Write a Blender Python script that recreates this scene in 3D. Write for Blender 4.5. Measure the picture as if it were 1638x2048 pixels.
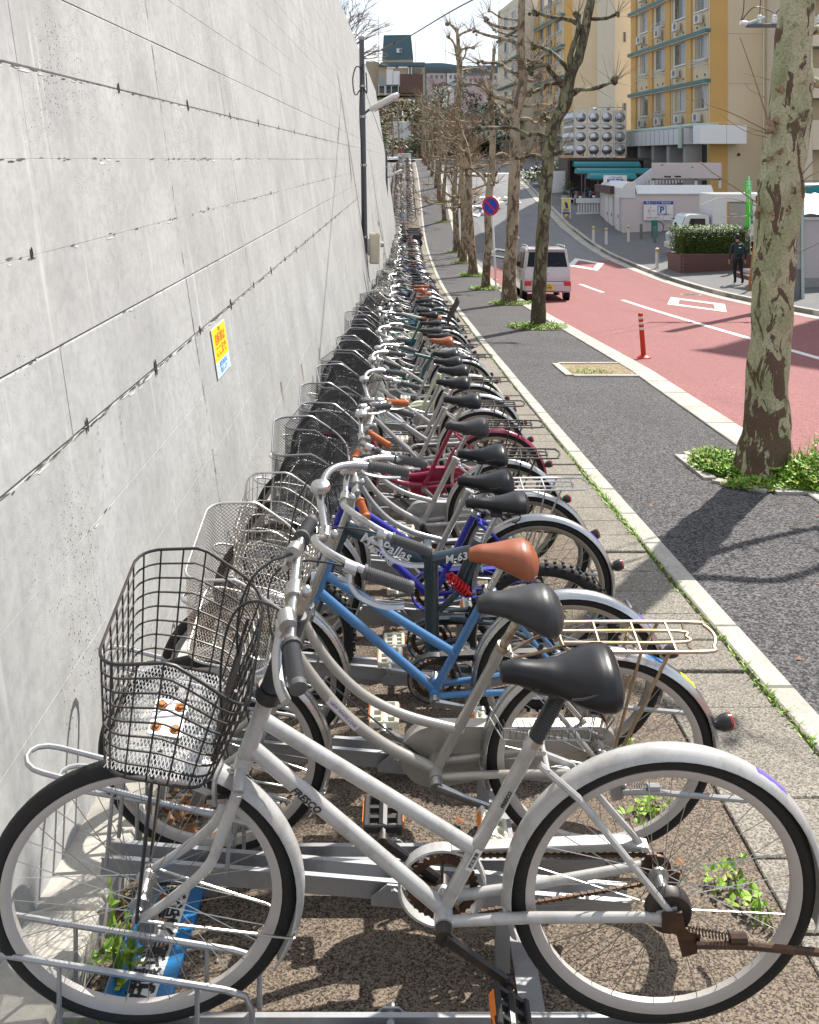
import bpy, bmesh, math, random
from mathutils import Vector, Matrix, Euler
for _o in list(bpy.data.objects): bpy.data.objects.remove(_o)
SC = bpy.context.scene
COL = SC.collection
R_ = math.radians
PI = math.pi
rnd = random.Random(7)
CZ = 6.0                                    # camera height in scene units (m)

# ---------------------------------------------------------------- camera, sky, sun, exposure
cam_d = bpy.data.cameras.new('camera'); cam = bpy.data.objects.new('camera', cam_d); COL.objects.link(cam)
cam.location = (0, 0, CZ); cam.rotation_euler = (R_(90), 0, 0)
cam_d.sensor_fit = 'VERTICAL'; cam_d.sensor_height = 36; cam_d.lens = 1830*36/2048
cam_d.shift_x = (819-808)/2048; cam_d.shift_y = -(1024-318)/2048
cam_d.clip_start = 0.05; cam_d.clip_end = 3000
SC.camera = cam
SUN_AZ, SUN_EL = R_(38), R_(50)              # azimuth measured from +Y towards +X
W = bpy.data.worlds.new('World'); SC.world = W; W.use_nodes = True
_n = W.node_tree.nodes; _l = W.node_tree.links; _n.clear()
_sky = _n.new('ShaderNodeTexSky'); _sky.sky_type = 'NISHITA'; _sky.sun_disc = False
_sky.sun_elevation = SUN_EL; _sky.sun_rotation = SUN_AZ; _sky.air_density = 1.0; _sky.dust_density = 1.2; _sky.ozone_density = 1.0
_bg = _n.new('ShaderNodeBackground'); _bg.inputs[1].default_value = 0.11
_out = _n.new('ShaderNodeOutputWorld')
# thin high cloud: soft streaks over the whole sky
_tc = _n.new('ShaderNodeTexCoord'); _mp = _n.new('ShaderNodeMapping'); _mp.inputs['Scale'].default_value = (1.6, 1.6, 5.0)
_nz = _n.new('ShaderNodeTexNoise'); _nz.inputs['Scale'].default_value = 2.2; _nz.inputs['Detail'].default_value = 7; _nz.inputs['Roughness'].default_value = .55
_cr = _n.new('ShaderNodeValToRGB'); _cr.color_ramp.elements[0].position = .36; _cr.color_ramp.elements[1].position = .62
_cr.color_ramp.elements[0].color = (0, 0, 0, 1); _cr.color_ramp.elements[1].color = (.85, .85, .85, 1)
_mx = _n.new('ShaderNodeMix'); _mx.data_type = 'RGBA'; _mx.inputs[7].default_value = (8.0, 8.4, 8.9, 1)
_l.new(_tc.outputs['Generated'], _mp.inputs[0]); _l.new(_mp.outputs[0], _nz.inputs['Vector']); _l.new(_nz.outputs[0], _cr.inputs[0])
_l.new(_cr.outputs[0], _mx.inputs[0]); _l.new(_sky.outputs[0], _mx.inputs[6]); _l.new(_mx.outputs[2], _bg.inputs[0]); _l.new(_bg.outputs[0], _out.inputs[0])
sun_d = bpy.data.lights.new('sun', 'SUN'); sun = bpy.data.objects.new('sun', sun_d); COL.objects.link(sun)
sun_d.energy = 5.0; sun_d.angle = R_(.5); sun_d.color = (1, .95, .87)
SUNV = Vector((math.sin(SUN_AZ)*math.cos(SUN_EL), math.cos(SUN_AZ)*math.cos(SUN_EL), math.sin(SUN_EL)))
sun.rotation_euler = (-SUNV).to_track_quat('-Z', 'Y').to_euler(); sun.location = (20, 20, 40)
SC.view_settings.view_transform = 'Standard'; SC.view_settings.look = 'None'
SC.view_settings.exposure = 0.62; SC.view_settings.gamma = 1; SC.view_settings.use_curve_mapping = False

# ---------------------------------------------------------------- helpers
def lerp(a, b, t): return a+(b-a)*t
def interp(knots, v):
    if v <= knots[0][0]: 
        (a, b), (c, d) = knots[0], knots[1]; return b+(v-a)*(d-b)/(c-a)
    for (a, b), (c, d) in zip(knots, knots[1:]):
        if v <= c: return b+(v-a)*(d-b)/(c-a)
    return knots[-1][1]
_GK = [(-20, -.13), (0, -1.87), (20, -3.61), (25.7, -4.08), (32, -4.58), (38.3, -4.92), (44.6, -5.08), (50, -5.2), (55, -5.2), (60, -4.95), (66, -4.35), (75, -2.95),
       (83, -2.05), (92, -1.36), (105, -.65), (120, 0), (150, 1.2), (175, 2.6), (200, 3.6), (300, 6), (700, 10)]
_GR = [(-20, -.13), (0, -1.87), (20, -3.61), (23.3, -3.90), (27, -4.19), (32, -4.51), (38.5, -4.65), (47, -4.62), (52, -4.03), (58, -3.42), (66, -2.8), (78, -2.1), (90, -1.5),
       (105, -.65), (120, 0), (150, 1.2), (175, 2.6), (200, 3.6), (300, 6), (700, 10)]
def smooth(k, y):
    return sum(interp(k, y+d)*w for d, w in ((-3, .2), (-1.5, .2), (0, .2), (1.5, .2), (3, .2)))
def G(y): return CZ+smooth(_GK, y)          # level along the left side of the street
def GX(x, y):                               # the right side of the street climbs earlier
    t = min(1, max(0, (x-3.5)/6.5)); t = t*t*(3-2*t)
    return G(y) if t == 0 else CZ+lerp(smooth(_GK, y), smooth(_GR, y), t)
def px(x, y, Y): return Vector(((x-808)*Y/1830, Y, CZ+(318-y)*Y/1830))   # place on the site for a bearing and a distance

def tag(o, label=None, cat=None, group=None, kind=None):
    if label: o['label'] = label
    if cat: o['category'] = cat
    if group: o['group'] = group
    if kind: o['kind'] = kind
    return o
def empty(name, loc=(0, 0, 0), rz=0., label=None, cat=None, group=None):
    o = bpy.data.objects.new(name, None); COL.objects.link(o); o.location = loc; o.rotation_euler = (0, 0, rz)
    o.empty_display_size = .1
    return tag(o, label, cat, group)
def link(name, me, parent=None, loc=None):
    o = bpy.data.objects.new(name, me); COL.objects.link(o)
    if parent is not None: o.parent = parent
    if loc is not None: o.location = loc
    return o

class MB:
    """collects shapes into one mesh"""
    def __init__(s): s.v = []; s.f = []; s.mi = []; s.uv = None
    def add(s, vs, fs, m=0):
        b = len(s.v); s.v.extend([tuple(p) for p in vs]); s.f.extend([tuple(i+b for i in f) for f in fs]); s.mi.extend([m]*len(fs)); return s
    def box(s, lo, hi, m=0, M=None):
        x0, y0, z0 = lo; x1, y1, z1 = hi
        vs = [(x0, y0, z0), (x1, y0, z0), (x1, y1, z0), (x0, y1, z0), (x0, y0, z1), (x1, y0, z1), (x1, y1, z1), (x0, y1, z1)]
        if M is not None: vs = [M @ Vector(p) for p in vs]
        return s.add(vs, [(3, 2, 1, 0), (4, 5, 6, 7), (0, 1, 5, 4), (1, 2, 6, 5), (2, 3, 7, 6), (3, 0, 4, 7)], m)
    def cbox(s, c, d, m=0, M=None):
        return s.box([c[i]-d[i]/2 for i in range(3)], [c[i]+d[i]/2 for i in range(3)], m, M)
    def bbox(s, lo, hi, b=.01, m=0, M=None):
        """box with chamfered edges"""
        x0, y0, z0 = lo; x1, y1, z1 = hi
        vs = []; 
        for (x, sx) in ((x0, 1), (x1, -1)):
            for (y, sy) in ((y0, 1), (y1, -1)):
                for (z, sz) in ((z0, 1), (z1, -1)):
                    vs += [(x+sx*b, y+sy*b, z), (x+sx*b, y, z+sz*b), (x, y+sy*b, z+sz*b)]
        I = lambda i, j, k, a: (i*4+j*2+k)*3+a
        fs = [(I(0,0,0,0), I(0,1,0,0), I(1,1,0,0), I(1,0,0,0)), (I(0,0,1,0), I(1,0,1,0), I(1,1,1,0), I(0,1,1,0)),
              (I(0,0,0,1), I(1,0,0,1), I(1,0,1,1), I(0,0,1,1)), (I(0,1,0,1), I(0,1,1,1), I(1,1,1,1), I(1,1,0,1)),
              (I(0,0,0,2), I(0,0,1,2), I(0,1,1,2), I(0,1,0,2)), (I(1,0,0,2), I(1,1,0,2), I(1,1,1,2), I(1,0,1,2))]
        for j in (0, 1):
            for k in (0, 1):
                q = (I(0,j,k,0), I(1,j,k,0), I(1,j,k,1), I(0,j,k,1)); fs.append(q if (j+k) % 2 == 0 else q[::-1])
                q = (I(j,0,k,0), I(j,0,k,2), I(j,1,k,2), I(j,1,k,0)); fs.append(q if (j+k) % 2 == 0 else q[::-1])
                q = (I(j,k,0,1), I(j,k,1,1), I(j,k,1,2), I(j,k,0,2)); fs.append(q if (j+k) % 2 == 0 else q[::-1])
        for i in (0, 1):
            for j in (0, 1):
                for k in (0, 1):
                    q = (I(i,j,k,0), I(i,j,k,1), I(i,j,k,2)); fs.append(q if (i+j+k) % 2 else q[::-1])
        if M is not None: vs = [M @ Vector(p) for p in vs]
        return s.add(vs, fs, m)
    def tube(s, pts, r, n=8, closed=False, m=0, cap=True, sq=None):
        """r: radius or list; sq=(a,b) scales the section along its two normals"""
        P = [Vector(p) for p in pts]; N = len(P)
        if N < 2: return s
        rs = r if isinstance(r, (list, tuple)) else [r]*N
        T = []
        for i in range(N):
            a = P[(i-1) % N] if (closed or i > 0) else P[i]; b = P[(i+1) % N] if (closed or i < N-1) else P[i]
            t = b-a; T.append(t.normalized() if t.length > 1e-9 else Vector((0, 0, 1)))
        u = T[0].cross(Vector((0, 0, 1)))
        if u.length < 1e-3: u = T[0].cross(Vector((0, 1, 0)))
        u.normalize(); vs = []
        for i in range(N):
            u = u-T[i]*u.dot(T[i])
            if u.length < 1e-6: u = T[i].orthogonal()
            u.normalize(); w = T[i].cross(u)
            a, b = sq if sq else (1, 1)
            for k in range(n):
                an = 2*PI*k/n; vs.append(P[i]+u*(math.cos(an)*rs[i]*a)+w*(math.sin(an)*rs[i]*b))
        fs = []
        for i in range(N if closed else N-1):
            j = (i+1) % N
            for k in range(n):
                l = (k+1) % n; fs.append((i*n+k, i*n+l, j*n+l, j*n+k))
        if cap and not closed:
            fs.append(tuple(range(n))[::-1]); fs.append(tuple((N-1)*n+k for k in range(n)))
        return s.add(vs, fs, m)
    def lathe(s, prof, n=16, c=(0, 0, 0), axis='z', m=0, M=None):
        vs = []
        for (r, h) in prof:
            for k in range(n):
                a = 2*PI*k/n; x, y = r*math.cos(a), r*math.sin(a)
                p = (x, y, h) if axis == 'z' else ((x, h, y) if axis == 'y' else (h, x, y))
                p = Vector(p)+Vector(c); vs.append(M @ p if M is not None else p)
        fs = []
        for i in range(len(prof)-1):
            for k in range(n):
                l = (k+1) % n; q = (i*n+k, i*n+l, (i+1)*n+l, (i+1)*n+k); fs.append(q if axis != 'y' else q[::-1])
        fs.append(tuple(range(n))[::-1] if axis != 'y' else tuple(range(n))); e = (len(prof)-1)*n
        t = tuple(e+k for k in range(n)); fs.append(t if axis != 'y' else t[::-1])
        return s.add(vs, fs, m)
    def prism(s, poly, d, axis='y', c=0., m=0, M=None):
        """poly in the plane perpendicular to axis, extruded c..c+d"""
        n = len(poly); vs = []
        for h in (c, c+d):
            for (a, b) in poly:
                p = (a, h, b) if axis == 'y' else ((a, b, h) if axis == 'z' else (h, a, b)); vs.append(M @ Vector(p) if M is not None else p)
        fs = [tuple(range(n)), tuple(range(2*n-1, n-1, -1))]+[(i, i+n, (i+1) % n+n, (i+1) % n) for i in range(n)]
        return s.add(vs, fs, m)
    def quad(s, a, b, c, d, m=0): return s.add([a, b, c, d], [(0, 1, 2, 3)], m)
    def sphere(s, c, r, n=10, k=6, m=0, sc=(1, 1, 1), M=None):
        vs = []; fs = []
        for i in range(k+1):
            th = PI*i/k
            for j in range(n):
                a = 2*PI*j/n; p = Vector((c[0]+r*sc[0]*math.sin(th)*math.cos(a), c[1]+r*sc[1]*math.sin(th)*math.sin(a), c[2]+r*sc[2]*math.cos(th))); vs.append(M @ p if M is not None else p)
        for i in range(k):
            for j in range(n): l = (j+1) % n; fs.append((i*n+j, (i+1)*n+j, (i+1)*n+l, i*n+l))
        return s.add(vs, fs, m)
    def mesh(s, name, mats, smooth=40):
        me = bpy.data.meshes.new(name); me.from_pydata(s.v, [], s.f)
        for mt in (mats if isinstance(mats, (list, tuple)) else [mats]): me.materials.append(mt)
        if any(s.mi): me.polygons.foreach_set('material_index', s.mi)
        if smooth:
            me.polygons.foreach_set('use_smooth', [True]*len(me.polygons))
            me.set_sharp_from_angle(angle=R_(smooth))
        me.update(); return me
    def fixn(s, name, mats, smooth=40):
        me = s.mesh(name, mats, 0); b = bmesh.new(); b.from_mesh(me); bmesh.ops.recalc_face_normals(b, faces=b.faces); b.to_mesh(me); b.free()
        if smooth:
            me.polygons.foreach_set('use_smooth', [True]*len(me.polygons)); me.set_sharp_from_angle(angle=R_(smooth))
        return me
    def build(s, name, mats, parent=None, loc=None, smooth=40, fix=False):
        return link(name, (s.fixn if fix else s.mesh)(name, mats, smooth), parent, loc)

def bez(p0, p1, p2, p3, n=10):
    P = [Vector(p) for p in (p0, p1, p2, p3)]; out = []
    for i in range(n+1):
        t = i/n; out.append(P[0]*(1-t)**3+P[1]*3*t*(1-t)**2+P[2]*3*t*t*(1-t)+P[3]*t**3)
    return out
def spline(pts, sub=6):
    P = [Vector(p) for p in pts]; out = []
    for i in range(len(P)-1):
        a, b, c, d = P[max(i-1, 0)], P[i], P[i+1], P[min(i+2, len(P)-1)]
        for k in range(sub):
            t = k/sub
            out.append(.5*((2*b)+(c-a)*t+(2*a-5*b+4*c-d)*t*t+(3*b-a-3*c+d)*t**3))
    out.append(P[-1]); return out
_TEXTS = []
def text(name, body, size, mat, parent, M, extrude=.0004, align='CENTER', bold=0., shear=0.):
    cu = bpy.data.curves.new(name, 'FONT'); cu.body = body; cu.size = size; cu.extrude = extrude; cu.align_x = align; cu.align_y = 'CENTER'; cu.offset = bold; cu.shear = shear
    cu.materials.append(mat); cu.resolution_u = 2
    o = link(name, cu, parent); o.matrix_local = M; _TEXTS.append(o); return o

# ---------------------------------------------------------------- materials
class NT:
    def __init__(s, name):
        s.m = bpy.data.materials.new(name); s.m.use_nodes = True; s.n = s.m.node_tree.nodes; s.l = s.m.node_tree.links
        s.b = s.n['Principled BSDF']
    def node(s, t, **k):
        n = s.n.new(t)
        for a, v in k.items():
            if a.startswith('i_'): n.inputs[a[2:].replace('_', ' ')].default_value = v
            else: setattr(n, a, v)
        return n
    def lk(s, a, b): s.l.new(a, b)
    def pos(s, scale=(1, 1, 1), world=True):
        if world: g = s.node('ShaderNodeNewGeometry').outputs['Position']
        else: g = s.node('ShaderNodeTexCoord').outputs['Object']
        mp = s.node('ShaderNodeMapping'); mp.inputs['Scale'].default_value = scale; s.lk(g, mp.inputs[0]); return mp.outputs[0]
    def noise(s, vec, scale, det=4, rough=.55, dist=0.):
        n = s.node('ShaderNodeTexNoise'); n.inputs['Scale'].default_value = scale; n.inputs['Detail'].default_value = det; n.inputs['Roughness'].default_value = rough; n.inputs['Distortion'].default_value = dist
        s.lk(vec, n.inputs['Vector']); return n.outputs[0]
    def voro(s, vec, scale, feat='F1', out='Distance'):
        n = s.node('ShaderNodeTexVoronoi'); n.feature = feat; n.inputs['Scale'].default_value = scale; s.lk(vec, n.inputs['Vector']); return n.outputs[out]
    def ramp(s, fac, stops):
        r = s.node('ShaderNodeValToRGB'); e = r.color_ramp.elements
        while len(e) < len(stops): e.new(.5)
        for i, (p, c) in enumerate(stops):
            e[i].position = p; e[i].color = tuple(c)+(1,) if len(c) == 3 else c
        s.lk(fac, r.inputs[0]); return r.outputs[0]
    def mix(s, fac, a, b, bt='MIX'):
        m = s.node('ShaderNodeMix'); m.data_type = 'RGBA'; m.blend_type = bt
        for i, v in ((0, fac), (6, a), (7, b)):
            if hasattr(v, 'is_linked') or hasattr(v, 'links'): s.lk(v, m.inputs[i])
            else: m.inputs[i].default_value = v if i == 0 else tuple(v)+(1,)
        return m.outputs[2]
    def math(s, op, a, b=None):
        m = s.node('ShaderNodeMath'); m.operation = op
        for i, v in ((0, a), (1, b)):
            if v is None: continue
            if hasattr(v, 'links'): s.lk(v, m.inputs[i])
            else: m.inputs[i].default_value = v
        return m.outputs[0]
    def bump(s, h, strength=.3, dist=.01):
        b = s.node('ShaderNodeBump'); b.inputs['Strength'].default_value = strength; b.inputs['Distance'].default_value = dist
        s.lk(h, b.inputs['Height']); s.lk(b.outputs[0], s.b.inputs['Normal'])
    def col(s, c):
        if hasattr(c, 'links'): s.lk(c, s.b.inputs['Base Color'])
        else: s.b.inputs['Base Color'].default_value = tuple(c)+(1,)
    def set(s, rough=None, metal=None, spec=None, coat=None):
        if rough is not None:
            if hasattr(rough, 'links'): s.lk(rough, s.b.inputs['Roughness'])
            else: s.b.inputs['Roughness'].default_value = rough
        if metal is not None: s.b.inputs['Metallic'].default_value = metal
        if spec is not None: s.b.inputs['Specular IOR Level'].default_value = spec
        if coat is not None: s.b.inputs['Coat Weight'].default_value = coat; s.b.inputs['Coat Roughness'].default_value = .08
        return s
_MC = {}
def paint(name, c, rough=.35, wear=.25, coat=.3, metal=0., dirt=(.20, .17, .13), scale=14):
    """painted metal or plastic with faint dirt and scuffs"""
    if name in _MC: return _MC[name]
    t = NT(name); v = t.pos(world=False); n1 = t.noise(v, scale, 6, .65); n2 = t.noise(v, scale*9, 3, .6)
    d = t.ramp(n1, [(.45, (0, 0, 0)), (.80, (wear, wear, wear))]); c2 = t.mix(d, c, dirt)
    sp = t.ramp(n2, [(.70, (0, 0, 0)), (.76, (wear*1.2,)*3)]); c3 = t.mix(sp, c2, [x*.45 for x in c])
    t.col(c3); t.set(t.math('ADD', t.math('MULTIPLY', n1, .25), rough-.1), metal, .5, coat); _MC[name] = t.m; return t.m
def metal(name, c, rough=.28, rust=.0, scale=18, mt=1.):
    if name in _MC: return _MC[name]
    t = NT(name); v = t.pos(world=False); n1 = t.noise(v, scale, 6, .7)
    cc = t.mix(t.ramp(n1, [(.52-rust*.25, (0, 0, 0)), (.62, (min(1, rust*1.6),)*3)]), c, (.16, .075, .03)) if rust else t.mix(t.ramp(n1, [(.4, (0, 0, 0)), (.8, (.35,)*3)]), c, [x*.6 for x in c])
    t.col(cc); t.set(t.math('ADD', t.math('MULTIPLY', n1, .3), rough-.12), mt); _MC[name] = t.m; return t.m
def plain(name, c, rough=.7, var=.12, scale=6, spec=.4, world=False, bump=0., det=5):
    if name in _MC: return _MC[name]
    t = NT(name); v = t.pos(world=world); n = t.noise(v, scale, det, .6)
    t.col(t.mix(n, [x*(1-var) for x in c], [min(1, x*(1+var)) for x in c])); t.set(rough, 0, spec)
    if bump: t.bump(t.noise(v, scale*8, 3), bump, .01)
    _MC[name] = t.m; return t.m
def glass(name, c=(.03, .04, .045), rough=.06):
    if name in _MC: return _MC[name]
    t = NT(name); v = t.pos(); n = t.noise(v, .35, 3)
    t.col(t.mix(n, [x*.7 for x in c], [x*1.3 for x in c])); t.set(rough, 0, .9); _MC[name] = t.m; return t.m
# ---------------------------------------------------------------- ground materials
def asphalt(name, dark, light, grain=170., contrast=(.38, .62), patch=.18, tint=None, dirt=None, bump=.5, wheel=None):
    t = NT(name); v = t.pos()
    vo = t.voro(v, grain, out='Color'); sep = t.node('ShaderNodeSeparateColor'); t.lk(vo, sep.inputs[0])
    n1 = t.noise(v, grain*.42, 4, .7)
    g = t.math('ADD', t.math('MULTIPLY', sep.outputs[0], .55), t.math('MULTIPLY', n1, .45))
    c = t.ramp(g, [(contrast[0], dark), (contrast[1], light)])
    big = t.noise(v, .9, 6, .6); c = t.mix(t.ramp(big, [(.3, (patch,)*3), (.7, (0, 0, 0))]), c, [x*.5 for x in dark])
    if dirt:
        dn = t.noise(v, 2.7, 7, .7); c = t.mix(t.ramp(dn, [(.5, (0, 0, 0)), (.72, (.55, .55, .55))]), c, dirt)
    if wheel:
        wn = t.noise(t.pos((1.1, .045, 1)), 1.6, 5, .6); c = t.mix(t.ramp(wn, [(.42, (0, 0, 0)), (.66, (.55, .55, .55))]), c, wheel); sp = t.noise(v, .55, 6, .7); c = t.mix(t.ramp(sp, [(.60, (0, 0, 0)), (.70, (.35, .35, .35))]), c, [x*.55 for x in wheel])
    t.col(c); t.set(.82, 0, .35); t.bump(g, bump, .006); return t.m
M_walk = asphalt('sidewalk_asphalt', (.011, .0105, .0115), (.165, .157, .16), 105, (.36, .74), .28)
M_bike = asphalt('brown_asphalt', (.030, .022, .016), (.255, .20, .15), 230, (.30, .72), .14, dirt=(.15, .115, .08))
M_road = asphalt('grey_road', (.14, .14, .145), (.27, .27, .275), 70, (.2, .8), .12, bump=.2, wheel=(.155, .153, .15))
M_red = asphalt('red_road', (.15, .052, .052), (.36, .15, .145), 90, (.25, .75), .12, bump=.3, wheel=(.21, .085, .082))
M_walk2 = asphalt('far_pavement', (.09, .09, .093), (.2, .2, .2), 60, (.25, .75), .2, bump=.2)
def concrete(name, a, b, pits=.35, streak=False, moss=None, bump=.25, sc=1.):
    t = NT(name); v = t.pos(); vs = t.pos((1, 1, .12))
    n1 = t.noise(v, 1.6*sc, 8, .62); n2 = t.noise(v, 22*sc, 5, .7)
    c = t.mix(t.ramp(n1, [(.32, (0, 0, 0)), (.68, (1, 1, 1))]), a, b)
    c = t.mix(t.ramp(n2, [(.3, (.4, .4, .4)), (.6, (0, 0, 0))]), c, [x*.62 for x in a])
    if streak:
        sn = t.noise(vs, 5.5, 6, .65); c = t.mix(t.ramp(sn, [(.50, (0, 0, 0)), (.72, (.26, .26, .26))]), c, [x*.6 for x in a])
        sl = t.noise(t.pos((1, 2.2, .035)), 7, 4, .6); c = t.mix(t.ramp(sl, [(.62, (0, 0, 0)), (.74, (.5, .5, .5))]), c, [min(.8, x*1.35) for x in b])
    if moss:
        mn = t.noise(v, 2.1, 8, .72); c = t.mix(t.ramp(mn, [(.55, (0, 0, 0)), (.74, (.5, .5, .5))]), c, moss)
    h = n2
    if pits:
        pz = t.voro(v, 46*sc); msk = t.noise(v, 1.1, 5, .6)
        pm = t.math('LESS_THAN', pz, t.math('MULTIPLY', t.ramp(msk, [(.40, (0, 0, 0)), (.66, (pits,)*3)]), 1.))
        c = t.mix(pm, c, [x*.22 for x in a])
        pz2 = t.voro(v, 120*sc); pm2 = t.math('LESS_THAN', pz2, t.math('MULTIPLY', t.ramp(msk, [(.38, (0, 0, 0)), (.62, (pits,)*3)]), 1.1)); c = t.mix(pm2, c, [x*.35 for x in a])
        h = t.math('SUBTRACT', t.math('MULTIPLY', n2, .5), t.math('ADD', pm, pm2))
    t.col(c); t.set(.85, 0, .3); t.bump(h, bump, .006); return t.m
M_wall = concrete('wall_concrete', (.335, .335, .328), (.45, .45, .443), .19, True, (.29, .288, .235), .3)
M_kerb = concrete('kerb_concrete', (.36, .34, .30), (.50, .475, .43), .2, False, (.28, .25, .17), .4, 1.6)
M_slab = asphalt('slab_concrete', (.085, .076, .062), (.34, .31, .262), 190, (.24, .70), .25, dirt=(.14, .125, .095), bump=.6)
M_dry = asphalt('dry_soil', (.12, .085, .045), (.40, .31, .18), 60, (.3, .7), .3)
M_soil = asphalt('soil', (.035, .025, .016), (.17, .125, .08), 60, (.3, .7), .3)
def roadpaint(name, c, base, wear=.5):
    t = NT(name); v = t.pos(); n = t.noise(v, 30, 6, .75); t.col(t.mix(t.ramp(n, [(.50, (0, 0, 0)), (.66, (wear,)*3)]), c, base)); t.set(.7); return t.m
M_white = roadpaint('road_paint', (.74, .74, .72), (.32, .2, .19), .75)
M_moss = plain('weed_green', (.115, .20, .022), .6, .5, 30)
M_weed = []
for i, c in enumerate([(.14, .29, .02), (.22, .37, .035), (.09, .19, .02), (.30, .34, .05)]): M_weed.append(plain('weed_leaf_%s' % 'abcd'[i], c, .5, .35, 25))
M_dead = plain('dead_leaf', (.23, .10, .04), .7, .5, 40)

def strip(name, xl, xr, dz, y0, y1, mat, step=1., th=.0, ncol=1, kind='structure', parent=None):
    """sheet following the street; xl/xr: number or function of y; th gives it sides"""
    f = lambda q, y: q(y) if callable(q) else q
    n = max(1, int(math.ceil((y1-y0)/step))); mb = MB(); vs = []
    for i in range(n+1):
        y = y0+(y1-y0)*i/n
        for j in range(ncol+1):
            x = lerp(f(xl, y), f(xr, y), j/ncol); vs.append((x, y, GX(x, y)+(dz(x, y) if callable(dz) else dz)))
    fs = [(i*(ncol+1)+j, i*(ncol+1)+j+1, (i+1)*(ncol+1)+j+1, (i+1)*(ncol+1)+j) for i in range(n) for j in range(ncol)]
    mb.add(vs, fs)
    if th:
        for side in (0, ncol):
            b = []; 
            for i in range(n+1):
                p = vs[i*(ncol+1)+side]; b += [p, (p[0], p[1], p[2]-th)]
            q = [(2*i, 2*i+2, 2*i+3, 2*i+1) if side == 0 else (2*i+1, 2*i+3, 2*i+2, 2*i) for i in range(n)]
            mb.add(b, q)
        for e in (0, n):
            p, q = vs[e*(ncol+1)], vs[e*(ncol+1)+ncol]; F = [p, q, (q[0], q[1], q[2]-th), (p[0], p[1], p[2]-th)]; mb.add(F, [(3, 2, 1, 0)] if e == 0 else [(0, 1, 2, 3)])
    o = mb.build(name, mat, parent, smooth=20)
    if kind and parent is None: o['kind'] = kind
    return o
# street cross-section (x at depth y)
def X_slab(y): return 1.05
def X_joint(y): return X_edge(y)-.135
def X_edge(y): return 1.47+.17*math.exp(-max(0, y-3)/7)-.08*min(1, max(0, (y-35)/25))
def X_kin(y): return X_kout(y)-.30                # inner edge of the road-side kerb
def X_kout(y): return interp([(0, 3.05), (8, 3.28), (13, 3.5), (20, 3.55), (60, 3.55), (85, 3.75), (140, 4.2)], y)
def X_rk(y): return interp([(0, 10.6), (23, 10.55), (30, 10.4), (38.5, 10.15), (47, 9.95), (54, 9.6), (66, 9.85), (90, 11.2), (107, 12.5), (120, 13.5)], y)
X_wall0 = -.95
RD = -.11                                        # road surface below the pavement

# ---------------------------------------------------------------- ground, road, pavements
g_mb = MB(); xs = [-400, -120, -40, -12, -6, 0, 6, 12, 20, 30, 60, 150, 400]; ys = list(range(-20, 150, 5))+[150, 160, 175, 190, 220, 300, 420, 600, 900]
vs = [(x, y, GX(x, y)-.32) for y in ys for x in xs]; nx = len(xs)
g_mb.add(vs, [(i*nx+j, i*nx+j+1, (i+1)*nx+j+1, (i+1)*nx+j) for i in range(len(ys)-1) for j in range(nx-1)])
tag(g_mb.build('ground', M_walk2, smooth=60), kind='structure')
strip('bike_parking_ground', -1.0, X_slab, 0., -6, 112, M_bike, .5, .2, 4)
strip('sidewalk', X_edge, X_kin, .0, -6, 118, M_walk, .5, .2, 2)
strip('roadway', X_kout, X_rk, RD-.004, -6, 122, M_road, 1., .15, 6)
strip('red_road_surface', X_kout, X_rk, RD, -6, 43, M_red, 1., 0, 6)
def z_rw(x, y): return .02+max(0, x-X_rk(y)-.2)*.055
strip('far_pavement', lambda y: X_rk(y)+.18, lambda y: X_rk(y)+14, z_rw, 8, 128, M_walk2, 1., .2, 14)
# junction at the top of the rise: pale road swinging off to the left
jm = MB(); 
for i in range(14):
    y0, y1 = 118+i*4, 122+i*4
    xl, xr = (-30, 30)
    jm.add([(xl, y0, G(y0)-.06), (xr, y0, G(y0)-.06), (xr, y1, G(y1)-.06), (xl, y1, G(y1)-.06)], [(0, 1, 2, 3)])
tag(jm.build('junction_road', M_road), kind='structure')

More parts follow.
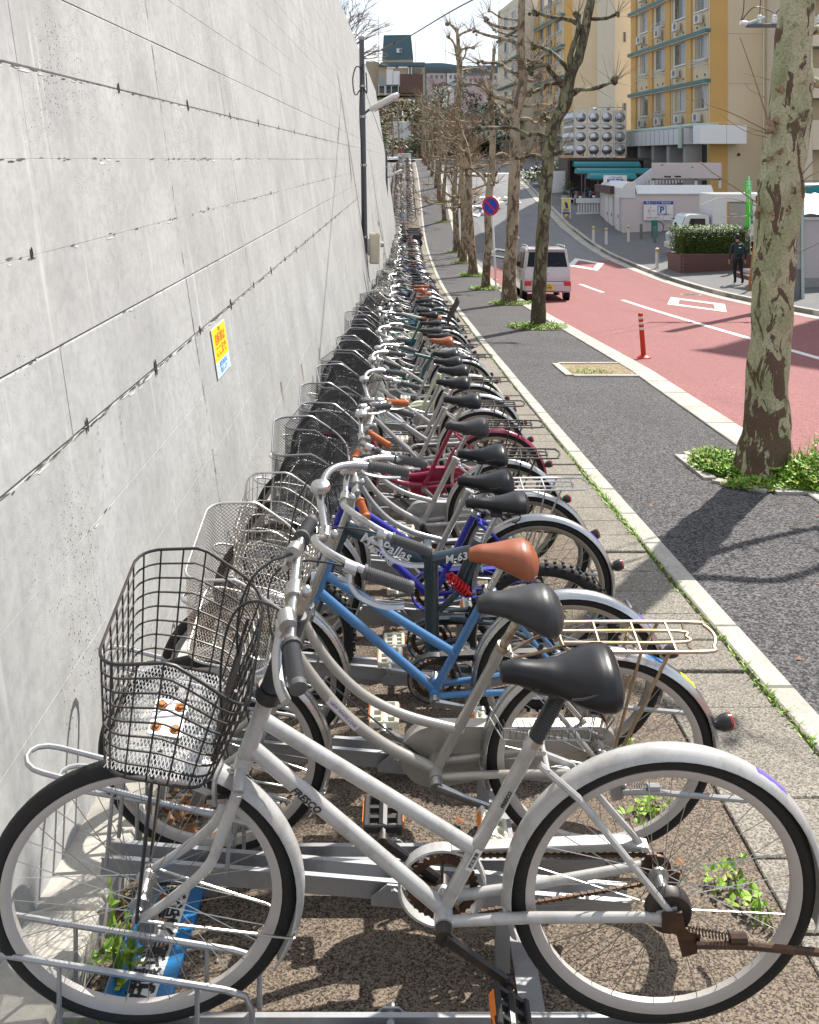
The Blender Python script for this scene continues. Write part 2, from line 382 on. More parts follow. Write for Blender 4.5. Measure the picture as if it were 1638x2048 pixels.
# paving strip: slabs you can pick apart near, one sheet farther off
base = strip('paving_strip', X_slab, X_joint, -.012, -6, 112, M_slab, .5, .2, 1)
i = 0; y = 1.55
while y < 11.5:
    w = .30 if rnd.random() < .8 else .6; g = .006; mb = MB(); h = rnd.uniform(-.002, .004)
    xa, xb = X_slab(y)+rnd.uniform(0, .012), X_joint(y)-.012
    M = Matrix.Translation((0, y, G(y)+h)) @ Matrix.Rotation(math.atan(-.087), 4, 'X') @ Matrix.Rotation(rnd.uniform(-.006, .006), 4, 'Y')
    mb.bbox((xa, g, -.05), (xb, w-g, .004), .004, 0, M); mb.build('slab', M_slab, base, smooth=0); y += w
def kerb_row(name, xa, xb, z0, z1, y0, y1, seg, mat, limit, gap=.006):
    """kerb stones one by one up to limit, then a sheet"""
    root = strip(name, (lambda y: xa(y)), (lambda y: xb(y)), z1-.012, y0, y1, mat, .6, .25, 1)
    y = y0
    while y < limit:
        mb = MB(); e = y+seg-gap; dz = rnd.uniform(-.002, .003); b = .008
        lo = [(xa(y), y, GX(xa(y), y)), (xb(y), y, GX(xb(y), y)), (xb(e), e, GX(xb(e), e)), (xa(e), e, GX(xa(e), e))]
        c = [(p[0], p[1], p[2]+z0) for p in lo]
        ins = [(b, b), (-b, b), (-b, -b), (b, -b)]
        mid = [(p[0], p[1], p[2]+z1+dz-b) for p in lo]; top = [(p[0]+q[0], p[1]+q[1], p[2]+z1+dz) for p, q in zip(lo, ins)]
        mb.add(c+mid+top, [(0, 1, 5, 4), (1, 2, 6, 5), (2, 3, 7, 6), (3, 0, 4, 7), (4, 5, 9, 8), (5, 6, 10, 9), (6, 7, 11, 10), (7, 4, 8, 11), (8, 9, 10, 11)])
        mb.build('kerb_stone', mat, root, smooth=0); y += seg
    return root
kerb_row('edging_kerb', lambda y: X_joint(y)+.014, lambda y: X_edge(y)-.001, -.2, .012, -1., 112, .6, M_kerb, 22)
kerb_row('road_kerb', lambda y: X_kin(y)+.001, lambda y: X_kout(y)-.001, -.25, .02, 2., 118, .9, M_kerb, 32)
kerb_row('far_kerb', lambda y: X_rk(y)+.001, lambda y: X_rk(y)+.179, -.25, .03, 8., 122, 1.2, M_kerb, 52)
gut = strip('road_gutter', lambda y: X_rk(y)-.42, lambda y: X_rk(y)-.004, RD+.006, 8, 120, M_kerb, 1., 0, 1)

# moss and weeds in the long joint
def blade(mb, p, h, w, lean, az, m=0):
    d = Vector((math.cos(az), math.sin(az), 0)); s = Vector((-d.y, d.x, 0)); p = Vector(p); mid = p+d*lean*h*.35+Vector((0, 0, h*.6)); tip = p+d*lean*h+Vector((0, 0, h))
    mb.add([p-s*w*.5, p+s*w*.5, mid+s*w*.42, mid-s*w*.42, tip], [(0, 1, 2, 3), (3, 2, 4)], m)
def leaf(mb, p, l, w, az, el, m=0):
    d = Vector((math.cos(az)*math.cos(el), math.sin(az)*math.cos(el), math.sin(el))); s = Vector((-math.sin(az), math.cos(az), 0)); p = Vector(p)
    a = p+d*l*.45; u = d.cross(s)*(l*.08)
    mb.add([p, a+s*w*.5-u, p+d*l, a-s*w*.5-u], [(0, 1, 2), (0, 2, 3)], m)
mb = MB()
y = 1.8
while y < 60:
    d = .5+.5*math.sin(y*1.7)*math.sin(y*.63+1); k = int((14 if y < 8 else 6)*(.3+d))
    for q in range(k):
        yy = y+rnd.uniform(0, .1); blade(mb, (X_joint(yy)+.004+rnd.gauss(0, .011), yy, G(yy)-.004), rnd.uniform(.006, .02)*(1+d), rnd.uniform(.005, .011), rnd.uniform(.4, 2.2), rnd.uniform(0, 2*PI), rnd.choice((0, 0, 1, 3)))
    y += .06 if y < 8 else .16
tag(mb.build('joint_moss', M_weed, smooth=0), 'thin line of bright moss and grass in the paving joint', 'grass', kind='stuff')

# ---------------------------------------------------------------- road markings
def ground_poly(name, pts, dz, mat, holes=None):
    mb = MB(); vs = [(x, y, GX(x, y)+dz) for x, y in pts]
    if holes:
        n = len(pts); vs += [(x, y, GX(x, y)+dz) for x, y in holes]; mb.add(vs, [(i, (i+1) % n, (i+1) % n+n, i+n) for i in range(n)])
    else: mb.add(vs, [tuple(range(len(pts)))])
    o = mb.build(name, mat, smooth=0); o['kind'] = 'structure'; return o
ZM = RD+.005
def line(name, x0, y0, x1, y1, w):
    n = max(1, int(abs(y1-y0)/1.)); mb = MB()
    for i in range(n):
        a, b = i/n, (i+1)/n; xa, xb, ya, yb = lerp(x0, x1, a), lerp(x0, x1, b), lerp(y0, y1, a), lerp(y0, y1, b)
        mb.quad((xa-w/2, ya, GX(xa, ya)+ZM), (xa+w/2, ya, GX(xa, ya)+ZM), (xb+w/2, yb, GX(xb, yb)+ZM), (xb-w/2, yb, GX(xb, yb)+ZM))
    o = mb.build(name, M_white, smooth=0); o['kind'] = 'structure'
line('centre_line', 6.86, 11, 6.83, 28.6, .16); line('centre_line', 6.85, 31.5, 6.7, 34.8, .16)
for k in range(3): line('centre_line', 6.75, 38.5+7.5*k, 6.75, 42.5+7.5*k, .16)
def diamond(cx, cy, w=.85, l=2.55, t=.30, sk=.0):
    P = [(cx+w, cy+sk), (cx+.0, cy+l), (cx-w, cy-sk), (cx, cy-l)]; H = [(cx+w-t*1.1, cy+sk*.6), (cx, cy+l-t*3), (cx-w+t*1.1, cy-sk*.6), (cx, cy-l+t*3)]
    ground_poly('diamond_marking', P, ZM+(.05 if cy > 45 else 0), M_white, H)
diamond(8.62, 27.0); diamond(8.3, 41.8); diamond(5.2, 49.4, .8); diamond(5.35, 68, .9, 2.6)
ground_poly('stop_line', [(6.9, 59.6), (9.3, 59.6), (9.3, 60.15), (6.9, 60.15)], ZM+.02, M_white)
ground_poly('crossing_band', [(3.9, 92), (10.9, 92), (10.9, 93.2), (3.9, 93.2)], ZM, M_white)
to = text('stop_lettering', '止まれ', 1.7, M_white, None, Matrix.Translation((8.2, 68, GX(8.2, 68)+ZM+.06)) @ Matrix.Rotation(math.atan(.085), 4, 'X') @ Matrix.Rotation(PI, 4, 'Z') @ Matrix.Diagonal((1, 3.2, 1, 1)), .002, bold=.02); to['kind'] = 'structure'
for y0 in (118.6, 124): ground_poly('crossing_band', [(-6+y0*.02, y0), (12, y0), (12, y0+1.3), (-6, y0+1.3)], .0, M_white)

for x_, y_ in ((9.5, 30.3), (6.2, 37)):
    mh = empty('manhole_cover', (x_, y_, GX(x_, y_)+RD+.003)); mh['kind'] = 'structure'; mh.rotation_euler = (math.atan((GX(x_, y_+1)-GX(x_, y_-1))/2), 0, 0)
    MB().lathe([(.34, 0), (.34, .006), (.30, .007)], 28).build('ring', M_kerb, mh); mc = MB(); mc.lathe([(.30, .001), (.295, .008), (.01, .0085)], 28)
    for i in range(8): a = PI*i/4; mc.box((-.25, -.012, .009), (.25, .012, .013), 0, Matrix.Rotation(a, 4, 'Z')) if i < 4 else None
    mc.build('cover', plain('cast_iron', (.09, .085, .08), .6, .3, 12), mh)
# ---------------------------------------------------------------- retaining wall (leans back)
BAT = .15; Z_IN = 0
def wx(z, y): 
    """wall face x at world height z: foot at the street, battered backwards"""
    return -1.27-BAT*(z-CZ)
Y_WEND = 64.; Z_WTOP = lambda y: CZ+5.05-.004*y
wall = MB()
stp = [(-6+i*2, -6+i*2+2) for i in range(35)]
wall_root = empty('retaining_wall', (-1.0, 10, G(10)-.2), 0, 'tall battered concrete retaining wall with board seams above the parked bikes', 'wall')
wv = Vector(wall_root.location)
body = MB()
for (y0, y1) in stp:
    ze0, ze1 = Z_WTOP(y0), Z_WTOP(y1); b0, b1 = G(y0)-.4, G(y1)-.4
    def F(y, z, off=0): return (wx(z, y)-off, y, z)
    inn = .012
    body.add([F(y0, b0, inn), F(y1, b1, inn), F(y1, ze1, inn), F(y0, ze0, inn)], [(0, 1, 2, 3)])
    body.add([F(y0, ze0, inn), F(y1, ze1, inn), F(y1, ze1, .62), F(y0, ze0, .62)], [(0, 1, 2, 3)])
ye = stp[-1][1]; body.add([F(ye, G(ye)-.4, inn), (-3.2, ye, G(ye)-.4), F(ye, Z_WTOP(ye), .62), F(ye, Z_WTOP(ye), inn)], [(0, 1, 2, 3)])
body.add([F(stp[0][0], Z_WTOP(0), .62), F(ye, Z_WTOP(ye), .62), (F(ye, 0, .62)[0]-.05, ye, G(ye)-.4), (F(0, 0, .62)[0]-.05, stp[0][0], G(0)-.4)], [(0, 1, 2, 3)])
o = body.build('core', M_wall, wall_root, loc=-wv, smooth=0)
# board-marked panels: 0.32 m lifts; the first 300 singly, the rest in one sheet of the same blocks
LIFT = .318
def panel(mb, y0, y1, z0, z1, dx, g):
    b = .0014 if g < .0022 else .005; yy0, yy1, zz0, zz1 = y0+g*.35, y1-g*.35, z0+g, z1-g
    def F(y, z, o): return (wx(z, y)+o, y, z)
    o1 = dx; i1 = -.02
    P = [F(yy0, zz0, i1), F(yy1, zz0, i1), F(yy1, zz1, i1), F(yy0, zz1, i1), F(yy0, zz0, o1-b*.6), F(yy1, zz0, o1-b*.6), F(yy1, zz1, o1-b*.6), F(yy0, zz1, o1-b*.6),
         F(yy0+b*.5, zz0+b, o1), F(yy1-b*.5, zz0+b, o1), F(yy1-b*.5, zz1-b, o1), F(yy0+b*.5, zz1-b, o1)]
    mb.add(P, [(0, 1, 5, 4), (1, 2, 6, 5), (2, 3, 7, 6), (3, 0, 4, 7), (4, 5, 9, 8), (5, 6, 10, 9), (6, 7, 11, 10), (7, 4, 8, 11), (8, 9, 10, 11)])
rest = MB(); npan = 0; rw = random.Random(3)
colw = 1.81; y0c = 4.93-3*1.81
cells = []
ci = 0
while y0c+ci*colw < 64:
    ya, yb = y0c+ci*colw, min(64, y0c+(ci+1)*colw)
    k = -18
    while True:
        z0 = CZ+k*LIFT; z1 = z0+LIFT
        if z0 > Z_WTOP(ya)-.05: break
        if z1 > G(ya)+.02: cells.append((ya, yb, max(z0, G(yb)-.25), min(z1, Z_WTOP(ya)), k))
        k += 1
    ci += 1
for (ya, yb, z0, z1, k) in cells:
    if z1-z0 < .05: continue
    g = .0002+(.0066 if k == -3 else .0030 if k == 1 else .0016 if k == 5 else (.0012 if rw.random() < .3 else 0)); dx = rw.uniform(-.0008, .0008)
    vis = ya > 1.2 and (z0-CZ)/(ya+.9)*1830 < 330 and ya < 22
    if vis and npan < 285:
        mb = MB(); panel(mb, ya, yb, z0, z1, dx, g); mb.build('panel', M_wall, wall_root, loc=-wv, smooth=0); npan += 1
    else: panel(rest, ya, yb, z0, z1, dx, g)
o = rest.build('panels', M_wall, wall_root, loc=-wv, smooth=0); o['kind'] = 'stuff'
M_hole = plain('tie_hole', (.05, .04, .036), .95, .4, 30); M_patch = plain('tie_hole_mortar', (.55, .54, .52), .9, .1, 30)
# form-tie holes along the heavier seams (dark mortared sockets)
def tie(y, z, s=1.):
    mb = MB(); n = 10; c = Vector((wx(z, y)+.002, y, z)); up = Vector((-BAT, 0, 1)).normalized(); sd = Vector((0, 1, 0)); nr = Vector((1, 0, BAT)).normalized()
    ring = [c+nr*.003+sd*(.013*s*math.cos(2*PI*i/n))+up*(.034*s*math.sin(2*PI*i/n)) for i in range(n)]
    inn = [c+nr*.0005+sd*(.008*s*math.cos(2*PI*i/n))+up*(.024*s*math.sin(2*PI*i/n)) for i in range(n)]
    mb.add(ring+inn, [(i, (i+1) % n, (i+1) % n+n, i+n) for i in range(n)], 0); mb.add(inn, [tuple(range(n))], 0)
    mb.build('tie_hole', M_hole, wall_root, loc=-wv, smooth=0)
for k, (a, st) in {-3: (2.35, .9), 1: (2.87, 1.35), -1: (3.0, 2.7)}.items():
    y = a; q = 0
    while y < 16:
        tie(y, CZ+k*LIFT+.01, (1.15 if k != -1 else .6)*(1. if q % 2 == 0 else .7)); y += st; q += 1
# chipped arrises and mortar smears along the lift joints
chp = MB(); smr = MB()
def blot(mb, y, z, l, h, o):
    n = 9; c = Vector((wx(z, y)+o, y, z)); up = Vector((-BAT, 0, 1)).normalized()
    mb.add([c+Vector((0, 1, 0))*(l*rw.uniform(.45, 1.)*math.cos(2*PI*i/n))+up*(h*rw.uniform(.3, 1.)*math.sin(2*PI*i/n)) for i in range(n)], [tuple(range(n))])
for k, dens, ln in ((-3, 26, .075), (1, 12, .05), (-1, 10, .045), (0, 13, .05), (-2, 3, .025), (3, 4, .03), (5, 4, .03), (2, 2, .02), (-4, 2, .02)):
    y = 1.7
    while y < 22:
        y += rw.expovariate(dens)
        z = CZ+k*LIFT+rw.gauss(0, .004); blot(chp, y, z, ln*rw.uniform(.2, 1.), rw.uniform(.002, .0065), .0022)
        if rw.random() < .35: blot(smr, y+rw.uniform(-.1, .1), z-rw.uniform(.004, .014), ln*rw.uniform(.4, 1.4), rw.uniform(.003, .008), .0018)
zz_ = 3.3
while zz_ < 10.5:
    y = 4.93+.012*math.sin(zz_*3.1); blot(chp, y, zz_, rw.uniform(.0015, .005), rw.uniform(.01, .05), .0022); zz_ += rw.expovariate(22 if zz_ < 8 else 14)
for q in range(26):
    y, z0_ = rw.uniform(1.8, 20), CZ+rw.choice((-3, -1, 0, 1, -2))*LIFT
    for j in range(rw.randint(4, 12)): blot(chp, y+rw.gauss(0, .006), z0_-j*rw.uniform(.015, .03), .0025, rw.uniform(.004, .012), .0022)
o = chp.build('chips', plain('chipped_joint', (.10, .095, .085), .95, .5, 40), wall_root, loc=-wv, smooth=0); o['kind'] = 'stuff'
o = smr.build('mortar_smears', M_patch, wall_root, loc=-wv, smooth=0); o['kind'] = 'stuff'
# rust weeps
M_rust = plain('rust_stain', (.20, .105, .045), .9, .4, 20)
for (y, z, l) in ((17.0, 3.55, .35), (10.2, 3.9, .3), (8.7, 4.05, .25), (7.4, 4.2, .2)):
    mb = MB()
    for s in range(5):
        a, b = s/5, (s+1)/5; w0, w1 = .012*(1-a)+.002, .012*(1-b)+.002
        mb.quad((wx(z-l*a, y)+.004, y-w0, z-l*a), (wx(z-l*a, y)+.004, y+w0, z-l*a), (wx(z-l*b, y)+.004, y+w1, z-l*b), (wx(z-l*b, y)+.004, y-w1, z-l*b))
    mb.build('rust_stain', M_rust, wall_root, loc=-wv, smooth=0)
# kerb at the wall foot
root = empty('wall_foot_kerb', (-.86, 2, G(2)), 0); root['kind'] = 'structure'
rv = Vector(root.location); y = 1.2; fk = MB()
while y < 64:
    e = y+.594; z = G(y+.3); mb = MB() if y < 12 else fk
    h = .135+rnd.uniform(-.006, .006)
    mb.bbox((-1.02, 0, -.25), (-.80+rnd.uniform(-.006, .006), .594, h), .012, 0, Matrix.Translation((0, y, z+.0)) @ Matrix.Rotation(math.atan((G(e)-G(y))/.594), 4, 'X'))
    if y < 12: mb.build('kerb_stone', M_kerb, root, loc=-rv, smooth=0)
    y += .6
o = fk.build('kerb_stones', M_kerb, root, loc=-rv, smooth=0); o['kind'] = 'stuff'
# higher ground behind the wall
ug = MB(); 
for i in range(7):
    ya, yb = -6+10*i, -6+10*i+10
    ug.quad((-2.55, ya, Z_WTOP(ya)-.12), (-60, ya, Z_WTOP(ya)+1.5), (-60, yb, Z_WTOP(yb)+1.5), (-2.55, yb, Z_WTOP(yb)-.12))
ug.quad((-2.6, 64, Z_WTOP(64)-.12), (-60, 64, Z_WTOP(64)+1.5), (-60, 110, G(110)+5), (-6, 74, G(74)-.3))
tag(ug.build('upper_ground', M_soil), kind='structure')

# notice on the wall
def notice():
    y, z = 5.47, CZ-1.133; up = Vector((-BAT, 0, 1)).normalized(); n = Vector((1, 0, BAT)).normalized(); o = Vector((wx(z, y), y, z))+n*.006
    ex = Vector((0, 1, 0)); M = Matrix(((ex.x, up.x, n.x, o.x), (ex.y, up.y, n.y, o.y), (ex.z, up.z, n.z, o.z), (0, 0, 0, 1)))
    r = empty('wall_notice', (0, 0, 0), 0, 'yellow and pale blue notice pasted on the concrete wall', 'notice'); r.matrix_world = M @ Matrix.Scale(.88, 4)
    Y = plain('notice_yellow', (.85, .62, .01), .5, .03); B = plain('notice_blue', (.50, .70, .82), .5, .03); K = plain('notice_ink', (.55, .12, .03), .5, .05); WH = plain('notice_paper', (.80, .80, .78), .6, .03); BK = plain('notice_blue_ink', (.05, .16, .45), .5, .05)
    MB().bbox((-.215, -.165, -.002), (.215, .165, .002), .001).build('paper', WH, r)
    MB().box((-.205, -.06, .0021), (.205, .158, .0031)).build('yellow_field', Y, r); MB().box((-.205, -.158, .0021), (.205, -.066, .0031)).build('blue_field', B, r)
    T = Matrix.Translation
    text('lettering', '自転車は', .078, K, r, T((0, .075, .0036)), bold=.002); text('lettering', 'ここまで', .078, K, r, T((0, -.005, .0036)), bold=.002); text('lettering', '注意', .03, K, r, T((0, .135, .0036)), bold=.001)
    text('lettering', '放置自転車は', .04, BK, r, T((0, -.09, .0036))); text('lettering', '撤去します', .04, BK, r, T((0, -.132, .0036)))
notice()
# ---------------------------------------------------------------- bicycle parts (bike space: rear contact at x=0, front towards -x, near side -y, z up)
CHROME = metal('chrome', (.50, .50, .49), .24, 0); STEEL = metal('galvanised_steel', (.36, .37, .385), .45, .12, 10, .7); RUSTY = metal('rusty_chrome', (.55, .5, .42), .35, .45, 30); ALLOY = metal('alloy', (.47, .47, .465), .36)
SPOKE = metal('spoke_steel', (.42, .42, .40), .3, .1); RUBBER = plain('rubber', (.018, .018, .018), .72, .3, 30, .3); BLACKP = plain('black_plastic', (.02, .02, .021), .42, .25, 20, .5); GREYP = plain('grey_rubber', (.075, .075, .078), .6, .15, 60)
VINYL = plain('black_vinyl', (.009, .009, .0105), .36, .25, 12, .38); VINYLG = plain('grey_vinyl', (.028, .028, .029), .42, .25, 12, .42); LEATHER = plain('brown_vinyl', (.27, .075, .028), .42, .22, 16, .5); GRIPB = plain('brown_grip', (.42, .115, .035), .5, .2, 40)
BLKWIRE = paint('black_wire', (.016, .016, .017), .45, .3, .05, 0, (.19, .08, .03), 30); SILWIRE = metal('silver_wire', (.60, .58, .55), .35, .2, 25); TANWIRE = metal('tan_wire', (.42, .32, .225), .4, .2, 25); RIMG = metal('basket_rim_grey', (.30, .30, .31), .35, .1, 20); BRONZE = metal('bronzed_wire', (.30, .27, .235), .4, .25, 25); BLKMESH = plain('black_mesh', (.034, .034, .036), .5, .2, 30, .5); ZINC = metal('zinc_mesh', (.55, .56, .56), .42, .1, 30)
RED_L = plain('red_reflector', (.35, .012, .012), .15, .2, 80, .8); AMBER = plain('amber_reflector', (.75, .20, .02), .2, .15, 80, .8); CLEAR_L = plain('clear_reflector', (.62, .60, .50), .2, .1, 120, .8); BROWNM = metal('browned_steel', (.06, .038, .028), .5, .35, 30, .5); STICK_P = plain('purple_sticker', (.16, .11, .42), .5, .15, 90); STICK_Y = plain('yellow_sticker', (.62, .68, .02), .5, .1, 60); STICK_B = plain('blue_sticker', (.03, .20, .50), .5, .2, 60)
RIMW = plain('pale_rim', (.44, .41, .385), .4, .1, 20, .5); BRASS = metal('brass', (.45, .30, .12), .35, .1)
R0 = .333; WB = 1.135; BBX, BBZ = -.48, .285; HT0 = Vector((-.904, 0, .66)); HT1 = Vector((-.853, 0, .804)); SC0 = Vector((-.29, 0, .69))
AXS = (HT1-HT0).normalized()
def arc(cx, cz, r, a0, a1, n, y=0.): return [(cx+r*math.cos(R_(lerp(a0, a1, i/n))), y, cz+r*math.sin(R_(lerp(a0, a1, i/n)))) for i in range(n+1)]
def ring(cx, cz, r, n, y=0.): return [(cx+r*math.cos(2*PI*i/n), y, cz+r*math.sin(2*PI*i/n)) for i in range(n)]
_CACHE = {}
def cm(key, mat, fn, smooth=40, fix=False):
    k = (key, mat.name if not isinstance(mat, (list, tuple)) else tuple(m.name for m in mat))
    if k not in _CACHE:
        mb = MB(); fn(mb); _CACHE[k] = (mb.fixn if fix else mb.mesh)(key.split('/')[0], mat, smooth)
    return _CACHE[k]
# every wheel mesh sits with its axle at the origin so that it can be placed twice
def g_tyre(mb): 
    n = 72; pr = []
    for k in range(10):
        a = 2*PI*k/10; pr.append((.316+.0185*math.cos(a), .0165*math.sin(a)))
    vs = [(r*math.cos(2*PI*i/n), y, r*math.sin(2*PI*i/n)) for i in range(n) for (r, y) in pr]
    mb.add(vs, [(i*10+k, ((i+1) % n)*10+k, ((i+1) % n)*10+(k+1) % 10, i*10+(k+1) % 10) for i in range(n) for k in range(10)])
def g_knob(mb):
    n = 72; pr = [(.308+.026*math.cos(2*PI*k/10), .026*math.sin(2*PI*k/10)) for k in range(10)]
    vs = [(r*math.cos(2*PI*i/n), y, r*math.sin(2*PI*i/n)) for i in range(n) for (r, y) in pr]
    mb.add(vs, [(i*10+k, ((i+1) % n)*10+k, ((i+1) % n)*10+(k+1) % 10, i*10+(k+1) % 10) for i in range(n) for k in range(10)])
    for i in range(56):
        M = Matrix.Rotation(-2*PI*i/56, 4, 'Y')
        for y in ((-.020, -.008), (.008, .020)) if i % 2 else ((-.007, .007), (-.027, -.018), (.018, .027)):
            mb.box((.329 if abs(y[0]) < .021 else .318, y[0], -.006), (.340 if abs(y[0]) < .021 else .333, y[1], .006), 0, M)
def g_rim(mb):
    n = 72; pr = [(.302, -.0125), (.302, .0125), (.288, .0125), (.280, .006), (.280, -.006), (.288, -.0125)]
    vs = [(r*math.cos(2*PI*i/n), y, r*math.sin(2*PI*i/n)) for i in range(n) for (r, y) in pr]
    mb.add(vs, [(i*6+k, ((i+1) % n)*6+k, ((i+1) % n)*6+(k+1) % 6, i*6+(k+1) % 6) for i in range(n) for k in range(6)])
def g_spokes(mb):
    for i in range(36):
        a = 2*PI*i/36; sd = 1 if i % 2 else -1; off = R_(32)*(1 if (i//2) % 2 else -1)
        mb.tube([(.021*math.cos(a+off), .030*sd, .021*math.sin(a+off)), (.284*math.cos(a), .002*sd, .284*math.sin(a))], .0011, 3, cap=False)
def g_hub(mb): mb.lathe([(.006, -.068), (.006, -.050), (.011, -.048), (.011, -.036), (.023, -.034), (.023, -.029), (.014, -.024), (.014, .024), (.023, .029), (.023, .034), (.011, .036), (.011, .048), (.006, .050), (.006, .068)], 14, axis='y')
def g_drum(mb): mb.lathe([(.02, -.060), (.046, -.058), (.050, -.050), (.050, -.036), (.022, -.034)], 20, axis='y')
def arcstrip(mb, r, a0, a1, hw, crown, n, flare=0.):
    sec = [(-1, 0), (-.72, .55), (-.3, .93), (.3, .93), (.72, .55), (1, 0)]; vs = []
    for i in range(n+1):
        a = R_(lerp(a0, a1, i/n)); 
        for s, c in sec: rr = r+crown*c; vs.append((rr*math.cos(a), s*hw, rr*math.sin(a)))
    for i in range(n+1):
        a = R_(lerp(a0, a1, i/n)); 
        for s, c in sec: rr = r+crown*c-.0016; vs.append((rr*math.cos(a), s*hw*.96, rr*math.sin(a)))
    N = (n+1)*6
    for i in range(n):
        for k in range(5):
            q = (i*6+k, i*6+k+1, (i+1)*6+k+1, (i+1)*6+k); mb.f.append(tuple(j+len(mb.v) for j in q)); mb.mi.append(0); mb.f.append(tuple(j+N+len(mb.v) for j in q[::-1])); mb.mi.append(0)
        for k in (0, 5):
            q = (i*6+k, (i+1)*6+k, (i+1)*6+k+N, i*6+k+N); mb.f.append(tuple(j+len(mb.v) for j in (q if k == 0 else q[::-1]))); mb.mi.append(0)
    for i in (0, n):
        for k in range(5):
            q = (i*6+k, i*6+k+1, i*6+k+1+N, i*6+k+N); mb.f.append(tuple(j+len(mb.v) for j in q)); mb.mi.append(0)
    mb.v.extend(vs)
def g_rfender(mb): arcstrip(mb, .336, 197, -14, .027, .016, 40)
def g_ffender(mb): arcstrip(mb, .336, 96, -34, .027, .016, 28)
def g_frame(style):
    def f(mb):
        S = lambda *p: spline(p, 6)
        mb.tube([HT0-AXS*.012, HT0, HT0+AXS*.002, HT1-AXS*.002, HT1, HT1+AXS*.012], [.0205, .0205, .0185, .0185, .0205, .0205], 14)
        if style == 'straight':
            mb.tube([HT0.lerp(HT1, .62), (-.405, 0, .43)], .0155, 14); mb.tube([HT0.lerp(HT1, .16), (BBX, 0, BBZ)], .0165, 14)
        elif style == 'curved':
            mb.tube(S(HT0.lerp(HT1, .80), (-.80, 0, .655), (-.70, 0, .54), (-.57, 0, .465), (-.40, 0, .415)), .0135, 12)
            mb.tube(S(HT0.lerp(HT1, .18), (-.835, 0, .585), (-.74, 0, .46), (-.62, 0, .36), (BBX, 0, BBZ)), .0165, 12)
        elif style == 'deep':
            mb.tube(S(HT0.lerp(HT1, .5), (-.83, 0, .60), (-.74, 0, .45), (-.60, 0, .36), (-.43, 0, .375)), .0135, 12)
            mb.tube(S(HT0.lerp(HT1, .1), (-.86, 0, .54), (-.78, 0, .39), (-.65, 0, .305), (BBX, 0, BBZ)), .0175, 12)
        elif style == 'diamond':
            mb.tube([HT0.lerp(HT1, .8), (-.315, 0, .635)], .0175, 14); mb.tube([HT0.lerp(HT1, .1), (BBX, 0, BBZ)], .024, 14)
        elif style == 'folding':
            mb.tube([(-.838, 0, .845), (-.50, 0, .69)], .033, 16); mb.tube([(-.485, 0, .69), (-.262, 0, .735)], .027, 16); mb.tube([HT1-AXS*.02, HT1+AXS*.06], .022, 14)
            mb.tube([(-.478, 0, .69), (-.470, 0, .27)], .031, 14); mb.tube([(-.27, 0, .72), (-.34, 0, .56), (-.44, 0, .46)], .013, 10)
            mb.bbox((-.512, -.044, .62), (-.475, .037, .765), .006)
        d = (SC0-Vector((BBX, 0, BBZ)))
        if style != 'folding': mb.tube([(BBX, 0, BBZ), SC0-d*.04, SC0-d*.03, SC0], [.0155, .0155, .019, .019], 14)
        else: mb.tube([(-.37, 0, .56), SC0+Vector((.01, 0, .09))], .02, 12)
        mb.lathe([(.012, -.042), (.021, -.040), (.021, .040), (.012, .042)], 16, (BBX, 0, BBZ), 'y')
        for s in (-1, 1):
            mb.tube([(BBX+.01, s*.028, BBZ), (-.30, s*.036, BBZ+.018), (-.02, s*.062, R0)], [.011, .011, .0095], 10)
            if style != 'folding': mb.tube([(SC0.x+.01, s*.018, SC0.z-.035), (-.20, s*.045, .60), (0, s*.062, R0+.01)], .0075, 8)
            else: mb.tube([(-.40, s*.03, .44), (-.2, s*.05, .43), (0, s*.062, R0)], .010, 8)
            mb.prism([(-.045, R0-.018), (-.03, R0+.012), (.012, R0+.024), (.018, R0-.012), (-.01, R0-.024)], .004, 'y', s*.062-.002)
        mb.tube([(-.345, -.032, BBZ+.012), (-.345, .032, BBZ+.012)], .007, 8); mb.tube([(-.262, -.028, .645), (-.262, .028, .645)], .006, 8)
        mb.tube([(SC0.x+.02, -.016, SC0.z-.012), (SC0.x+.02, .016, SC0.z-.012)], .006, 8)
    return f
CR = HT0-AXS*.035                                # fork crown
def g_fork(mb):
    mb.tube([HT0-AXS*.012, CR+AXS*.004], .0195, 12)
    mb.tube([CR+Vector((0, -.052, -.006)), CR+Vector((0, -.03, .006)), CR+Vector((0, .03, .006)), CR+Vector((0, .052, -.006))], .013, 10)
    e = Vector((-WB, 0, R0)); m = CR.lerp(CR-AXS*.27, 1.)
    for s in (-1, 1):
        P = spline([CR+Vector((0, s*.052, -.004)), CR-AXS*.10+Vector((0, s*.053, 0)), CR-AXS*.19+Vector((-.004, s*.054, 0)), Vector((-WB+.075, s*.056, R0+.045)), e+Vector((.01, s*.058, 0))], 6)
        n = len(P)-1; mb.tube(P, [lerp(.0135, .0085, i/n) for i in range(n+1)], 10)
        mb.lathe([(.011, -.003), (.011, .003)], 10, e+Vector((0, s*.058, 0)), 'y')
HBC = HT1+AXS*.235; 
def g_stem(mb):
    mb.tube([HT1, HT1+AXS*.25], .0115, 10); mb.tube([HT1+AXS*.005, HT1+AXS*.022], .0185, 12); mb.tube([HT1+AXS*.235, HBC+Vector((-.016, 0, .012))], .013, 10)
    mb.tube([HBC+Vector((-.02, -.022, .012)), HBC+Vector((-.02, .022, .012))], .019, 12); mb.sphere(HT1+AXS*.25, .014, 10, 6)
def g_sleeve(mb):
    P = []; r = []
    for i in range(30): P += [HT1+AXS*(.02+.006*i), HT1+AXS*(.023+.006*i)]; r += [.0225, .0195]
    mb.tube(P, r, 14); mb.tube([HT1-AXS*.008, HT1+AXS*.018], .028, 16)
HB0 = HBC+Vector((-.02, 0, .012))
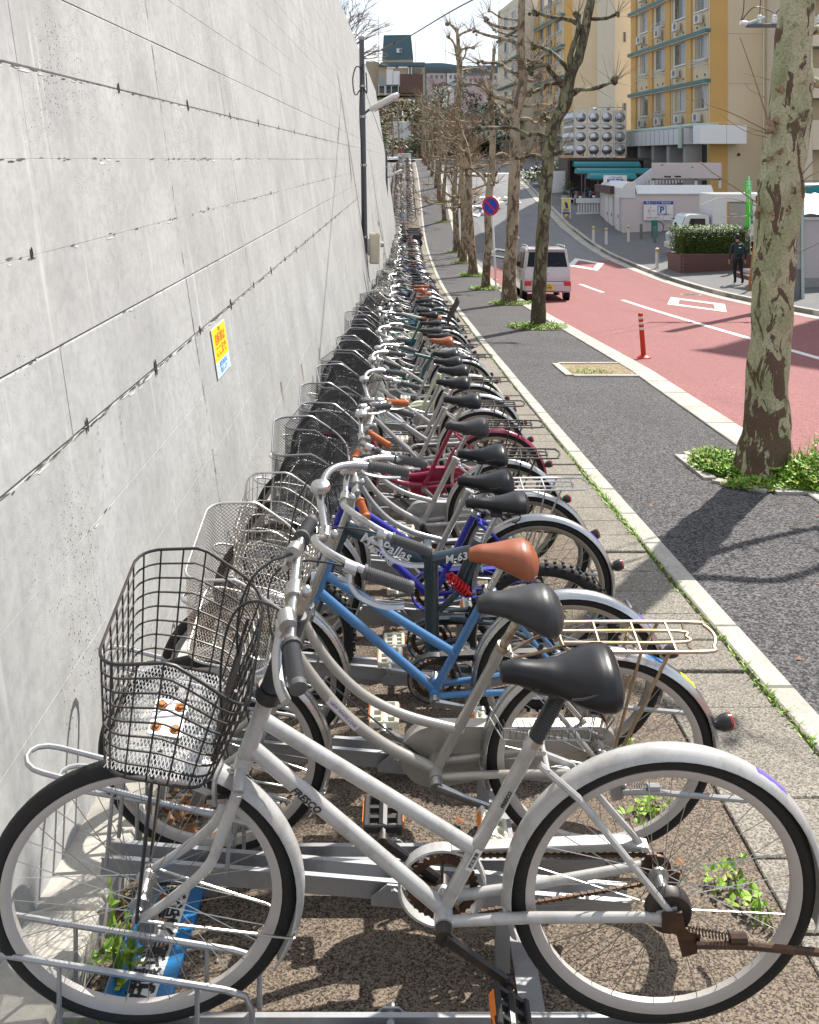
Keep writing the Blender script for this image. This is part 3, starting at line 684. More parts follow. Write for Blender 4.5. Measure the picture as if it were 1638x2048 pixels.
HBARS = {'flat': [(0, 0, 0), (0, .06, .004), (.002, .12, .010), (.006, .18, .012), (.022, .262, .0)],
         'swept': [(0, 0, 0), (-.008, .05, .02), (-.02, .11, .06), (.0, .19, .088), (.07, .245, .080), (.18, .275, .048), (.225, .282, .036)],
         'rise': [(0, 0, 0), (.0, .05, .01), (.005, .10, .03), (.045, .17, .042), (.13, .235, .025), (.235, .265, -.008), (.275, .27, -.02)],
         'allround': [(0, 0, 0), (0, .06, .01), (.004, .13, .035), (.03, .20, .048), (.10, .265, .035), (.14, .29, .025)]}
def hb(st, s): return [HB0+Vector((p[0], p[1]*s, p[2])) for p in HBARS[st]]
def g_bar(st):
    def f(mb):
        P = spline([*hb(st, -1)[::-1][:-1], *hb(st, 1)], 5); mb.tube(P, .0112, 10)
    return f
def gdir(st, s): P = hb(st, s); return P[-1], (P[-1]-P[-2]).normalized()
def g_grip(st, s):
    def f(mb):
        e, d = gdir(st, s); L = .115 if st != 'flat' else .088; P = []; r = []
        for i in range(20): P += [e-d*(L-L*i/20), e-d*(L-L*(i+.55)/20)]; r += [.0168, .0152]
        P += [e+d*.002, e+d*.012, e+d*.016]; r += [.0172, .0165, .010]; mb.tube(P, r, 12); mb.tube([e-d*(L+.002), e-d*(L-.006)], .0205, 12)
    return f
def g_lever(st, s):
    def f(mb):
        e, d = gdir(st, s); b = e-d*.15; side = Vector((-.45, 0, -.9)) if st == 'flat' else Vector((-.1, s*.55, -.8)); side.normalize()
        mb.tube([b-d*.016, b+d*.016], .0175, 12); mb.tube([b, b+side*.035], .011, 8)
        mb.tube(spline([b+side*.03, b+side*.055+d*.03, b+side*.06+d*.09, b+side*.045+d*.145], 5), .0065, 8, sq=(1.5, .8)); mb.tube([b+side*.03-d*.03, b+side*.03+d*.005], .008, 8)
    return f
def g_bell(st, s):
    def f(mb):
        e, d = gdir(st, s); b = hb(st, s)[2]+Vector((0, 0, .0)); mb.lathe([(.004, .012), (.029, .014), (.030, .022), (.026, .032), (.014, .038), (.004, .039)], 18, b+Vector((0, 0, .004))); mb.tube([b-Vector((0, .008, 0)), b+Vector((0, .008, 0))], .016, 10)
    return f
def g_cable(st, s, k):
    def f(mb):
        e, d = gdir(st, s); b = e-d*.165
        if k == 0: P = bez(b, b-d*.12+Vector((-.13, 0, .03)), HT1+Vector((-.10, s*.10, .10)), HT0+Vector((-.035, s*.022, .02)), 14)
        else: P = bez(b, b-d*.10+Vector((-.16, 0, .02)), HT1+Vector((-.06, s*.07, -.06)), HT0+Vector((.02, s*.022, -.02)), 12)+bez(HT0+Vector((.02, s*.022, -.02)), (-.80, s*.021, .56), (-.62, s*.021, .38), (BBX-.02, s*.023, BBZ-.005), 10)[1:]
        mb.tube(P, .0028, 6)
    return f
def g_brake(mb):
    c = CR+Vector((-.02, 0, -.01)); mb.tube([c+Vector((.02, 0, .006)), c+Vector((-.03, 0, .006))], .006, 8)
    for s in (-1, 1): mb.tube(spline([c+Vector((-.022, 0, .022)), c+Vector((-.03, s*.04, .02)), c+Vector((-.03, s*.045, -.03))], 4), .006, 6); mb.cbox((c.x-.03, s*.026, c.z-.036), (.04, .012, .012))
    mb.tube([c+Vector((-.03, .03, .02)), c+Vector((-.03, .04, .07))], .004, 6)
def g_post(mb): d = (SC0-Vector((BBX, 0, BBZ))).normalized(); mb.tube([SC0-d*.01, SC0+d*.155], .0128, 12); mb.tube([SC0-d*.012, SC0+d*.004], .0195, 14)
def g_postsleeve(mb):
    d = (SC0-Vector((BBX, 0, BBZ))).normalized(); P = []; r = []
    for i in range(24): P += [SC0+d*(.004+.006*i), SC0+d*(.007+.006*i)]; r += [.0175, .0155]
    mb.tube(P, r, 14)
def loft(mb, secs, n=16):
    """secs: (x, z_top, half_width, thickness, droop)"""
    vs = []; N = len(secs)
    for (x, zt, w, th, cz) in secs:
        for k in range(n):
            a = 2*PI*k/n; c, s_ = math.cos(a), math.sin(a); yy = w*math.copysign(abs(c)**.75, c)
            zz = zt-th*.42+(th*.42 if s_ > 0 else th*.58)*math.copysign(abs(s_)**(.9 if s_ > 0 else .6), s_)-cz*(abs(c)**2.2)*(1 if s_ > 0 else .2)
            vs.append((x, yy, zz))
    fs = [(i*n+k, i*n+(k+1) % n, (i+1)*n+(k+1) % n, (i+1)*n+k) for i in range(N-1) for k in range(n)]
    fs += [tuple(range(n))[::-1], tuple((N-1)*n+k for k in range(n))]
    mb.add(vs, fs)
SAD = Vector((-.235, 0, .86))
def g_saddle(kind):
    def f(mb):
        if kind == 'comfort': S = [(-.150, -.012, .010, .022, 0), (-.145, .000, .020, .042, .004), (-.115, .006, .026, .050, .006), (-.06, .002, .033, .055, .008), (-.01, .002, .053, .066, .010), (.035, .012, .081, .084, .014), (.075, .022, .098, .098, .018), (.102, .022, .098, .098, .018), (.120, .012, .086, .085, .016), (.130, -.008, .060, .050, .01), (.134, -.02, .03, .02, 0)]
        elif kind == 'round': S = [(-.138, -.030, .012, .022, 0), (-.132, -.018, .024, .042, .004), (-.10, -.006, .034, .054, .008), (-.055, -.004, .044, .062, .012), (-.01, .000, .064, .080, .018), (.03, .006, .084, .100, .026), (.065, .006, .094, .112, .032), (.09, -.006, .086, .102, .03), (.108, -.028, .062, .074, .02), (.118, -.05, .03, .03, 0)]
        else: S = [(-.148, -.010, .010, .02, 0), (-.143, .000, .019, .036, .003), (-.09, .004, .024, .042, .004), (-.03, .002, .032, .046, .005), (.03, .010, .058, .056, .008), (.08, .020, .078, .066, .010), (.112, .020, .076, .064, .010), (.126, .008, .055, .045, .006), (.131, -.006, .02, .016, 0)]
        P = []
        for i in range(len(S)-1):
            for k in range(3):
                t = k/3; P.append(tuple(lerp(a, b, t) for a, b in zip(S[i], S[i+1])))
        P.append(S[-1]); loft(mb, [(SAD.x+x, SAD.z+z, w, th, c) for x, z, w, th, c in P], 20)
    return f
def g_piping(mb):
    P = [(SAD.x+.02+.103*math.cos(a), .091*math.sin(a), SAD.z-.020+.012*math.cos(a)) for a in [R_(-100+12.5*i) for i in range(17)]]
    mb.tube(P, .0026, 5)
def g_rails(mb):
    c = SAD
    for s in (-1, 1):
        mb.tube(spline([c+Vector((-.12, s*.012, -.035)), c+Vector((-.05, s*.024, -.058)), c+Vector((.03, s*.028, -.06)), c+Vector((.09, s*.05, -.045))], 4), .0036, 6)
        for k in range(1): 
            P = [c+Vector((.07+.018*math.cos(t*.9), s*.055+.018*math.sin(t*.9), -.105+.0095*t*.75)) for t in range(0, 9)]
            mb.tube(P, .003, 5)
    mb.cbox((c.x-.012, 0, c.z-.062), (.05, .05, .022))
def g_crank(phi, s):
    def f(mb):
        y = s*.062; dx, dz = .165*math.cos(phi), .165*math.sin(phi)
        mb.tube([(BBX, y*.7, BBZ), (BBX, y*1.1, BBZ)], .019, 14); mb.tube([(BBX, y, BBZ), (BBX+dx*.5, y*1.12, BBZ+dz*.5), (BBX+dx, y*1.2, BBZ+dz)], [.0145, .011, .012], 8, sq=(.75, 1.1))
        mb.tube([(BBX+dx, y*1.1, BBZ+dz), (BBX+dx, y*1.4, BBZ+dz)], .013, 10)
    return f
def pedal_pos(phi, s): return Vector((BBX+.165*math.cos(phi), s*.062*1.4, BBZ+.165*math.sin(phi)))
def g_pedal(mb):                               # centred on the spindle foot, pointing to -y
    mb.tube([(0, 0, 0), (0, -.095, 0)], .008, 8); mb.tube([(0, -.02, 0), (0, -.085, 0)], .013, 8)
    for sx in (-1, 1): mb.bbox((sx*.038-.007, -.098, -.014), (sx*.038+.007, -.012, .014), .003)
    for y in (-.098, -.018): mb.bbox((-.04, y-.004, -.011), (.04, y+.004, .011), .003)
    for y in (-.072, -.045): mb.cbox((0, y, 0), (.074, .008, .014))
def g_pedal_refl(mb): 
    mb.cbox((-.0468, -.055, 0), (.003, .05, .016)); mb.cbox((.0468, -.055, 0), (.003, .05, .016)); mb.cbox((0, -.0978, 0), (.0936, .0022, .007)); mb.cbox((-.0472, -.09, 0), (.0022, .018, .006)); mb.cbox((.0472, -.09, 0), (.0022, .018, .006))
def g_ringguard(mb):
    n = 40; 
    for (r0, r1, y0, y1) in ((.100, .094, .045, .068),):
        vs = []
        for i in range(n):
            a = 2*PI*i/n
            for (r, y) in ((r0, y0), (r0, y1), (r1, y1), (r1, y0)): vs.append((BBX+r*math.cos(a), y, BBZ+r*math.sin(a)))
        mb.add(vs, [(i*4+k, i*4+(k+1) % 4, ((i+1) % n)*4+(k+1) % 4, ((i+1) % n)*4+k) for i in range(n) for k in range(4)])
    mb.prism([(BBX+.02, BBZ+.099), (BBX+.02, BBZ+.062), (-.10, R0+.028), (-.03, R0+.03), (-.02, R0+.055), (-.08, R0+.068)], .004, 'y', .064)
    mb.prism([(BBX+.02, BBZ+.101), (BBX+.02, BBZ+.096), (-.08, R0+.064), (-.02, R0+.052), (-.02, R0+.058), (-.08, R0+.07)], .024, 'y', .045)
def g_chainring(mb):
    n = 64; vs = []; 
    for y in (.050, .054):
        for i in range(n):
            r = .083 if i % 2 else .077; a = 2*PI*i/n; vs.append((BBX+r*math.cos(a), y, BBZ+r*math.sin(a)))
        for i in range(n): a = 2*PI*i/n; vs.append((BBX+.062*math.cos(a), y, BBZ+.062*math.sin(a)))
    for i in range(n):
        j = (i+1) % n; mb.f.append(tuple(len(mb.v)+q for q in (i, j, n+j, n+i))); mb.f.append(tuple(len(mb.v)+2*n+q for q in (j, i, n+i, n+j))); mb.f.append(tuple(len(mb.v)+q for q in (i, 2*n+i, 2*n+j, j))); mb.mi += [0]*3
    mb.v.extend(vs)
    for k in range(5):
        a = 2*PI*k/5+.3; mb.tube([(BBX, .052, BBZ), (BBX+.066*math.cos(a), .052, BBZ+.066*math.sin(a))], .008, 6, sq=(1.4, .4))
    for z0, z1 in ((BBZ+.080, R0+.034), (BBZ-.080, R0-.034)):
        k = 60
        for i in range(k): 
            t = i/k; x = lerp(BBX, 0, t); z = lerp(z0, z1, t); mb.cbox((x+.004, .052, z), (.0075, .007 if i % 2 else .005, .0085 if i % 2 else .0055))
    mb.lathe([(.034, .049), (.034, .055)], 18, (0, 0, R0), 'y')
def g_fullcase(mb):
    P = [(BBX+.105*math.cos(R_(a)), BBZ+.105*math.sin(R_(a))) for a in range(85, 276, 10)]
    P += [(-.03, R0-.055)]+[(.0+.058*math.cos(R_(a)), R0+.058*math.sin(R_(a))) for a in range(-80, 90, 20)]
    mb.prism(P, .034, 'y', .042); Q = [(BBX+.078*math.cos(R_(a)), BBZ+.078*math.sin(R_(a))) for a in range(0, 360, 12)]; mb.prism(Q, .006, 'y', .075)
    P2 = [(BBX+(x-BBX)*.86, BBZ+(z-BBZ)*.86) for x, z in P]; mb.prism(P2, .004, 'y', .0395)
def g_carrier(mb):
    z = .72; hwid = .062
    loop = [(-.10, -hwid, z), (.26, -hwid, z), (.30, -hwid*.7, z+.002), (.315, 0, z+.004), (.30, hwid*.7, z+.002), (.26, hwid, z), (-.10, hwid, z), (-.125, hwid*.6, z), (-.125, -hwid*.6, z)]
    mb.tube(spline(loop+[loop[0]], 4), .0052, 7); inn = [(-.12, -.024, z), (.21, -.024, z), (.235, 0, z), (.21, .024, z), (-.12, .024, z)]; mb.tube(spline(inn, 4), .0042, 6)
    for x in (-.02, .09, .19): mb.tube([(x, -hwid, z), (x, hwid, z)], .004, 6)
    for s in (-1, 1):
        mb.tube([(.17, s*hwid, z), (.02, s*.068, R0+.012)], .0052, 7); mb.tube([(.09, s*hwid, z), (.012, s*.068, R0+.012)], .0045, 7); mb.tube([(-.12, s*.036, z), (-.20, s*.03, .69), (SC0.x+.03, s*.016, .665)], .0045, 7)
    mb.tube([(.24, -hwid, z), (.245, 0, z-.035), (.24, hwid, z)], .004, 6)
def g_stays(mb):
    for s in (-1, 1): mb.tube([(0, s*.066, R0), (.348*math.cos(R_(14)), s*.027, R0+.348*math.sin(R_(14)))], .003, 6)
def g_fstay(mb):
    for s in (-1, 1): mb.tube([(0, s*.062, 0), (.345*math.cos(R_(-18)), s*.028, .345*math.sin(R_(-18)))], .003, 6)
    mb.tube([(.345*math.cos(R_(-18)), -.028, .345*math.sin(R_(-18))), (.352*math.cos(R_(-18)), 0, .352*math.sin(R_(-18))), (.345*math.cos(R_(-18)), .028, .345*math.sin(R_(-18)))], .003, 6)
def g_stand(mb):
    for s in (-1, 1):
        mb.prism([(-.022, R0+.02), (.02, R0+.024), (.03, R0-.02), (.062, R0-.03), (.055, R0-.075), (.025, R0-.085), (.01, R0-.03), (-.02, R0-.018)], .005, 'y', s*.072-.0025)
        if s < 0: mb.tube([(.05, s*.082, R0-.045), (.15, s*.088, R0-.04), (.40, s*.096, R0-.058)], .0075, 8)
    mb.tube([(.40, -.096, R0-.058), (.41, -.05, R0-.062), (.405, .0, R0-.062)], .0075, 8)
    P = [(.03+.10*t/60, -.081+.0075*math.cos(t*1.5), R0-.01+.0075*math.sin(t*1.5)-.02*t/60) for t in range(61)]; mb.tube(P, .0016, 4); mb.tube([(.12, -.081, R0-.03), (.155, -.081, R0-.03)], .011, 8)
def g_standdown(mb):
    for s in (-1, 1): mb.tube([(.01, s*.075, R0-.02), (.035, s*.10, .15), (.05, s*.135, .012)], .0075, 8)
    mb.tube([(.05, -.135, .012), (.05, .135, .012)], .0075, 8)
def g_reflector(mb): mb.tube([(.335, 0, R0+.10), (.352, 0, R0+.105), (.372, 0, R0+.112), (.377, 0, R0+.113)], [.012, .022, .024, .022], 14)
def g_reflens(mb): mb.tube([(.377, 0, R0+.113), (.383, 0, R0+.1145), (.387, 0, R0+.1155)], [.0232, .021, .011], 14)
def g_lamp(mb):
    c = CR+Vector((-.06, -.055, .02)); mb.lathe([(.012, .05), (.028, .045), (.034, .01), (.036, -.012), (.03, -.016)], 14, c, 'x'); mb.tube([c+Vector((.05, 0, 0)), CR+Vector((-.01, -.03, 0))], .006, 6)
def g_dynamo(mb): mb.tube([(.03, -.075, .19), (.05, -.08, .26)], .016, 10); mb.tube([(.05, -.08, .26), (.053, -.08, .275)], .009, 8)
def g_lock(mb):
    n = 24; P = [(-.175+.115*math.sin(2*PI*i/n)*.0, .052*math.cos(R_(300*i/n+120)), .62+.055*math.sin(R_(300*i/n+120))) for i in range(n+1)]; mb.tube(P, .007, 8); mb.bbox((-.195, -.075, .60), (-.155, -.045, .665), .006)
# baskets: corners in steering space; b-row bottom, t-row top
def bask(u, v, p=None):
    """u 0..1 round the walls starting at rear near corner going front; v 0 bottom..1 top -> point"""
    bx0, bx1, bw = -1.165, -.955, .158; tx0, tx1, tw = -1.155, -.875, .185
    x0, x1, w = lerp(bx0, tx0, v), lerp(bx1, tx1, v), lerp(bw, tw, v); r = .05
    L1, L2 = (x1-x0), 2*w; per = 2*L1+2*L2; s = (u % 1)*per
    # rounded rectangle via clamping
    def pt(s):
        if s < L1: return (x1-s, -w)
        s -= L1
        if s < L2: return (x0, -w+s)
        s -= L2
        if s < L1: return (x0+s, w)
        s -= L1; return (x1, w-s)
    a, b = pt(s); cx, cy = (x0+x1)/2, 0; hx, hy = (x1-x0)/2, w
    qx, qy = a-cx, b-cy
    ix, iy = hx-r, hy-r
    if abs(qx) > ix and abs(qy) > iy:
        ex, ey = abs(qx)-ix, abs(qy)-iy; l = math.hypot(ex, ey); k = r/max(l, 1e-6)
        if l > r: qx = math.copysign(ix+ex*k, qx); qy = math.copysign(iy+ey*k, qy)
    f = (x1-(cx+qx))/(x1-x0)                     # 0 rear..1 front
    zb = .725+.055*f; zt = .905+.125*min(1, f*2.0)**.8
    return Vector((cx+qx, cy+qy, lerp(zb, zt, v)))
def g_bwire(nv, nh, r, r2):
    def f(mb):
        for i in range(nv): mb.tube([bask(i/nv, 0), bask(i/nv, .5), bask(i/nv, 1)], r, 5, cap=False)
        for j in range(nh):
            v = j/(nh-1); mb.tube([bask(i/60, v) for i in range(60)], r2 if j in (0, nh-1) else r, 5 if j not in (0, nh-1) else 7, closed=True)
    return f
def ribbon(mb, a, b, nrm, w):
    t = (b-a); s = t.cross(nrm); s.normalize(); mb.add([a-s*w, a+s*w, b+s*w, b-s*w], [(0, 1, 2, 3)])
def g_bmesh(nu, nv, w):
    def f(mb):
        for i in range(nu):
            for j in range(nv):
                u0, u1, v0, v1 = i/nu, (i+.5)/nu, j/nv, (j+.5)/nv
                A = [bask(u0, v0), bask(u1, v1), bask((i+1)/nu, v0), bask(u0, (j+1)/nv), bask((i+1)/nu, (j+1)/nv)]
                n = (A[2]-A[0]).cross(A[3]-A[0]).normalized()
                for k in (0, 2, 3, 4): ribbon(mb, A[1], A[k], n, w)
    return f
def g_brim(r):
    def f(mb):
        mb.tube([bask(i/72, 1) for i in range(72)], r, 8, closed=True); mb.tube([bask(i/72, 0) for i in range(72)], r*.8, 6, closed=True)
    return f
def g_bfloor(nu, nv, w):
    def f(mb):
        x0, x1, y0, y1 = -1.158, -.962, -.150, .150
        Z = lambda x: .728+.055*(x1-x)/(x1-x0)
        for i in range(nu):
            for j in range(nv):
                p = lambda a, b: Vector((lerp(x0, x1, a/nu), lerp(y0, y1, b/nv), Z(lerp(x0, x1, a/nu))))
                c = p(i+.5, j+.5); n = Vector((0, 0, 1))
                for q in (p(i, j), p(i+1, j), p(i, j+1), p(i+1, j+1)): ribbon(mb, c, q, n, w)
    return f
def g_bplate(mb):
    M = Matrix.Translation((-1.065, 0, .757)) @ Matrix.Rotation(math.atan(.225), 4, 'Y'); mb.bbox((-.035, -.05, 0), (.035, .05, .003), .001, 0, M)
def g_bbolts(mb):
    M = Matrix.Translation((-1.065, 0, .757)) @ Matrix.Rotation(math.atan(.225), 4, 'Y')
    for x in (-.02, .02):
        for y in (-.03, .03): mb.lathe([(.012, .003), (.012, .0045), (.007, .0046), (.007, .010)], 10, (x, y, 0), 'z', 0, M)
def g_bback(mb):
    # perforated back strap of the basket
    for s in (-1, 1): mb.tube([(-.962, s*.08, .725), (-.905, s*.11, .905)], .004, 6)
    P = [(-.964, -.05, .727), (-.964, .05, .727), (-.908, .06, .90), (-.908, -.06, .90)]; n = 12
    for i in range(n+1):
        t = i/n; a = Vector(P[0]).lerp(Vector(P[3]), t); b = Vector(P[1]).lerp(Vector(P[2]), t); mb.tube([a, b], .002, 4, cap=False)
    for i in range(9):
        t = i/8; mb.tube([Vector(P[0]).lerp(Vector(P[1]), t), Vector(P[3]).lerp(Vector(P[2]), t)], .002, 4, cap=False)
def g_bstay(mb):
    for s in (-1, 1): mb.tube([(-WB, s*.066, R0), (-1.075, s*.085, .75), (-1.06, s*.088, .757)], .0042, 6)
def g_skirt(mb):
    # wire step basket beside the rear wheel
    for z in (.50, .535): mb.tube([(-.33, -.05, z), (-.30, -.13, z), (-.06, -.13, z), (-.03, -.05, z)], .0028, 5)
    for i in range(16): x = -.31+.018*i; mb.tube([(x, -.055, .50), (x+.012, -.125, .50), (x+.012, -.13, .535)], .0012, 4)
    mb.tube([(-.05, -.06, .56), (.02, -.075, .52), (-.01, -.07, .46), (-.08, -.06, .48), (-.05, -.06, .56)], .003, 5)
def g_spring(mb):
    a, b = Vector((-.40, -.035, .63)), Vector((-.325, -.035, .565)); d = (b-a); u = Vector((0, 1, 0)); w = d.normalized().cross(u)
    mb.tube([a+d*(t/90)+u*(.02*math.cos(t*.42))+w*(.02*math.sin(t*.42)) for t in range(91)], .0052, 6); mb.tube([a-d*.2, b+d*.2], .008, 8)
def g_childseat(mb):
    # rear child seat back of black wire and plastic
    P = [(.02, -.13, .78), (.02, .13, .78), (.14, .15, 1.02), (.17, .12, 1.09), (.17, -.12, 1.09), (.14, -.15, 1.02)]; mb.tube(spline(P+[P[0]], 4), .008, 7)
    for i in range(1, 8): t = i/8; mb.tube([(lerp(.02, .14, t), -.135-.012*t, lerp(.78, 1.02, t)), (lerp(.02, .14, t), .135+.012*t, lerp(.78, 1.02, t))], .003, 5)
    for i in range(1, 10): y = -.13+.026*i; mb.tube([(.02, y, .78), (.17, y*1.05, 1.085)], .0025, 4)

PAINTS = dict(white=paint('white_frame', (.44, .435, .425), .3, .55, .3, 0, (.15, .125, .09), 22), silver=paint('silver_frame', (.47, .47, .47), .3, .25, .4, .55), champagne=paint('silver_gilt_frame', (.40, .38, .345), .32, .35, .25, .3), blue=paint('sky_blue_frame', (.062, .19, .41), .32, .15), navy=paint('royal_blue_frame', (.018, .022, .36), .3, .1), slate=paint('slate_frame', (.018, .042, .058), .3, .15, .5), red=paint('crimson_frame', (.27, .006, .045), .3, .12, .6), green=paint('leaf_green_frame', (.025, .42, .04), .35, .1), cream=paint('cream_frame', (.58, .60, .47), .3, .15), black=paint('black_frame', (.022, .022, .025), .3, .2), teal=paint('teal_frame', (.02, .10, .11), .3, .2), brown=paint('brown_frame', (.14, .06, .035), .35, .2), yellow=paint('yellow_frame', (.62, .36, .02), .35, .15))
SADM = dict(black=VINYL, grey=VINYLG, brown=LEATHER)
FAST = False
def bike(x0, yc, zc, yaw=0., lean=.1, steer=0., frame='straight', colour='silver', fender=None, basket='mesh', bask_m=None, bar='swept', saddle='comfort', sad_m='black', sad_dz=0., carrier=None, case='full', case_m=None, grip=None, phi=-.7, skirt=False, rim=None, detail=2, label='', group='bicycles parked in the rack below the wall', sleeve=False, bell=True, scale=1., stand='up', knob=False, childseat=False, post=None, refl=True, lock=False, blackbar=False, plate=False, low=False, bask_in=None, steer_fork=None):
    low = low or (basket == 'mesh' and bask_in is None)
    r = empty('bicycle', (x0, yc, zc), yaw, label, 'bicycle', group)
    r.rotation_euler = (lean, 0, yaw); r.scale = (scale,)*3
    P = PAINTS[colour]; FM = fender or P
    Ms = Matrix.Translation(HT1) @ Matrix.Rotation(steer, 4, AXS) @ Matrix.Translation(-HT1)
    def part(name, me, M=None, par=r):
        o = link(name, me, par)
        if M is not None: o.matrix_local = M
        return o
    fr = part('frame', cm('frame/'+frame, P, g_frame(frame)))
    for (ax, front) in ((Matrix.Translation((0, 0, R0)), False), (Ms @ Matrix.Translation((-WB, 0, R0)), True)):
        M = ax @ Matrix.Rotation(rnd.uniform(0, 6), 4, 'Y')
        w = part('wheel', cm('wheel_hub', ALLOY, g_hub), M)
        part('tyre', cm('tyre/knob', RUBBER, g_knob) if knob else cm('tyre', RUBBER, g_tyre), None, w)
        part('rim', cm('rim', rim or ALLOY, g_rim), None, w)
        if detail >= 1: part('spokes', cm('spokes', SPOKE, g_spokes), None, w)
    if not knob:
        part('fender', cm('fender/rear', FM, g_rfender), Matrix.Translation((0, 0, R0)))
        part('fender', cm('fender/front', FM, g_ffender), Ms @ Matrix.Translation((-WB, 0, R0)))
    part('fork', cm('fork', P if frame != 'straight' or colour != 'blue' else CHROME, g_fork), Ms)
    part('stem', cm('stem', CHROME if not blackbar else BLACKP, g_stem), Ms)
    h = part('handlebar', cm('handlebar/'+bar, CHROME if not blackbar else BLACKP, g_bar(bar)), Ms)
    for s in (-1, 1): part('grip', cm('grip/%s%d' % (bar, s), grip or GREYP, g_grip(bar, s)), None, h)
    sd = part('saddle', cm('saddle/'+saddle, SADM[sad_m], g_saddle(saddle)), Matrix.Translation((sad_dz*.42, 0, sad_dz)) @ Matrix.Translation(SAD) @ Matrix.Scale(.9 if saddle == 'comfort' else .96, 4) @ Matrix.Translation(-SAD))
    part('seat_post', cm('seat_post', post or CHROME, g_post), Matrix.Translation((sad_dz*.3, 0, sad_dz*.7)))
    if basket:
        bm = bask_m
        if basket == 'wire':
            b = part('basket', cm('basket/wire', bm or BLKWIRE, g_bwire(26, 9, .0022, .0034)), Ms); part('basket_floor', cm('basket_floor', ZINC, g_bfloor(26, 13, .0009)), None, b)
        elif basket == 'grid':
            b = part('basket', cm('basket/grid', bm or SILWIRE, g_bwire(44, 6, .0017, .0036)), Ms); part('basket_floor', cm('basket_floor/b', bm or SILWIRE, g_bfloor(14, 8, .0010)), None, b)
        else:
            b = part('basket', cm('basket_rim', bm or RIMG, g_brim(.0042)), Ms)  # default grey paints the reflected highlight into the black basket's rim colour
            part('basket_mesh', cm('basket_mesh', bask_in or BLKMESH, g_bmesh(96, 24, .00075)), None, b); part('basket_floor', cm('basket_floor', bask_in or BLKMESH, g_bfloor(26, 13, .0010)), None, b)
        part('basket_stay', cm('basket_stay', bm or BLKWIRE, g_bstay), None, b)
        if low: b.matrix_local = Ms @ Matrix.Translation((-.92, 0, .74)) @ Matrix.Diagonal((1.2, 1.06, 1.18, 1)) @ Matrix.Translation((.93, 0, -.75))
        if plate: pl_ = part('mount_plate', cm('mount_plate', ZINC, g_bplate), None, b); part('rusty_bolts', cm('rusty_bolts', paint('rust_orange', (.42, .15, .03), .7, .3, 0), g_bbolts), None, b)['kind'] = 'stuff'; part('back_panel', cm('back_panel', BLKWIRE, g_bback), None, b)
    if carrier: part('carrier', cm('carrier', carrier, g_carrier))
    if detail >= 1:
        if case == 'full': part('chain_case', cm('chain_case/full', case_m or P, g_fullcase, 40, True))
        else:
            if case == 'ring': part('chain_case', cm('chain_case/ring', case_m or P, g_ringguard, 40, True))
            part('chainring', cm('chainring', BROWNM, g_chainring, 40))
        for s, ph in ((-1, phi), (1, phi+PI)):
            c = part('crank', cm('crank/%d/%.2f' % (s, ph), BLKWIRE if colour == 'white' else ALLOY, g_crank(ph, s)))
            pm = Matrix.Translation(pedal_pos(ph, s)) @ Matrix.Rotation(.6 if s < 0 else 0., 4, 'Y')
            if s > 0: pm = pm @ Matrix.Rotation(PI, 4, 'Z')
            p = part('pedal', cm('pedal', BLACKP if (colour in ('white', 'black')) else CLEAR_L, g_pedal), pm, c)
            if detail >= 2: part('pedal_reflector', cm('pedal_reflector', AMBER, g_pedal_refl), pm, c)
        part('mudguard_stay', cm('mudguard_stay/f', SPOKE, g_fstay), Ms @ Matrix.Translation((-WB, 0, R0))) if not knob else None
        if stand == 'up': part('kickstand', cm('kickstand/up', BROWNM if colour == 'white' else STEEL, g_stand))
        else: part('kickstand', cm('kickstand/down', STEEL, g_standdown))
        if refl:
            q = part('tail_reflector', cm('tail_reflector', BLACKP, g_reflector)); part('lens', cm('reflector_lens', RED_L, g_reflens), None, q)
    if detail >= 2:
        for s in (-1, 1): part('brake_lever', cm('brake_lever/%s%d' % (bar, s), ALLOY, g_lever(bar, s)), None, h)
        if bell: part('bell', cm('bell/'+bar, CHROME, g_bell(bar, 1)), None, h)
        part('brake_cable', cm('brake_cable/0'+bar, BLACKP, g_cable(bar, -1, 0)), Ms); part('brake_cable', cm('brake_cable/1'+bar, BLACKP, g_cable(bar, 1, 1)), Ms)
        part('front_brake', cm('front_brake', ALLOY, g_brake), Ms); part('saddle_rails', cm('saddle_rails', BLKWIRE, g_rails), None, sd); (part('piping', cm('piping', VINYLG, g_piping), None, sd) if saddle == 'comfort' else None)
        part('brake_drum', cm('brake_drum', BLKWIRE, g_drum), Matrix.Translation((0, 0, R0)))
        part('headlamp', cm('headlamp', CHROME, g_lamp), Ms) if frame != 'straight' else None
        if lock: part('ring_lock', cm('ring_lock', BLACKP, g_lock))
    if sleeve: part('stem_sleeve', cm('stem_sleeve', BLACKP, g_sleeve), Ms); part('post_sleeve', cm('post_sleeve', BLACKP, g_postsleeve), Matrix.Translation((sad_dz*.1, 0, sad_dz*.3)))
    if skirt: part('step_basket', cm('step_basket', RIMG, g_skirt))
    if childseat: part('child_seat', cm('child_seat', BLKWIRE, g_childseat))
    return r, Ms

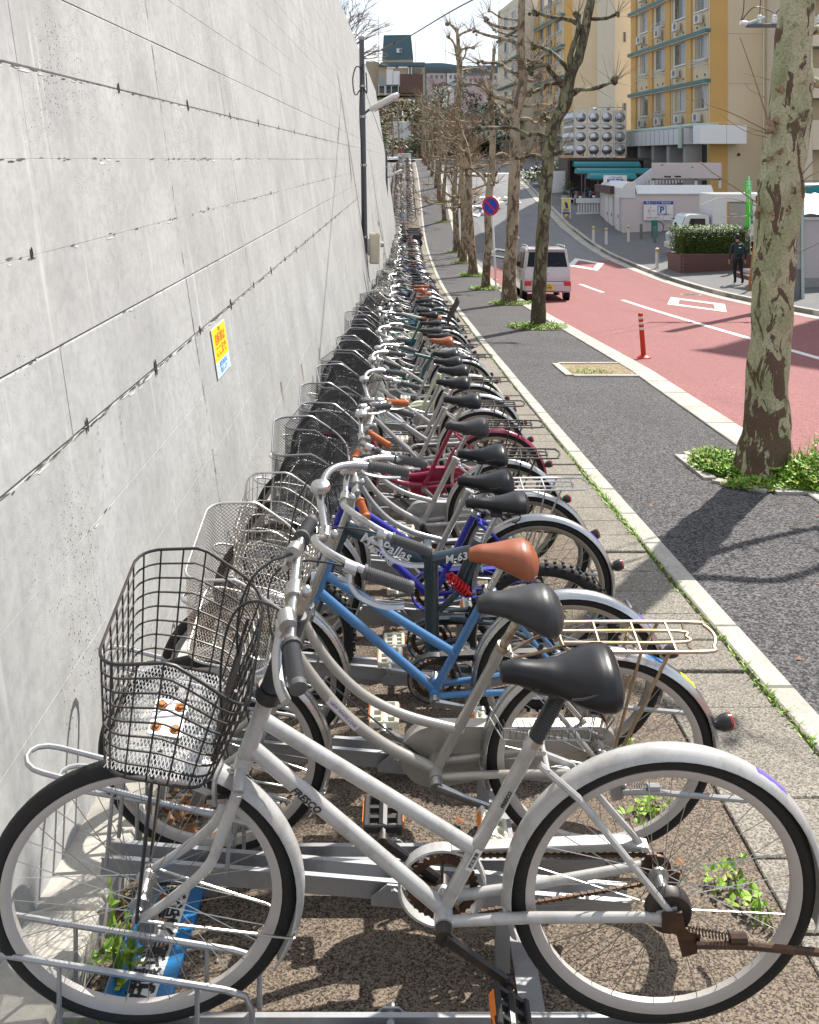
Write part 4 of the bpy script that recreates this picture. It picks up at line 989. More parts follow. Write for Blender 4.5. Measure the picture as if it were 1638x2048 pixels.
def along(A, B, up_y=-1, off=.017, t=.5):
    """matrix for lettering lying along tube A->B on the near side"""
    A, B = Vector(A), Vector(B); d = (B-A).normalized(); n = Vector((0, -1, 0)); u = n.cross(d); p = A.lerp(B, t)+n*off
    return Matrix(((d.x, u.x, n.x, p.x), (d.y, u.y, n.y, p.y), (d.z, u.z, n.z, p.z), (0, 0, 0, 1)))
INK = plain('black_ink', (.03, .03, .035), .5, .1); WINK = plain('white_ink', (.75, .75, .75), .5, .05); VINK = plain('violet_ink', (.20, .05, .30), .5, .1); LABELW = plain('white_label', (.68, .67, .66), .5, .06)
def sticker_fender(r, ang, mat, l=.055, M0=Matrix.Translation((0, 0, R0))):
    def f(mb): arcstrip(mb, .3368, ang, ang-R_(0)-l/.35*180/PI, .020, .0166, 8)
    me = cm('sticker/%d/%.2f' % (ang, l), mat, f); o = link('sticker', me, r); o.matrix_local = M0
# ---------------------------------------------------------------- wheel racks (alternate low and raised bays)
def g_channel(mb):
    w, h = .021, .05                              # U channel with folded lips, along x from the wall outwards
    for x0, x1 in ((-.74, .60),):
        mb.box((x0, -w, 0), (x1, w, .004)); mb.box((x0, -w-.003, .0), (x1, -w, h)); mb.box((x0, w, .0), (x1, w+.003, h)); mb.box((x0, -w-.012, h), (x1, -w+.001, h+.003)); mb.box((x0, w-.001, h), (x1, w+.012, h+.003))
def g_guide(mb):
    P = [(-.30, -.05, .045), (-.30, -.05, .13), (-.315, -.05, .165), (-.36, -.05, .178), (-.72, -.05, .235), (-.895, -.05, .264), (-.922, -.046, .268), (-.944, -.032, .272), (-.955, -.012, .274), (-.955, .012, .274), (-.944, .032, .272), (-.922, .046, .268), (-.895, .05, .264), (-.72, .05, .235), (-.36, .05, .178), (-.315, .05, .165), (-.30, .05, .13), (-.30, .05, .045)]
    mb.tube(P, .0065, 7)
def g_guide_short(mb):
    P = [(-.30, -.05, .045), (-.30, -.05, .13), (-.315, -.05, .165), (-.36, -.05, .178), (-.72, -.05, .225), (-.80, -.046, .235), (-.825, -.03, .238), (-.835, -.01, .239), (-.835, .01, .239), (-.825, .03, .238), (-.80, .046, .235), (-.72, .05, .225), (-.36, .05, .178), (-.315, .05, .165), (-.30, .05, .13), (-.30, .05, .045)]
    mb.tube(P, .0055, 6)
def g_gpost(x, s): return lambda mb: mb.tube([(x, s*.05, .045), (x, s*.05, .235 if x < -.5 else .19)], .0055, 6)
def g_foot(mb): 
    mb.prism([(-.055, .0), (.055, .0), (.055, .02), (.018, .055), (-.018, .055), (-.055, .02)], .005, 'y', -.045); mb.prism([(-.055, .0), (.055, .0), (.055, .02), (.018, .055), (-.018, .055), (-.055, .02)], .005, 'y', .04); mb.tube([(0, -.055, .04), (0, .06, .04)], .011, 8)
def g_base(mb):
    for x in (-.62, .28): mb.box((x-.02, -.02, -.16), (x+.02, .02, -.002))
def rack(y, raised, label, grp):
    r = empty('bicycle_rack', (-.03, y, G(y)+(.165 if raised else .062)), 0, label, 'bicycle rack', grp)
    tilt = Matrix.Rotation(.085, 4, 'Y') if raised else Matrix.Identity(4)
    T = Matrix.Translation((.45, 0, 0)) @ tilt @ Matrix.Translation((-.45, 0, 0))
    def p(n, k, fn, mt=STEEL):
        o = link(n, cm(k, mt, fn), r); o.matrix_local = T; return o
    c = p('channel', 'channel', g_channel); g = p('guide_rail', 'guide_rail', g_guide) if y < 3.3 else p('guide_rail', 'guide_rail/s', g_guide_short); 
    for x in (-.72, -.42):
        for s in (-1, 1): p('post', 'post/%.1f%d' % (x, s), g_gpost(x, s))
    p('bracket', 'bracket', g_foot)
    if raised:
        for x in (-.62, .28):
            o = link('foot', cm('foot', STEEL, lambda mb: mb.box((-.018, -.018, -.17), (.018, .018, -.004))), r); o.location = (x, 0, .085*(.45-x))
    else:
        o = link('foot', cm('foot/l', STEEL, lambda mb: mb.box((-.02, -.02, -.06), (.02, .02, -.002))), r); o.location = (-.52, 0, .0)
    return r
y = 2.04; k = 0
RACKS = []
while y < 27:
    near = ['steel rack bay holding the white bicycle nearest the camera', 'empty raised rack bay behind the white bicycle', 'low rack bay holding the silver curved-tube bicycle', 'empty raised rack bay behind the silver curved-tube bicycle', 'low rack bay holding the sky blue bicycle', 'raised rack bay between the sky blue and the folding bicycle']
    lab = near[k] if k < 6 else ('raised steel rack bay in the long row under the wall' if k % 2 == 1 else 'low flat steel rack bay in the long row under the wall')
    RACKS.append((y, k % 2 == 1)); rack(y, k % 2 == 1, lab, 'rack bays along the wall'); y += .283 if k > 1 else .29; k += 1
for q in range(26):
    y = 58+q*.62; rack(y, q % 2 == 0, 'steel rack bay on the far rise beyond the scooters', 'rack bays on the far rise')
# long base rails tying the bays together, the near one wrapped in blue tape with printed labels
BLUE = plain('blue_tape', (.015, .17, .42), .35, .2, 12, .6)
def rail(x, y0, y1, mat, name, lab, w=.05, z=.012, grp='base rails of the racks'):
    r = empty(name, (x, (y0+y1)/2, G((y0+y1)/2)), 0, lab, 'rail', grp); n = max(2, int((y1-y0)/1.5)); mb = MB(); o = Vector(r.location)
    for i in range(n):
        a, b = y0+(y1-y0)*i/n, y0+(y1-y0)*(i+1)/n
        P = [Vector((x-w, a, G(a)+.0)), Vector((x+w, a, G(a)+.0)), Vector((x+w, b, G(b)+.0)), Vector((x-w, b, G(b)+.0))]; Q = [p+Vector((0, 0, z)) for p in P]
        mb.add([p-o for p in P+Q], [(4, 5, 6, 7), (0, 1, 5, 4), (1, 2, 6, 5), (2, 3, 7, 6), (3, 0, 4, 7)])
    mb.build('bar', mat, r); return r
tr = rail(-.655, 1.5, 2.62, BLUE, 'base_rail', 'blue plastic-covered base strip with white printed labels under the nearest front wheel', .085, .016)
for yy in (2.27, 2.49):
    M = Matrix.Translation((.012, yy-2.06, G(yy)-G(2.06)+.0175)) @ Matrix.Rotation(-math.atan(.087), 4, 'X') @ Matrix.Rotation(R_(90), 4, 'Z')
    mb = MB(); mb.bbox((-.13, -.036, -.001), (.13, .036, .0006), .0003); o = mb.build('label', LABELW, tr); o.matrix_local = M
    text('lettering', '環境', .075, INK, tr, M @ Matrix.Translation((.055, 0, .001)), bold=.0015); text('lettering', '直方', .075, INK, tr, M @ Matrix.Translation((-.06, 0, .001)), bold=.0015)
rail(-.58, 2.7, 27.5, STEEL, 'base_rail', 'long galvanised base rail under the racks by the wall', .03, .02); rail(.31, 1.4, 27.5, STEEL, 'base_rail', 'long galvanised base rail under the racks by the paving', .03, .012)
# ---------------------------------------------------------------- plane trees
def bark(name, pale, green, brown, scale=7., cut=(.50, .545)):
    t = NT(name); v = t.pos((1, 1, .45), world=False); d = t.noise(v, scale, 5, .6, .8); e = t.noise(t.pos((1, 1, .6), world=False), scale*.55, 4, .6, .6); f = t.noise(t.pos(world=False), 60, 4, .7)
    hz = t.node('ShaderNodeSeparateXYZ'); t.lk(t.pos(world=False), hz.inputs[0])
    lowz = t.math('MULTIPLY', t.math('SUBTRACT', 1.25, hz.outputs[2]), .14); lowz = t.math('MAXIMUM', lowz, 0.)
    dd = t.math('ADD', d, lowz)
    c = t.mix(t.ramp(e, [(.44, (0, 0, 0)), (.56, (1, 1, 1))]), pale, green)
    c = t.mix(t.ramp(dd, [(cut[0], (0, 0, 0)), (cut[1], (1, 1, 1))]), c, brown)
    c = t.mix(t.ramp(t.noise(v, scale*1.9, 4, .6, .5), [(.60, (0, 0, 0)), (.63, (1, 1, 1))]), c, [x*.8 for x in green])
    c = t.mix(t.ramp(f, [(.3, (.55, .55, .55)), (.6, (0, 0, 0))]), c, [x*.5 for x in brown])
    t.col(c); t.set(.75, 0, .3); t.bump(t.math('SUBTRACT', t.math('MULTIPLY', f, .5), t.math('MULTIPLY', t.ramp(dd, [(cut[0], (0, 0, 0)), (cut[1], (1, 1, 1))]), -.7)), .95, .02); return t.m
BARK1 = bark('mottled_bark', (.50, .485, .31), (.37, .39, .22), (.135, .09, .06), 8.0, (.562, .582))
BARK3 = bark('olive_bark', (.26, .255, .15), (.16, .155, .09), (.075, .055, .035), 8., (.50, .54))
BARK2 = bark('grey_bark', (.44, .37, .26), (.33, .28, .19), (.13, .09, .055), 6., (.515, .575))
BARKL = plain('limb_bark', (.28, .20, .13), .7, .35, 5, .3, bump=.3)
TWIG = plain('twig_bark', (.215, .15, .095), .7, .3, 8, .3)
def knob(mb, c, r, rg):
    for q in range(rg.randint(3, 5)):
        p = Vector(c)+Vector((rg.gauss(0, r*.7), rg.gauss(0, r*.7), rg.gauss(0, r*.6))); n, k = 7, 4; a0 = rg.uniform(.6, 1.1)*r; vs = []; fs = []
        for i in range(k+1):
            th = PI*i/k
            for j in range(n):
                a = 2*PI*j/n; rr = a0*rg.uniform(.75, 1.25); vs.append(p+Vector((rr*math.sin(th)*math.cos(a), rr*math.sin(th)*math.sin(a), rr*math.cos(th))))
        for i in range(k):
            for j in range(n): l = (j+1) % n; fs.append((i*n+j, (i+1)*n+j, (i+1)*n+l, i*n+l))
        mb.add(vs, fs)
def twigs(mb, c, n, L, rg, up=.8, r=.005, d0=None):
    for q in range(n):
        d = Vector((rg.gauss(0, .6), rg.gauss(0, .6), rg.gauss(up, .45)))
        if d0 is not None: d += d0*.8
        d.normalize(); l = L*rg.uniform(.35, 1.); p0 = Vector(c)+d*.03; k = Vector((rg.gauss(0, .14), rg.gauss(0, .14), rg.gauss(.08, .1)))*l
        mb.tube([p0, p0+d*l*.5+k*.5, p0+d*l+k], [r, r*.75, r*.35], 3, cap=False)
        if rg.random() < .45:
            m = p0+d*l*.5+k*.5; e = (d+Vector((rg.gauss(0, .6), rg.gauss(0, .6), rg.gauss(0, .4)))).normalized(); mb.tube([m, m+e*l*.35], [r*.6, r*.3], 3, cap=False)
def limb(tm, cw, P, r0, r1, rg, nt=9, L=.6, kn=True, tw=.005, jit=.05):
    P = [Vector(p) for p in P]
    for i in range(1, len(P)-1): P[i] = P[i]+Vector((rg.gauss(0, jit), rg.gauss(0, jit), rg.gauss(0, jit*.6)))
    S = spline(P, 5); n = len(S)-1; tm.tube(S, [lerp(r0, r1, i/n)*(1+.13*math.sin(i*2.1+r0*90)) for i in range(n+1)], 7)
    d = (S[-1]-S[-2]).normalized()
    if kn: knob(tm, S[-1], r1*1.6, rg)
    twigs(cw, S[-1], nt, L, rg, .5, tw, d)
    for q in range(nt//3): twigs(cw, S[rg.randint(n//2, n)], 1, L*.8, rg, .6, tw)
def plane_tree(base, trunk, limbs, seed, label, mat, r_scale=1., nt=9, L=.6, rnd_limbs=0, hz=(3.2, 7.), grp='plane trees along the sidewalk', tw=.005, reach=1.5, seg=14, burls=0):
    """trunk: [(point, radius)], limbs: [(points, r0, r1)] in world space"""
    rg = random.Random(seed); b = Vector(base); root = empty('plane_tree', b, 0, label, 'tree', grp)
    tm = MB(); lm = MB(); cw = MB(); P = spline([Vector(p)-b for p, r in trunk], 6); rs = []
    rr = [r for p, r in trunk]; n = len(trunk)-1
    for i in range(len(P)):
        t = i/6; k = min(int(t), n-1); rs.append(lerp(rr[k], rr[k+1], t-k)*(1+.035*math.sin(i*1.3+seed)))
    # knuckled trunk skin with some unevenness
    N = len(P); vs = []
    for i in range(N):
        for k in range(seg):
            a = 2*PI*k/seg; q = rs[i]*(1+.05*math.sin(3*a+i*.5+seed)+.04*math.sin(5*a-i*.8)+(.16*max(0, 1-i/3.)*math.sin(4*a+seed) if i < 4 else 0)); vs.append(P[i]+Vector((q*math.cos(a), q*math.sin(a), 0)))
    tm.add(vs, [(i*seg+k, i*seg+(k+1) % seg, (i+1)*seg+(k+1) % seg, (i+1)*seg+k) for i in range(N-1) for k in range(seg)]+[tuple((N-1)*seg+k for k in range(seg))])
    for pts, r0, r1 in limbs: limb(tm if mat is BARK1 else tm, cw, [Vector(p)-b for p in pts], r0, r1, rg, nt, L, True, tw)
    for q in range(rnd_limbs):
        i = rg.randint(0, N-1); tries = 0
        while not (hz[0] < P[i].z < hz[1]) and tries < 50: i = rg.randint(0, N-1); tries += 1
        a = rg.uniform(0, 2*PI); l = rg.uniform(.5, 1.)*reach; d = Vector((math.cos(a), math.sin(a), 0)); z = rg.uniform(-.05, .45)
        limb(tm, cw, [P[i], P[i]+d*l*.3+Vector((0, 0, z*l*.2)), P[i]+d*l*.65+Vector((0, 0, z*l*.7)), P[i]+d*l+Vector((0, 0, z*l*1.2))], rs[i]*.34+.011, .016+rs[i]*.08, rg, nt, L, True, tw, .09*l)
    knob(tm, P[-1], rs[-1]*.9, rg); twigs(cw, P[-1], nt+4, L, rg, .9, tw)
    for q in range(burls):
        i = rg.randint(N//4, N-2); a = rg.uniform(0, 2*PI); knob(tm, P[i]+Vector((rs[i]*math.cos(a), rs[i]*math.sin(a), 0))*.95, rs[i]*.22, rg)
    tm.build('trunk', mat, root, smooth=60); o = cw.build('twigs', TWIG, root, smooth=0); o['kind'] = 'stuff'
    return root
def PX(L, Y, dy=0.): return [px(x, y, Y+(dy*i/(max(1, len(L)-1)))) for i, (x, y) in enumerate(L)]
k7 = lambda L: [(860+x/3.9, y/3.9) for x, y in L]
# tree 1, the big mottled one at the right edge
Y1 = 7.2; base = px(1522, 960, Y1); base.z = G(Y1)-.05
s1_ = Y1/1830
tr1 = [(base, 66*s1_)]+[(px(x, y, Y1), r*s1_) for x, y, r in ((1527, 905, 50), (1534, 830, 43), (1539, 700, 39), (1546, 580, 39), (1553, 470, 41), (1560, 380, 44), (1572, 290, 42), (1582, 190, 40), (1588, 90, 35), (1594, -40, 33), (1600, -220, 31), (1604, -420, 28), (1606, -600, 24))]
lm1 = [([px(1598, -150, Y1), px(1500, -230, Y1-.4), px(1380, -330, Y1-.9), px(1300, -420, Y1-1.2)], .055, .035), ([px(1600, -260, Y1), px(1700, -330, Y1-.3), px(1830, -420, Y1-.5)], .055, .035), ([px(1603, -400, Y1), px(1560, -500, Y1+.7), px(1540, -640, Y1+1.4)], .05, .03), ([px(1604, -420, Y1), px(1690, -560, Y1+.5), px(1760, -700, Y1+.8)], .05, .03), ([px(1602, -330, Y1), px(1540, -420, Y1-.8), px(1420, -560, Y1-1.9)], .05, .03), ([px(1606, -560, Y1), px(1520, -700, Y1-.5), px(1430, -850, Y1-.8)], .045, .03)]
lm1 += [([px(1592, 60, Y1), px(1690, 62, Y1+.1), px(1770, 30, Y1+.2), px(1850, 20, Y1+.5)], .05, .03), ([px(1588, 150, Y1), px(1680, 170, Y1+.3), px(1790, 140, Y1+.8)], .045, .028)]
T1 = plane_tree(base, tr1, lm1, 11, 'thick mottled plane tree trunk rising from the lush weedy pit nearest the camera', BARK1, nt=8, L=.7, seg=28)
rg = random.Random(5); bm_ = MB(); cw = MB(); b = Vector(base)
for x, y, dy, r in ((1548, 245, -.10, .032), (1556, 180, -.12, .026), (1545, 262, -.14, .03), (1535, 320, -.10, .020), (1515, 425, -.05, .026), (1545, 425, -.16, .018), (1590, 375, -.12, .026), (1625, 170, 0, .022), (1592, 500, -.1, .014), (1560, 300, -.17, .022), (1575, 420, -.15, .015), (1500, 742, -.06, .012)): knob(bm_, px(x, y, Y1+dy)-b, r, rg)
bm_.build('burls', BARKL, T1, smooth=60)['kind'] = 'stuff'
for L_, r in ((((1540, 255), (1510, 160), (1480, 75)), .0065), (((1535, 262), (1460, 225), (1372, 196)), .006), (((1535, 268), (1480, 250), (1410, 245)), .004), (((1535, 275), (1490, 262), (1440, 229)), .004), (((1540, 160), (1510, 152), (1487, 147)), .003), (((1530, 195), (1500, 180), (1492, 167)), .003),
          (((1520, 410), (1470, 375), (1425, 345), (1398, 322)), .006), (((1515, 412), (1450, 395), (1400, 410)), .004), (((1512, 430), (1470, 434), (1440, 433)), .0035), (((1595, 360), (1620, 330), (1645, 305)), .005), (((1596, 370), (1620, 352), (1650, 338)), .005), (((1596, 362), (1640, 362), (1660, 362)), .004), (((1590, 508), (1620, 495), (1660, 475)), .004), (((1600, 380), (1640, 370), (1660, 374)), .004)):
    P = PX(L_, Y1-.06, -.4); S = spline(P, 4); n = len(S)-1; cw.tube([p-b for p in S], [lerp(r, r*.45, i/n) for i in range(n+1)], 5, cap=False)
    for i in range(2, n, 3): cw.sphere(S[i]-b, r*1.2, 5, 3)
cw.build('shoots', plain('shoot_bark', (.27, .20, .12), .6, .3, 20), T1)['kind'] = 'stuff'
# tree 2, slender and leaning, limbs to both sides
Y2 = 19.2; base = px(1075, 657, Y2); base.z = G(Y2)-.04; q2 = Y2/1830
tr2 = [(base, 19*q2)]+[(px(x, y, Y2), r*q2) for x, y, r in ((1076, 630, 15), (1081, 540, 13), (1087, 440, 12.5), (1092, 380, 13), (1098, 300, 13), (1108, 250, 13), (1128, 212, 14), (1134, 180, 13), (1142, 145, 11.5), (1156, 120, 10.5), (1166, 80, 9.5), (1175, 35, 9), (1186, -20, 8.5), (1196, -90, 7.5), (1200, -170, 6.5))]
lm2 = [(k7(l), a, c, d) for l, a, c, d in (([(1085, 790), (1130, 745), (1200, 692), (1300, 684), (1450, 625)], 5.5, 3.2, .5), ([(1100, 715), (1150, 695), (1220, 690), (1330, 672), (1440, 640)], 4.5, 3, .4), ([(1258, 148), (1350, 128), (1460, 108)], 4, 3, -.4), ([(1185, 215), (1120, 170), (1030, 135), (940, 130), (820, 95)], 5, 3.5, .3), ([(1085, 560), (1110, 420), (1135, 250), (1150, 130)], 6, 4.5, .1), ([(1080, 552), (1000, 480), (900, 395), (810, 350)], 5, 3.5, .3), ([(1048, 705), (1000, 620), (960, 550), (900, 518), (770, 540)], 7, 4, -.6), ([(1045, 720), (1000, 665), (940, 672), (880, 682), (780, 735)], 4, 3, -.3), ([(985, 945), (930, 915), (870, 918)], 5, 4, -.3), ([(905, 1112), (870, 1055), (810, 1050), (740, 1045), (640, 985), (500, 1000), (380, 1000)], 5, 2.8, .5), ([(895, 1245), (820, 1235), (700, 1240)], 4, 3, .3), ([(930, 1180), (980, 1205), (1010, 1190)], 5, 4, -.3))]
plane_tree(base, tr2, [(PX(l, Y2, d), a*q2*1.05, c*q2*1.0) for l, a, c, d in lm2], 12, 'slender leaning plane tree whose trunk crosses the view of the silver van', BARK3, nt=9, L=.75, tw=.006)
# tree 3
Y3 = 25.7; base = px(1018, 608, Y3); base.z = G(Y3)-.04; q3 = Y3/1830
tr3 = [(base, 21*q3)]+[(px(x, y, Y3), r*q3) for x, y, r in ((1018, 585, 15), (1022, 500, 12), (1027, 400, 12), (1030, 310, 11), (1029, 255, 10), (1038, 205, 11), (1045, 160, 10), (1043, 110, 9), (1042, 50, 7.5), (1045, -20, 6.5), (1047, -80, 5))]
lm3 = [(k7(l), a, c, d) for l, a, c, d in (([(690, 218), (600, 210), (500, 195), (430, 150)], 4, 3, .4), ([(682, 372), (640, 320), (580, 285), (470, 262), (360, 245)], 4.5, 2.5, -.5), ([(700, 600), (640, 570), (590, 545), (545, 500), (400, 490)], 4.5, 3, .3), ([(715, 850), (640, 800), (560, 765), (480, 735)], 5, 4, .3), ([(745, 740), (800, 715), (880, 682)], 4, 3, .5), ([(690, 600), (780, 625), (850, 605)], 4, 3, .3), ([(625, 925), (570, 880), (540, 830), (490, 790)], 4, 3, .5), ([(640, 1010), (560, 985), (420, 1000), (300, 1010)], 4.5, 2.5, .4), ([(700, 830), (780, 830), (860, 815), (960, 825)], 3.5, 2.5, -.3), ([(695, 420), (760, 465), (820, 490)], 4, 4, .3), ([(700, 1310), (730, 1240), (760, 1210)], 4, 3, .2))]
plane_tree(base, tr3, [(PX(l, Y3, d), a*q3*1.05, c*q3*1.0) for l, a, c, d in lm3], 13, 'pale upright plane tree standing beside the left flank of the silver van', BARK2, nt=13, L=.8, rnd_limbs=5, tw=.007, hz=(3, 8))
# trees 4 and 5
def tr(Y, pts, bx): 
    q = Y/1830; b = px(*bx, Y); b.z = G(Y)-.04; return b, [(b, pts[0][2]*q*1.35)]+[(px(x, y, Y), r*q) for x, y, r in pts]
b, t = tr(32, [(972, 560, 8.5), (977, 480, 8), (976, 420, 7.5), (983, 340, 7), (985, 270, 6), (981, 205, 5.5), (977, 185, 5), (985, 140, 4), (988, 100, 3)], (972, 581))
plane_tree(b, t, [(PX(k7(l), 32, d), 3.2*32/1830, 2.2*32/1830) for l, d in (([(440, 1445), (400, 1380), (340, 1320), (280, 1325)], .4), ([(490, 1440), (520, 1340), (560, 1290), (640, 1280)], .4), ([(460, 740), (400, 690), (320, 660), (270, 650)], .3), ([(480, 760), (560, 765), (640, 800)], .4), ([(470, 790), (520, 810), (560, 880)], -.4))], 14, 'thin grey plane tree just behind the round no-parking sign', BARK2, nt=14, L=.85, rnd_limbs=9, tw=.008, hz=(3, 8), reach=1.7)
b, t = tr(38.3, [(946, 530, 9), (940, 470, 8.5), (937, 400, 8), (936, 330, 7.5), (930, 290, 6.5), (921, 262, 5.5), (915, 225, 5), (918, 175, 5), (919, 125, 6), (916, 85, 4), (914, 60, 3)], (945, 554))
plane_tree(b, t, [(PX(k7(l), 38.3, d), 3*38.3/1830, 2*38.3/1830) for l, d in (([(215, 470), (190, 350), (150, 290)], .3), ([(225, 460), (260, 390), (340, 370)], .3), ([(212, 300), (240, 250), (310, 240)], .2), ([(210, 250), (180, 210), (150, 190)], .2), ([(240, 1040), (180, 1000), (90, 920)], .4), ([(245, 1050), (180, 1080), (90, 1060)], .4), ([(300, 1200), (240, 1100), (130, 1050)], .5))], 15, 'pale plane tree fourth beyond the big trunk, with knuckled limbs against the sky', BARK2, nt=16, L=.85, rnd_limbs=10, tw=.008, hz=(2.6, 9), reach=1.8)
# the rest of the avenue
rt = random.Random(21); k = 0
for (bx, by, Y) in ((925, 523, 44.6), (910, 497, 51), (917, 508, 48), (889, 441, 65), (880, 407, 72), (874, 380, 79), (864, 354, 88), (857, 341, 96), (850, 331, 104), (846, 324, 111)):
    b = px(bx, by, Y); b.z = G(Y)-.04; h = rt.uniform(6.4, 8.2) if k not in (2,) else 5.5; r = rt.uniform(.15, .21) if k != 2 else .1; lx, ly = rt.uniform(-.35, .35), rt.uniform(-.3, .3)
    t = [(b, r*1.35)]+[(b+Vector((lx*f*f+.08*math.sin(f*7+k), ly*f, h*f)), r*lerp(1, .38, f)) for f in (.05, .25, .45, .65, .85, 1.)]
    words = ['with reddish twigs', 'with a forked head', 'thin and dark', 'beside the rising bays', 'next on the rise', 'halfway up the rise', 'high on the rise', 'near the top of the rise', 'second from the junction', 'last before the junction']
    plane_tree(b, t, [], 30+k, 'bare pollarded plane tree in the avenue, '+words[k], BARK2, nt=15 if Y < 60 else 10, L=.95, rnd_limbs=18 if Y < 60 else 13, tw=.010 if Y < 60 else .014, hz=(2.6, 8), reach=1.9, seg=9); k += 1
for (bx, by, Y, h) in ((1075, 335, 96, 6.5), (1012, 300, 118, 7), (785, 288, 128, 6.5), (797, 294, 124, 7.5)):
    b = px(bx, by, Y); b.z = GX(b.x, Y)-.04; r = .14
    t = [(b, r*1.3)]+[(b+Vector((.1*math.sin(f*5+k), .0, h*f)), r*lerp(1, .4, f)) for f in (.05, .35, .6, .8, 1.)]
    lab = ['pale bare tree on the right-hand kerb beyond the scooters', 'bare tree across the junction', 'left of two bare trees at the far bend by the white containers', 'right of two bare trees at the far bend by the white containers'][k-10]
    plane_tree(b, t, [], 60+k, lab, BARK2, nt=14, L=1., rnd_limbs=12, tw=.014, hz=(3, 7), reach=1.6, seg=8, grp='bare trees around the junction'); k += 1
# fine bare tree on the high ground behind the wall
rg = random.Random(77); b = Vector((-5.0, 62, CZ+4.7)); root = empty('bare_tree', b, 0, 'fine-twigged bare tree leaning out over the top of the concrete wall', 'tree'); tm = MB(); cw = MB()
def grow(p, d, l, r, dep):
    q = p+d*l; (tm if dep < 2 else cw).tube([p, p+d*l*.5+Vector((rg.gauss(0, .05), rg.gauss(0, .05), .04))*l, q], [r, r*.85, r*.65], 6 if dep < 2 else 3, cap=False)
    if dep >= 5: return
    for i in range(3 if dep < 4 else 4):
        e = (d+Vector((rg.gauss(.12, .5), rg.gauss(0, .5), rg.gauss(.05, .32)))).normalized(); grow(p+d*l*rg.uniform(.55, 1.), e, l*rg.uniform(.6, .85), r*.58, dep+1)
grow(Vector((0, 0, 0)), Vector((.12, 0, 1)).normalized(), 2.6, .16, 0); grow(Vector((0, 0, 1.2)), Vector((.6, 0, .75)).normalized(), 2.2, .09, 1)
tm.build('trunk', BARKL, root); cw.build('twigs', TWIG, root, smooth=0)['kind'] = 'stuff'

# ---------------------------------------------------------------- tree pits, weeds and litter
def pit(name, x0, x1, y0, y1, label, cut=0., soil=M_soil, frame=True):
    r = empty(name, ((x0+x1)/2, (y0+y1)/2, G((y0+y1)/2)), 0); r['kind'] = 'structure'; o = Vector(r.location)
    P = [(x0, y0+cut), (x0+cut, y0), (x1, y0), (x1, y1), (x0, y1)] if cut else [(x0, y0), (x1, y0), (x1, y1), (x0, y1)]
    mb = MB(); mb.add([Vector((x, y, G(y)+.008))-o for x, y in P], [tuple(range(len(P)))]); mb.build('bed', soil, r, smooth=0)
    for i in range(len(P) if frame else 0):
        a, c = P[i], P[(i+1) % len(P)]
        if a[0] == x1 and c[0] == x1: continue
        d = Vector((c[0]-a[0], c[1]-a[1], 0)); L = d.length; d.normalize(); n = Vector((-d.y, d.x, 0)); m = max(1, round(L/.5))
        for k in range(m):
            s, e = Vector((*a, 0))+d*(L*k/m+.003), Vector((*a, 0))+d*(L*(k+1)/m-.003); w = .1
            lo = [s-n*0, e-n*0, e+n*w, s+n*w] ; lo = [Vector((p.x, p.y, G(p.y))) for p in ([s-n*w, e-n*w, e, s])]
            mb = MB(); b_ = .006; cen = sum(lo, Vector())/4
            top = [p.lerp(cen, .02)+Vector((0, 0, .022)) for p in lo]; mid = [p+Vector((0, 0, .016)) for p in lo]; bot = [p-Vector((0, 0, .1)) for p in lo]
            mb.add([p-o for p in bot+mid+top], [(0, 1, 5, 4), (1, 2, 6, 5), (2, 3, 7, 6), (3, 0, 4, 7), (4, 5, 9, 8), (5, 6, 10, 9), (6, 7, 11, 10), (7, 4, 8, 11), (8, 9, 10, 11)]); mb.build('kerb_stone', M_kerb, r, smooth=0)
    return r
pit('tree_pit', 2.42, X_kin(7.2)-.004, 6.78, 7.85, '', .30)
pit('tree_pit', 2.30, X_kin(13)-.004, 12.45, 13.6, '', soil=M_dry)
for Y, x in ((19.2, 2.8), (25.7, 2.95), (32, 2.88), (38.3, 2.87), (44.6, 2.86), (51, 2.85), (65, 2.88), (72, 2.85)): pit('tree_pit', x-.55, X_kin(Y)-.004, Y-.6, Y+.6, '', frame=False)
rw = random.Random(9)
def weeds(name, cx, cy, rx, ry, n, h, label, big=.0, clear=0., flat=False):
    mb = MB()
    for i in range(n):
        a = rw.uniform(0, 2*PI); q = math.sqrt(rw.random()); x, y = cx+rx*q*math.cos(a), cy+ry*q*math.sin(a)
        if clear and math.hypot(x-cx, y-cy) < clear: continue
        hh = h*rw.uniform(.3, 1.)*(1.15-.6*q); z = GX(x, y)+.006; m = rw.choice((0, 0, 1, 1, 2, 3))
        if rw.random() < .45: blade(mb, (x, y, z), hh, rw.uniform(.006, .014), rw.uniform(.1, .7), rw.uniform(0, 2*PI), m)
        else:
            s = Vector((x+rw.gauss(0, .03), y+rw.gauss(0, .03), z+hh*rw.uniform(.2, 1.))); 
            for k in range(3): leaf(mb, s, rw.uniform(.018, .04)*(1+big), rw.uniform(.012, .022)*(1+big), rw.uniform(0, 2*PI), rw.uniform(-.2, .9), m)
    o = mb.build(name, M_weed, smooth=0); tag(o, label, 'weeds', kind='stuff'); return o
LW = 'lush bright green weeds around the foot of the big mottled plane tree'
weeds('weeds', 2.56, 7.42, .20, .34, 1500, .17, LW, .3)
weeds('weeds', 3.14, 7.0, .34, .32, 3600, .22, LW, .35)
weeds('weeds', 2.85, 6.90, .42, .16, 1100, .07, LW, .2)
weeds('weeds', 3.22, 7.0, .3, .3, 300, .42, LW, .2)
weeds('weeds', 2.6, 12.8, .3, .25, 130, .04, 'dry thin grass in the empty tree pit')
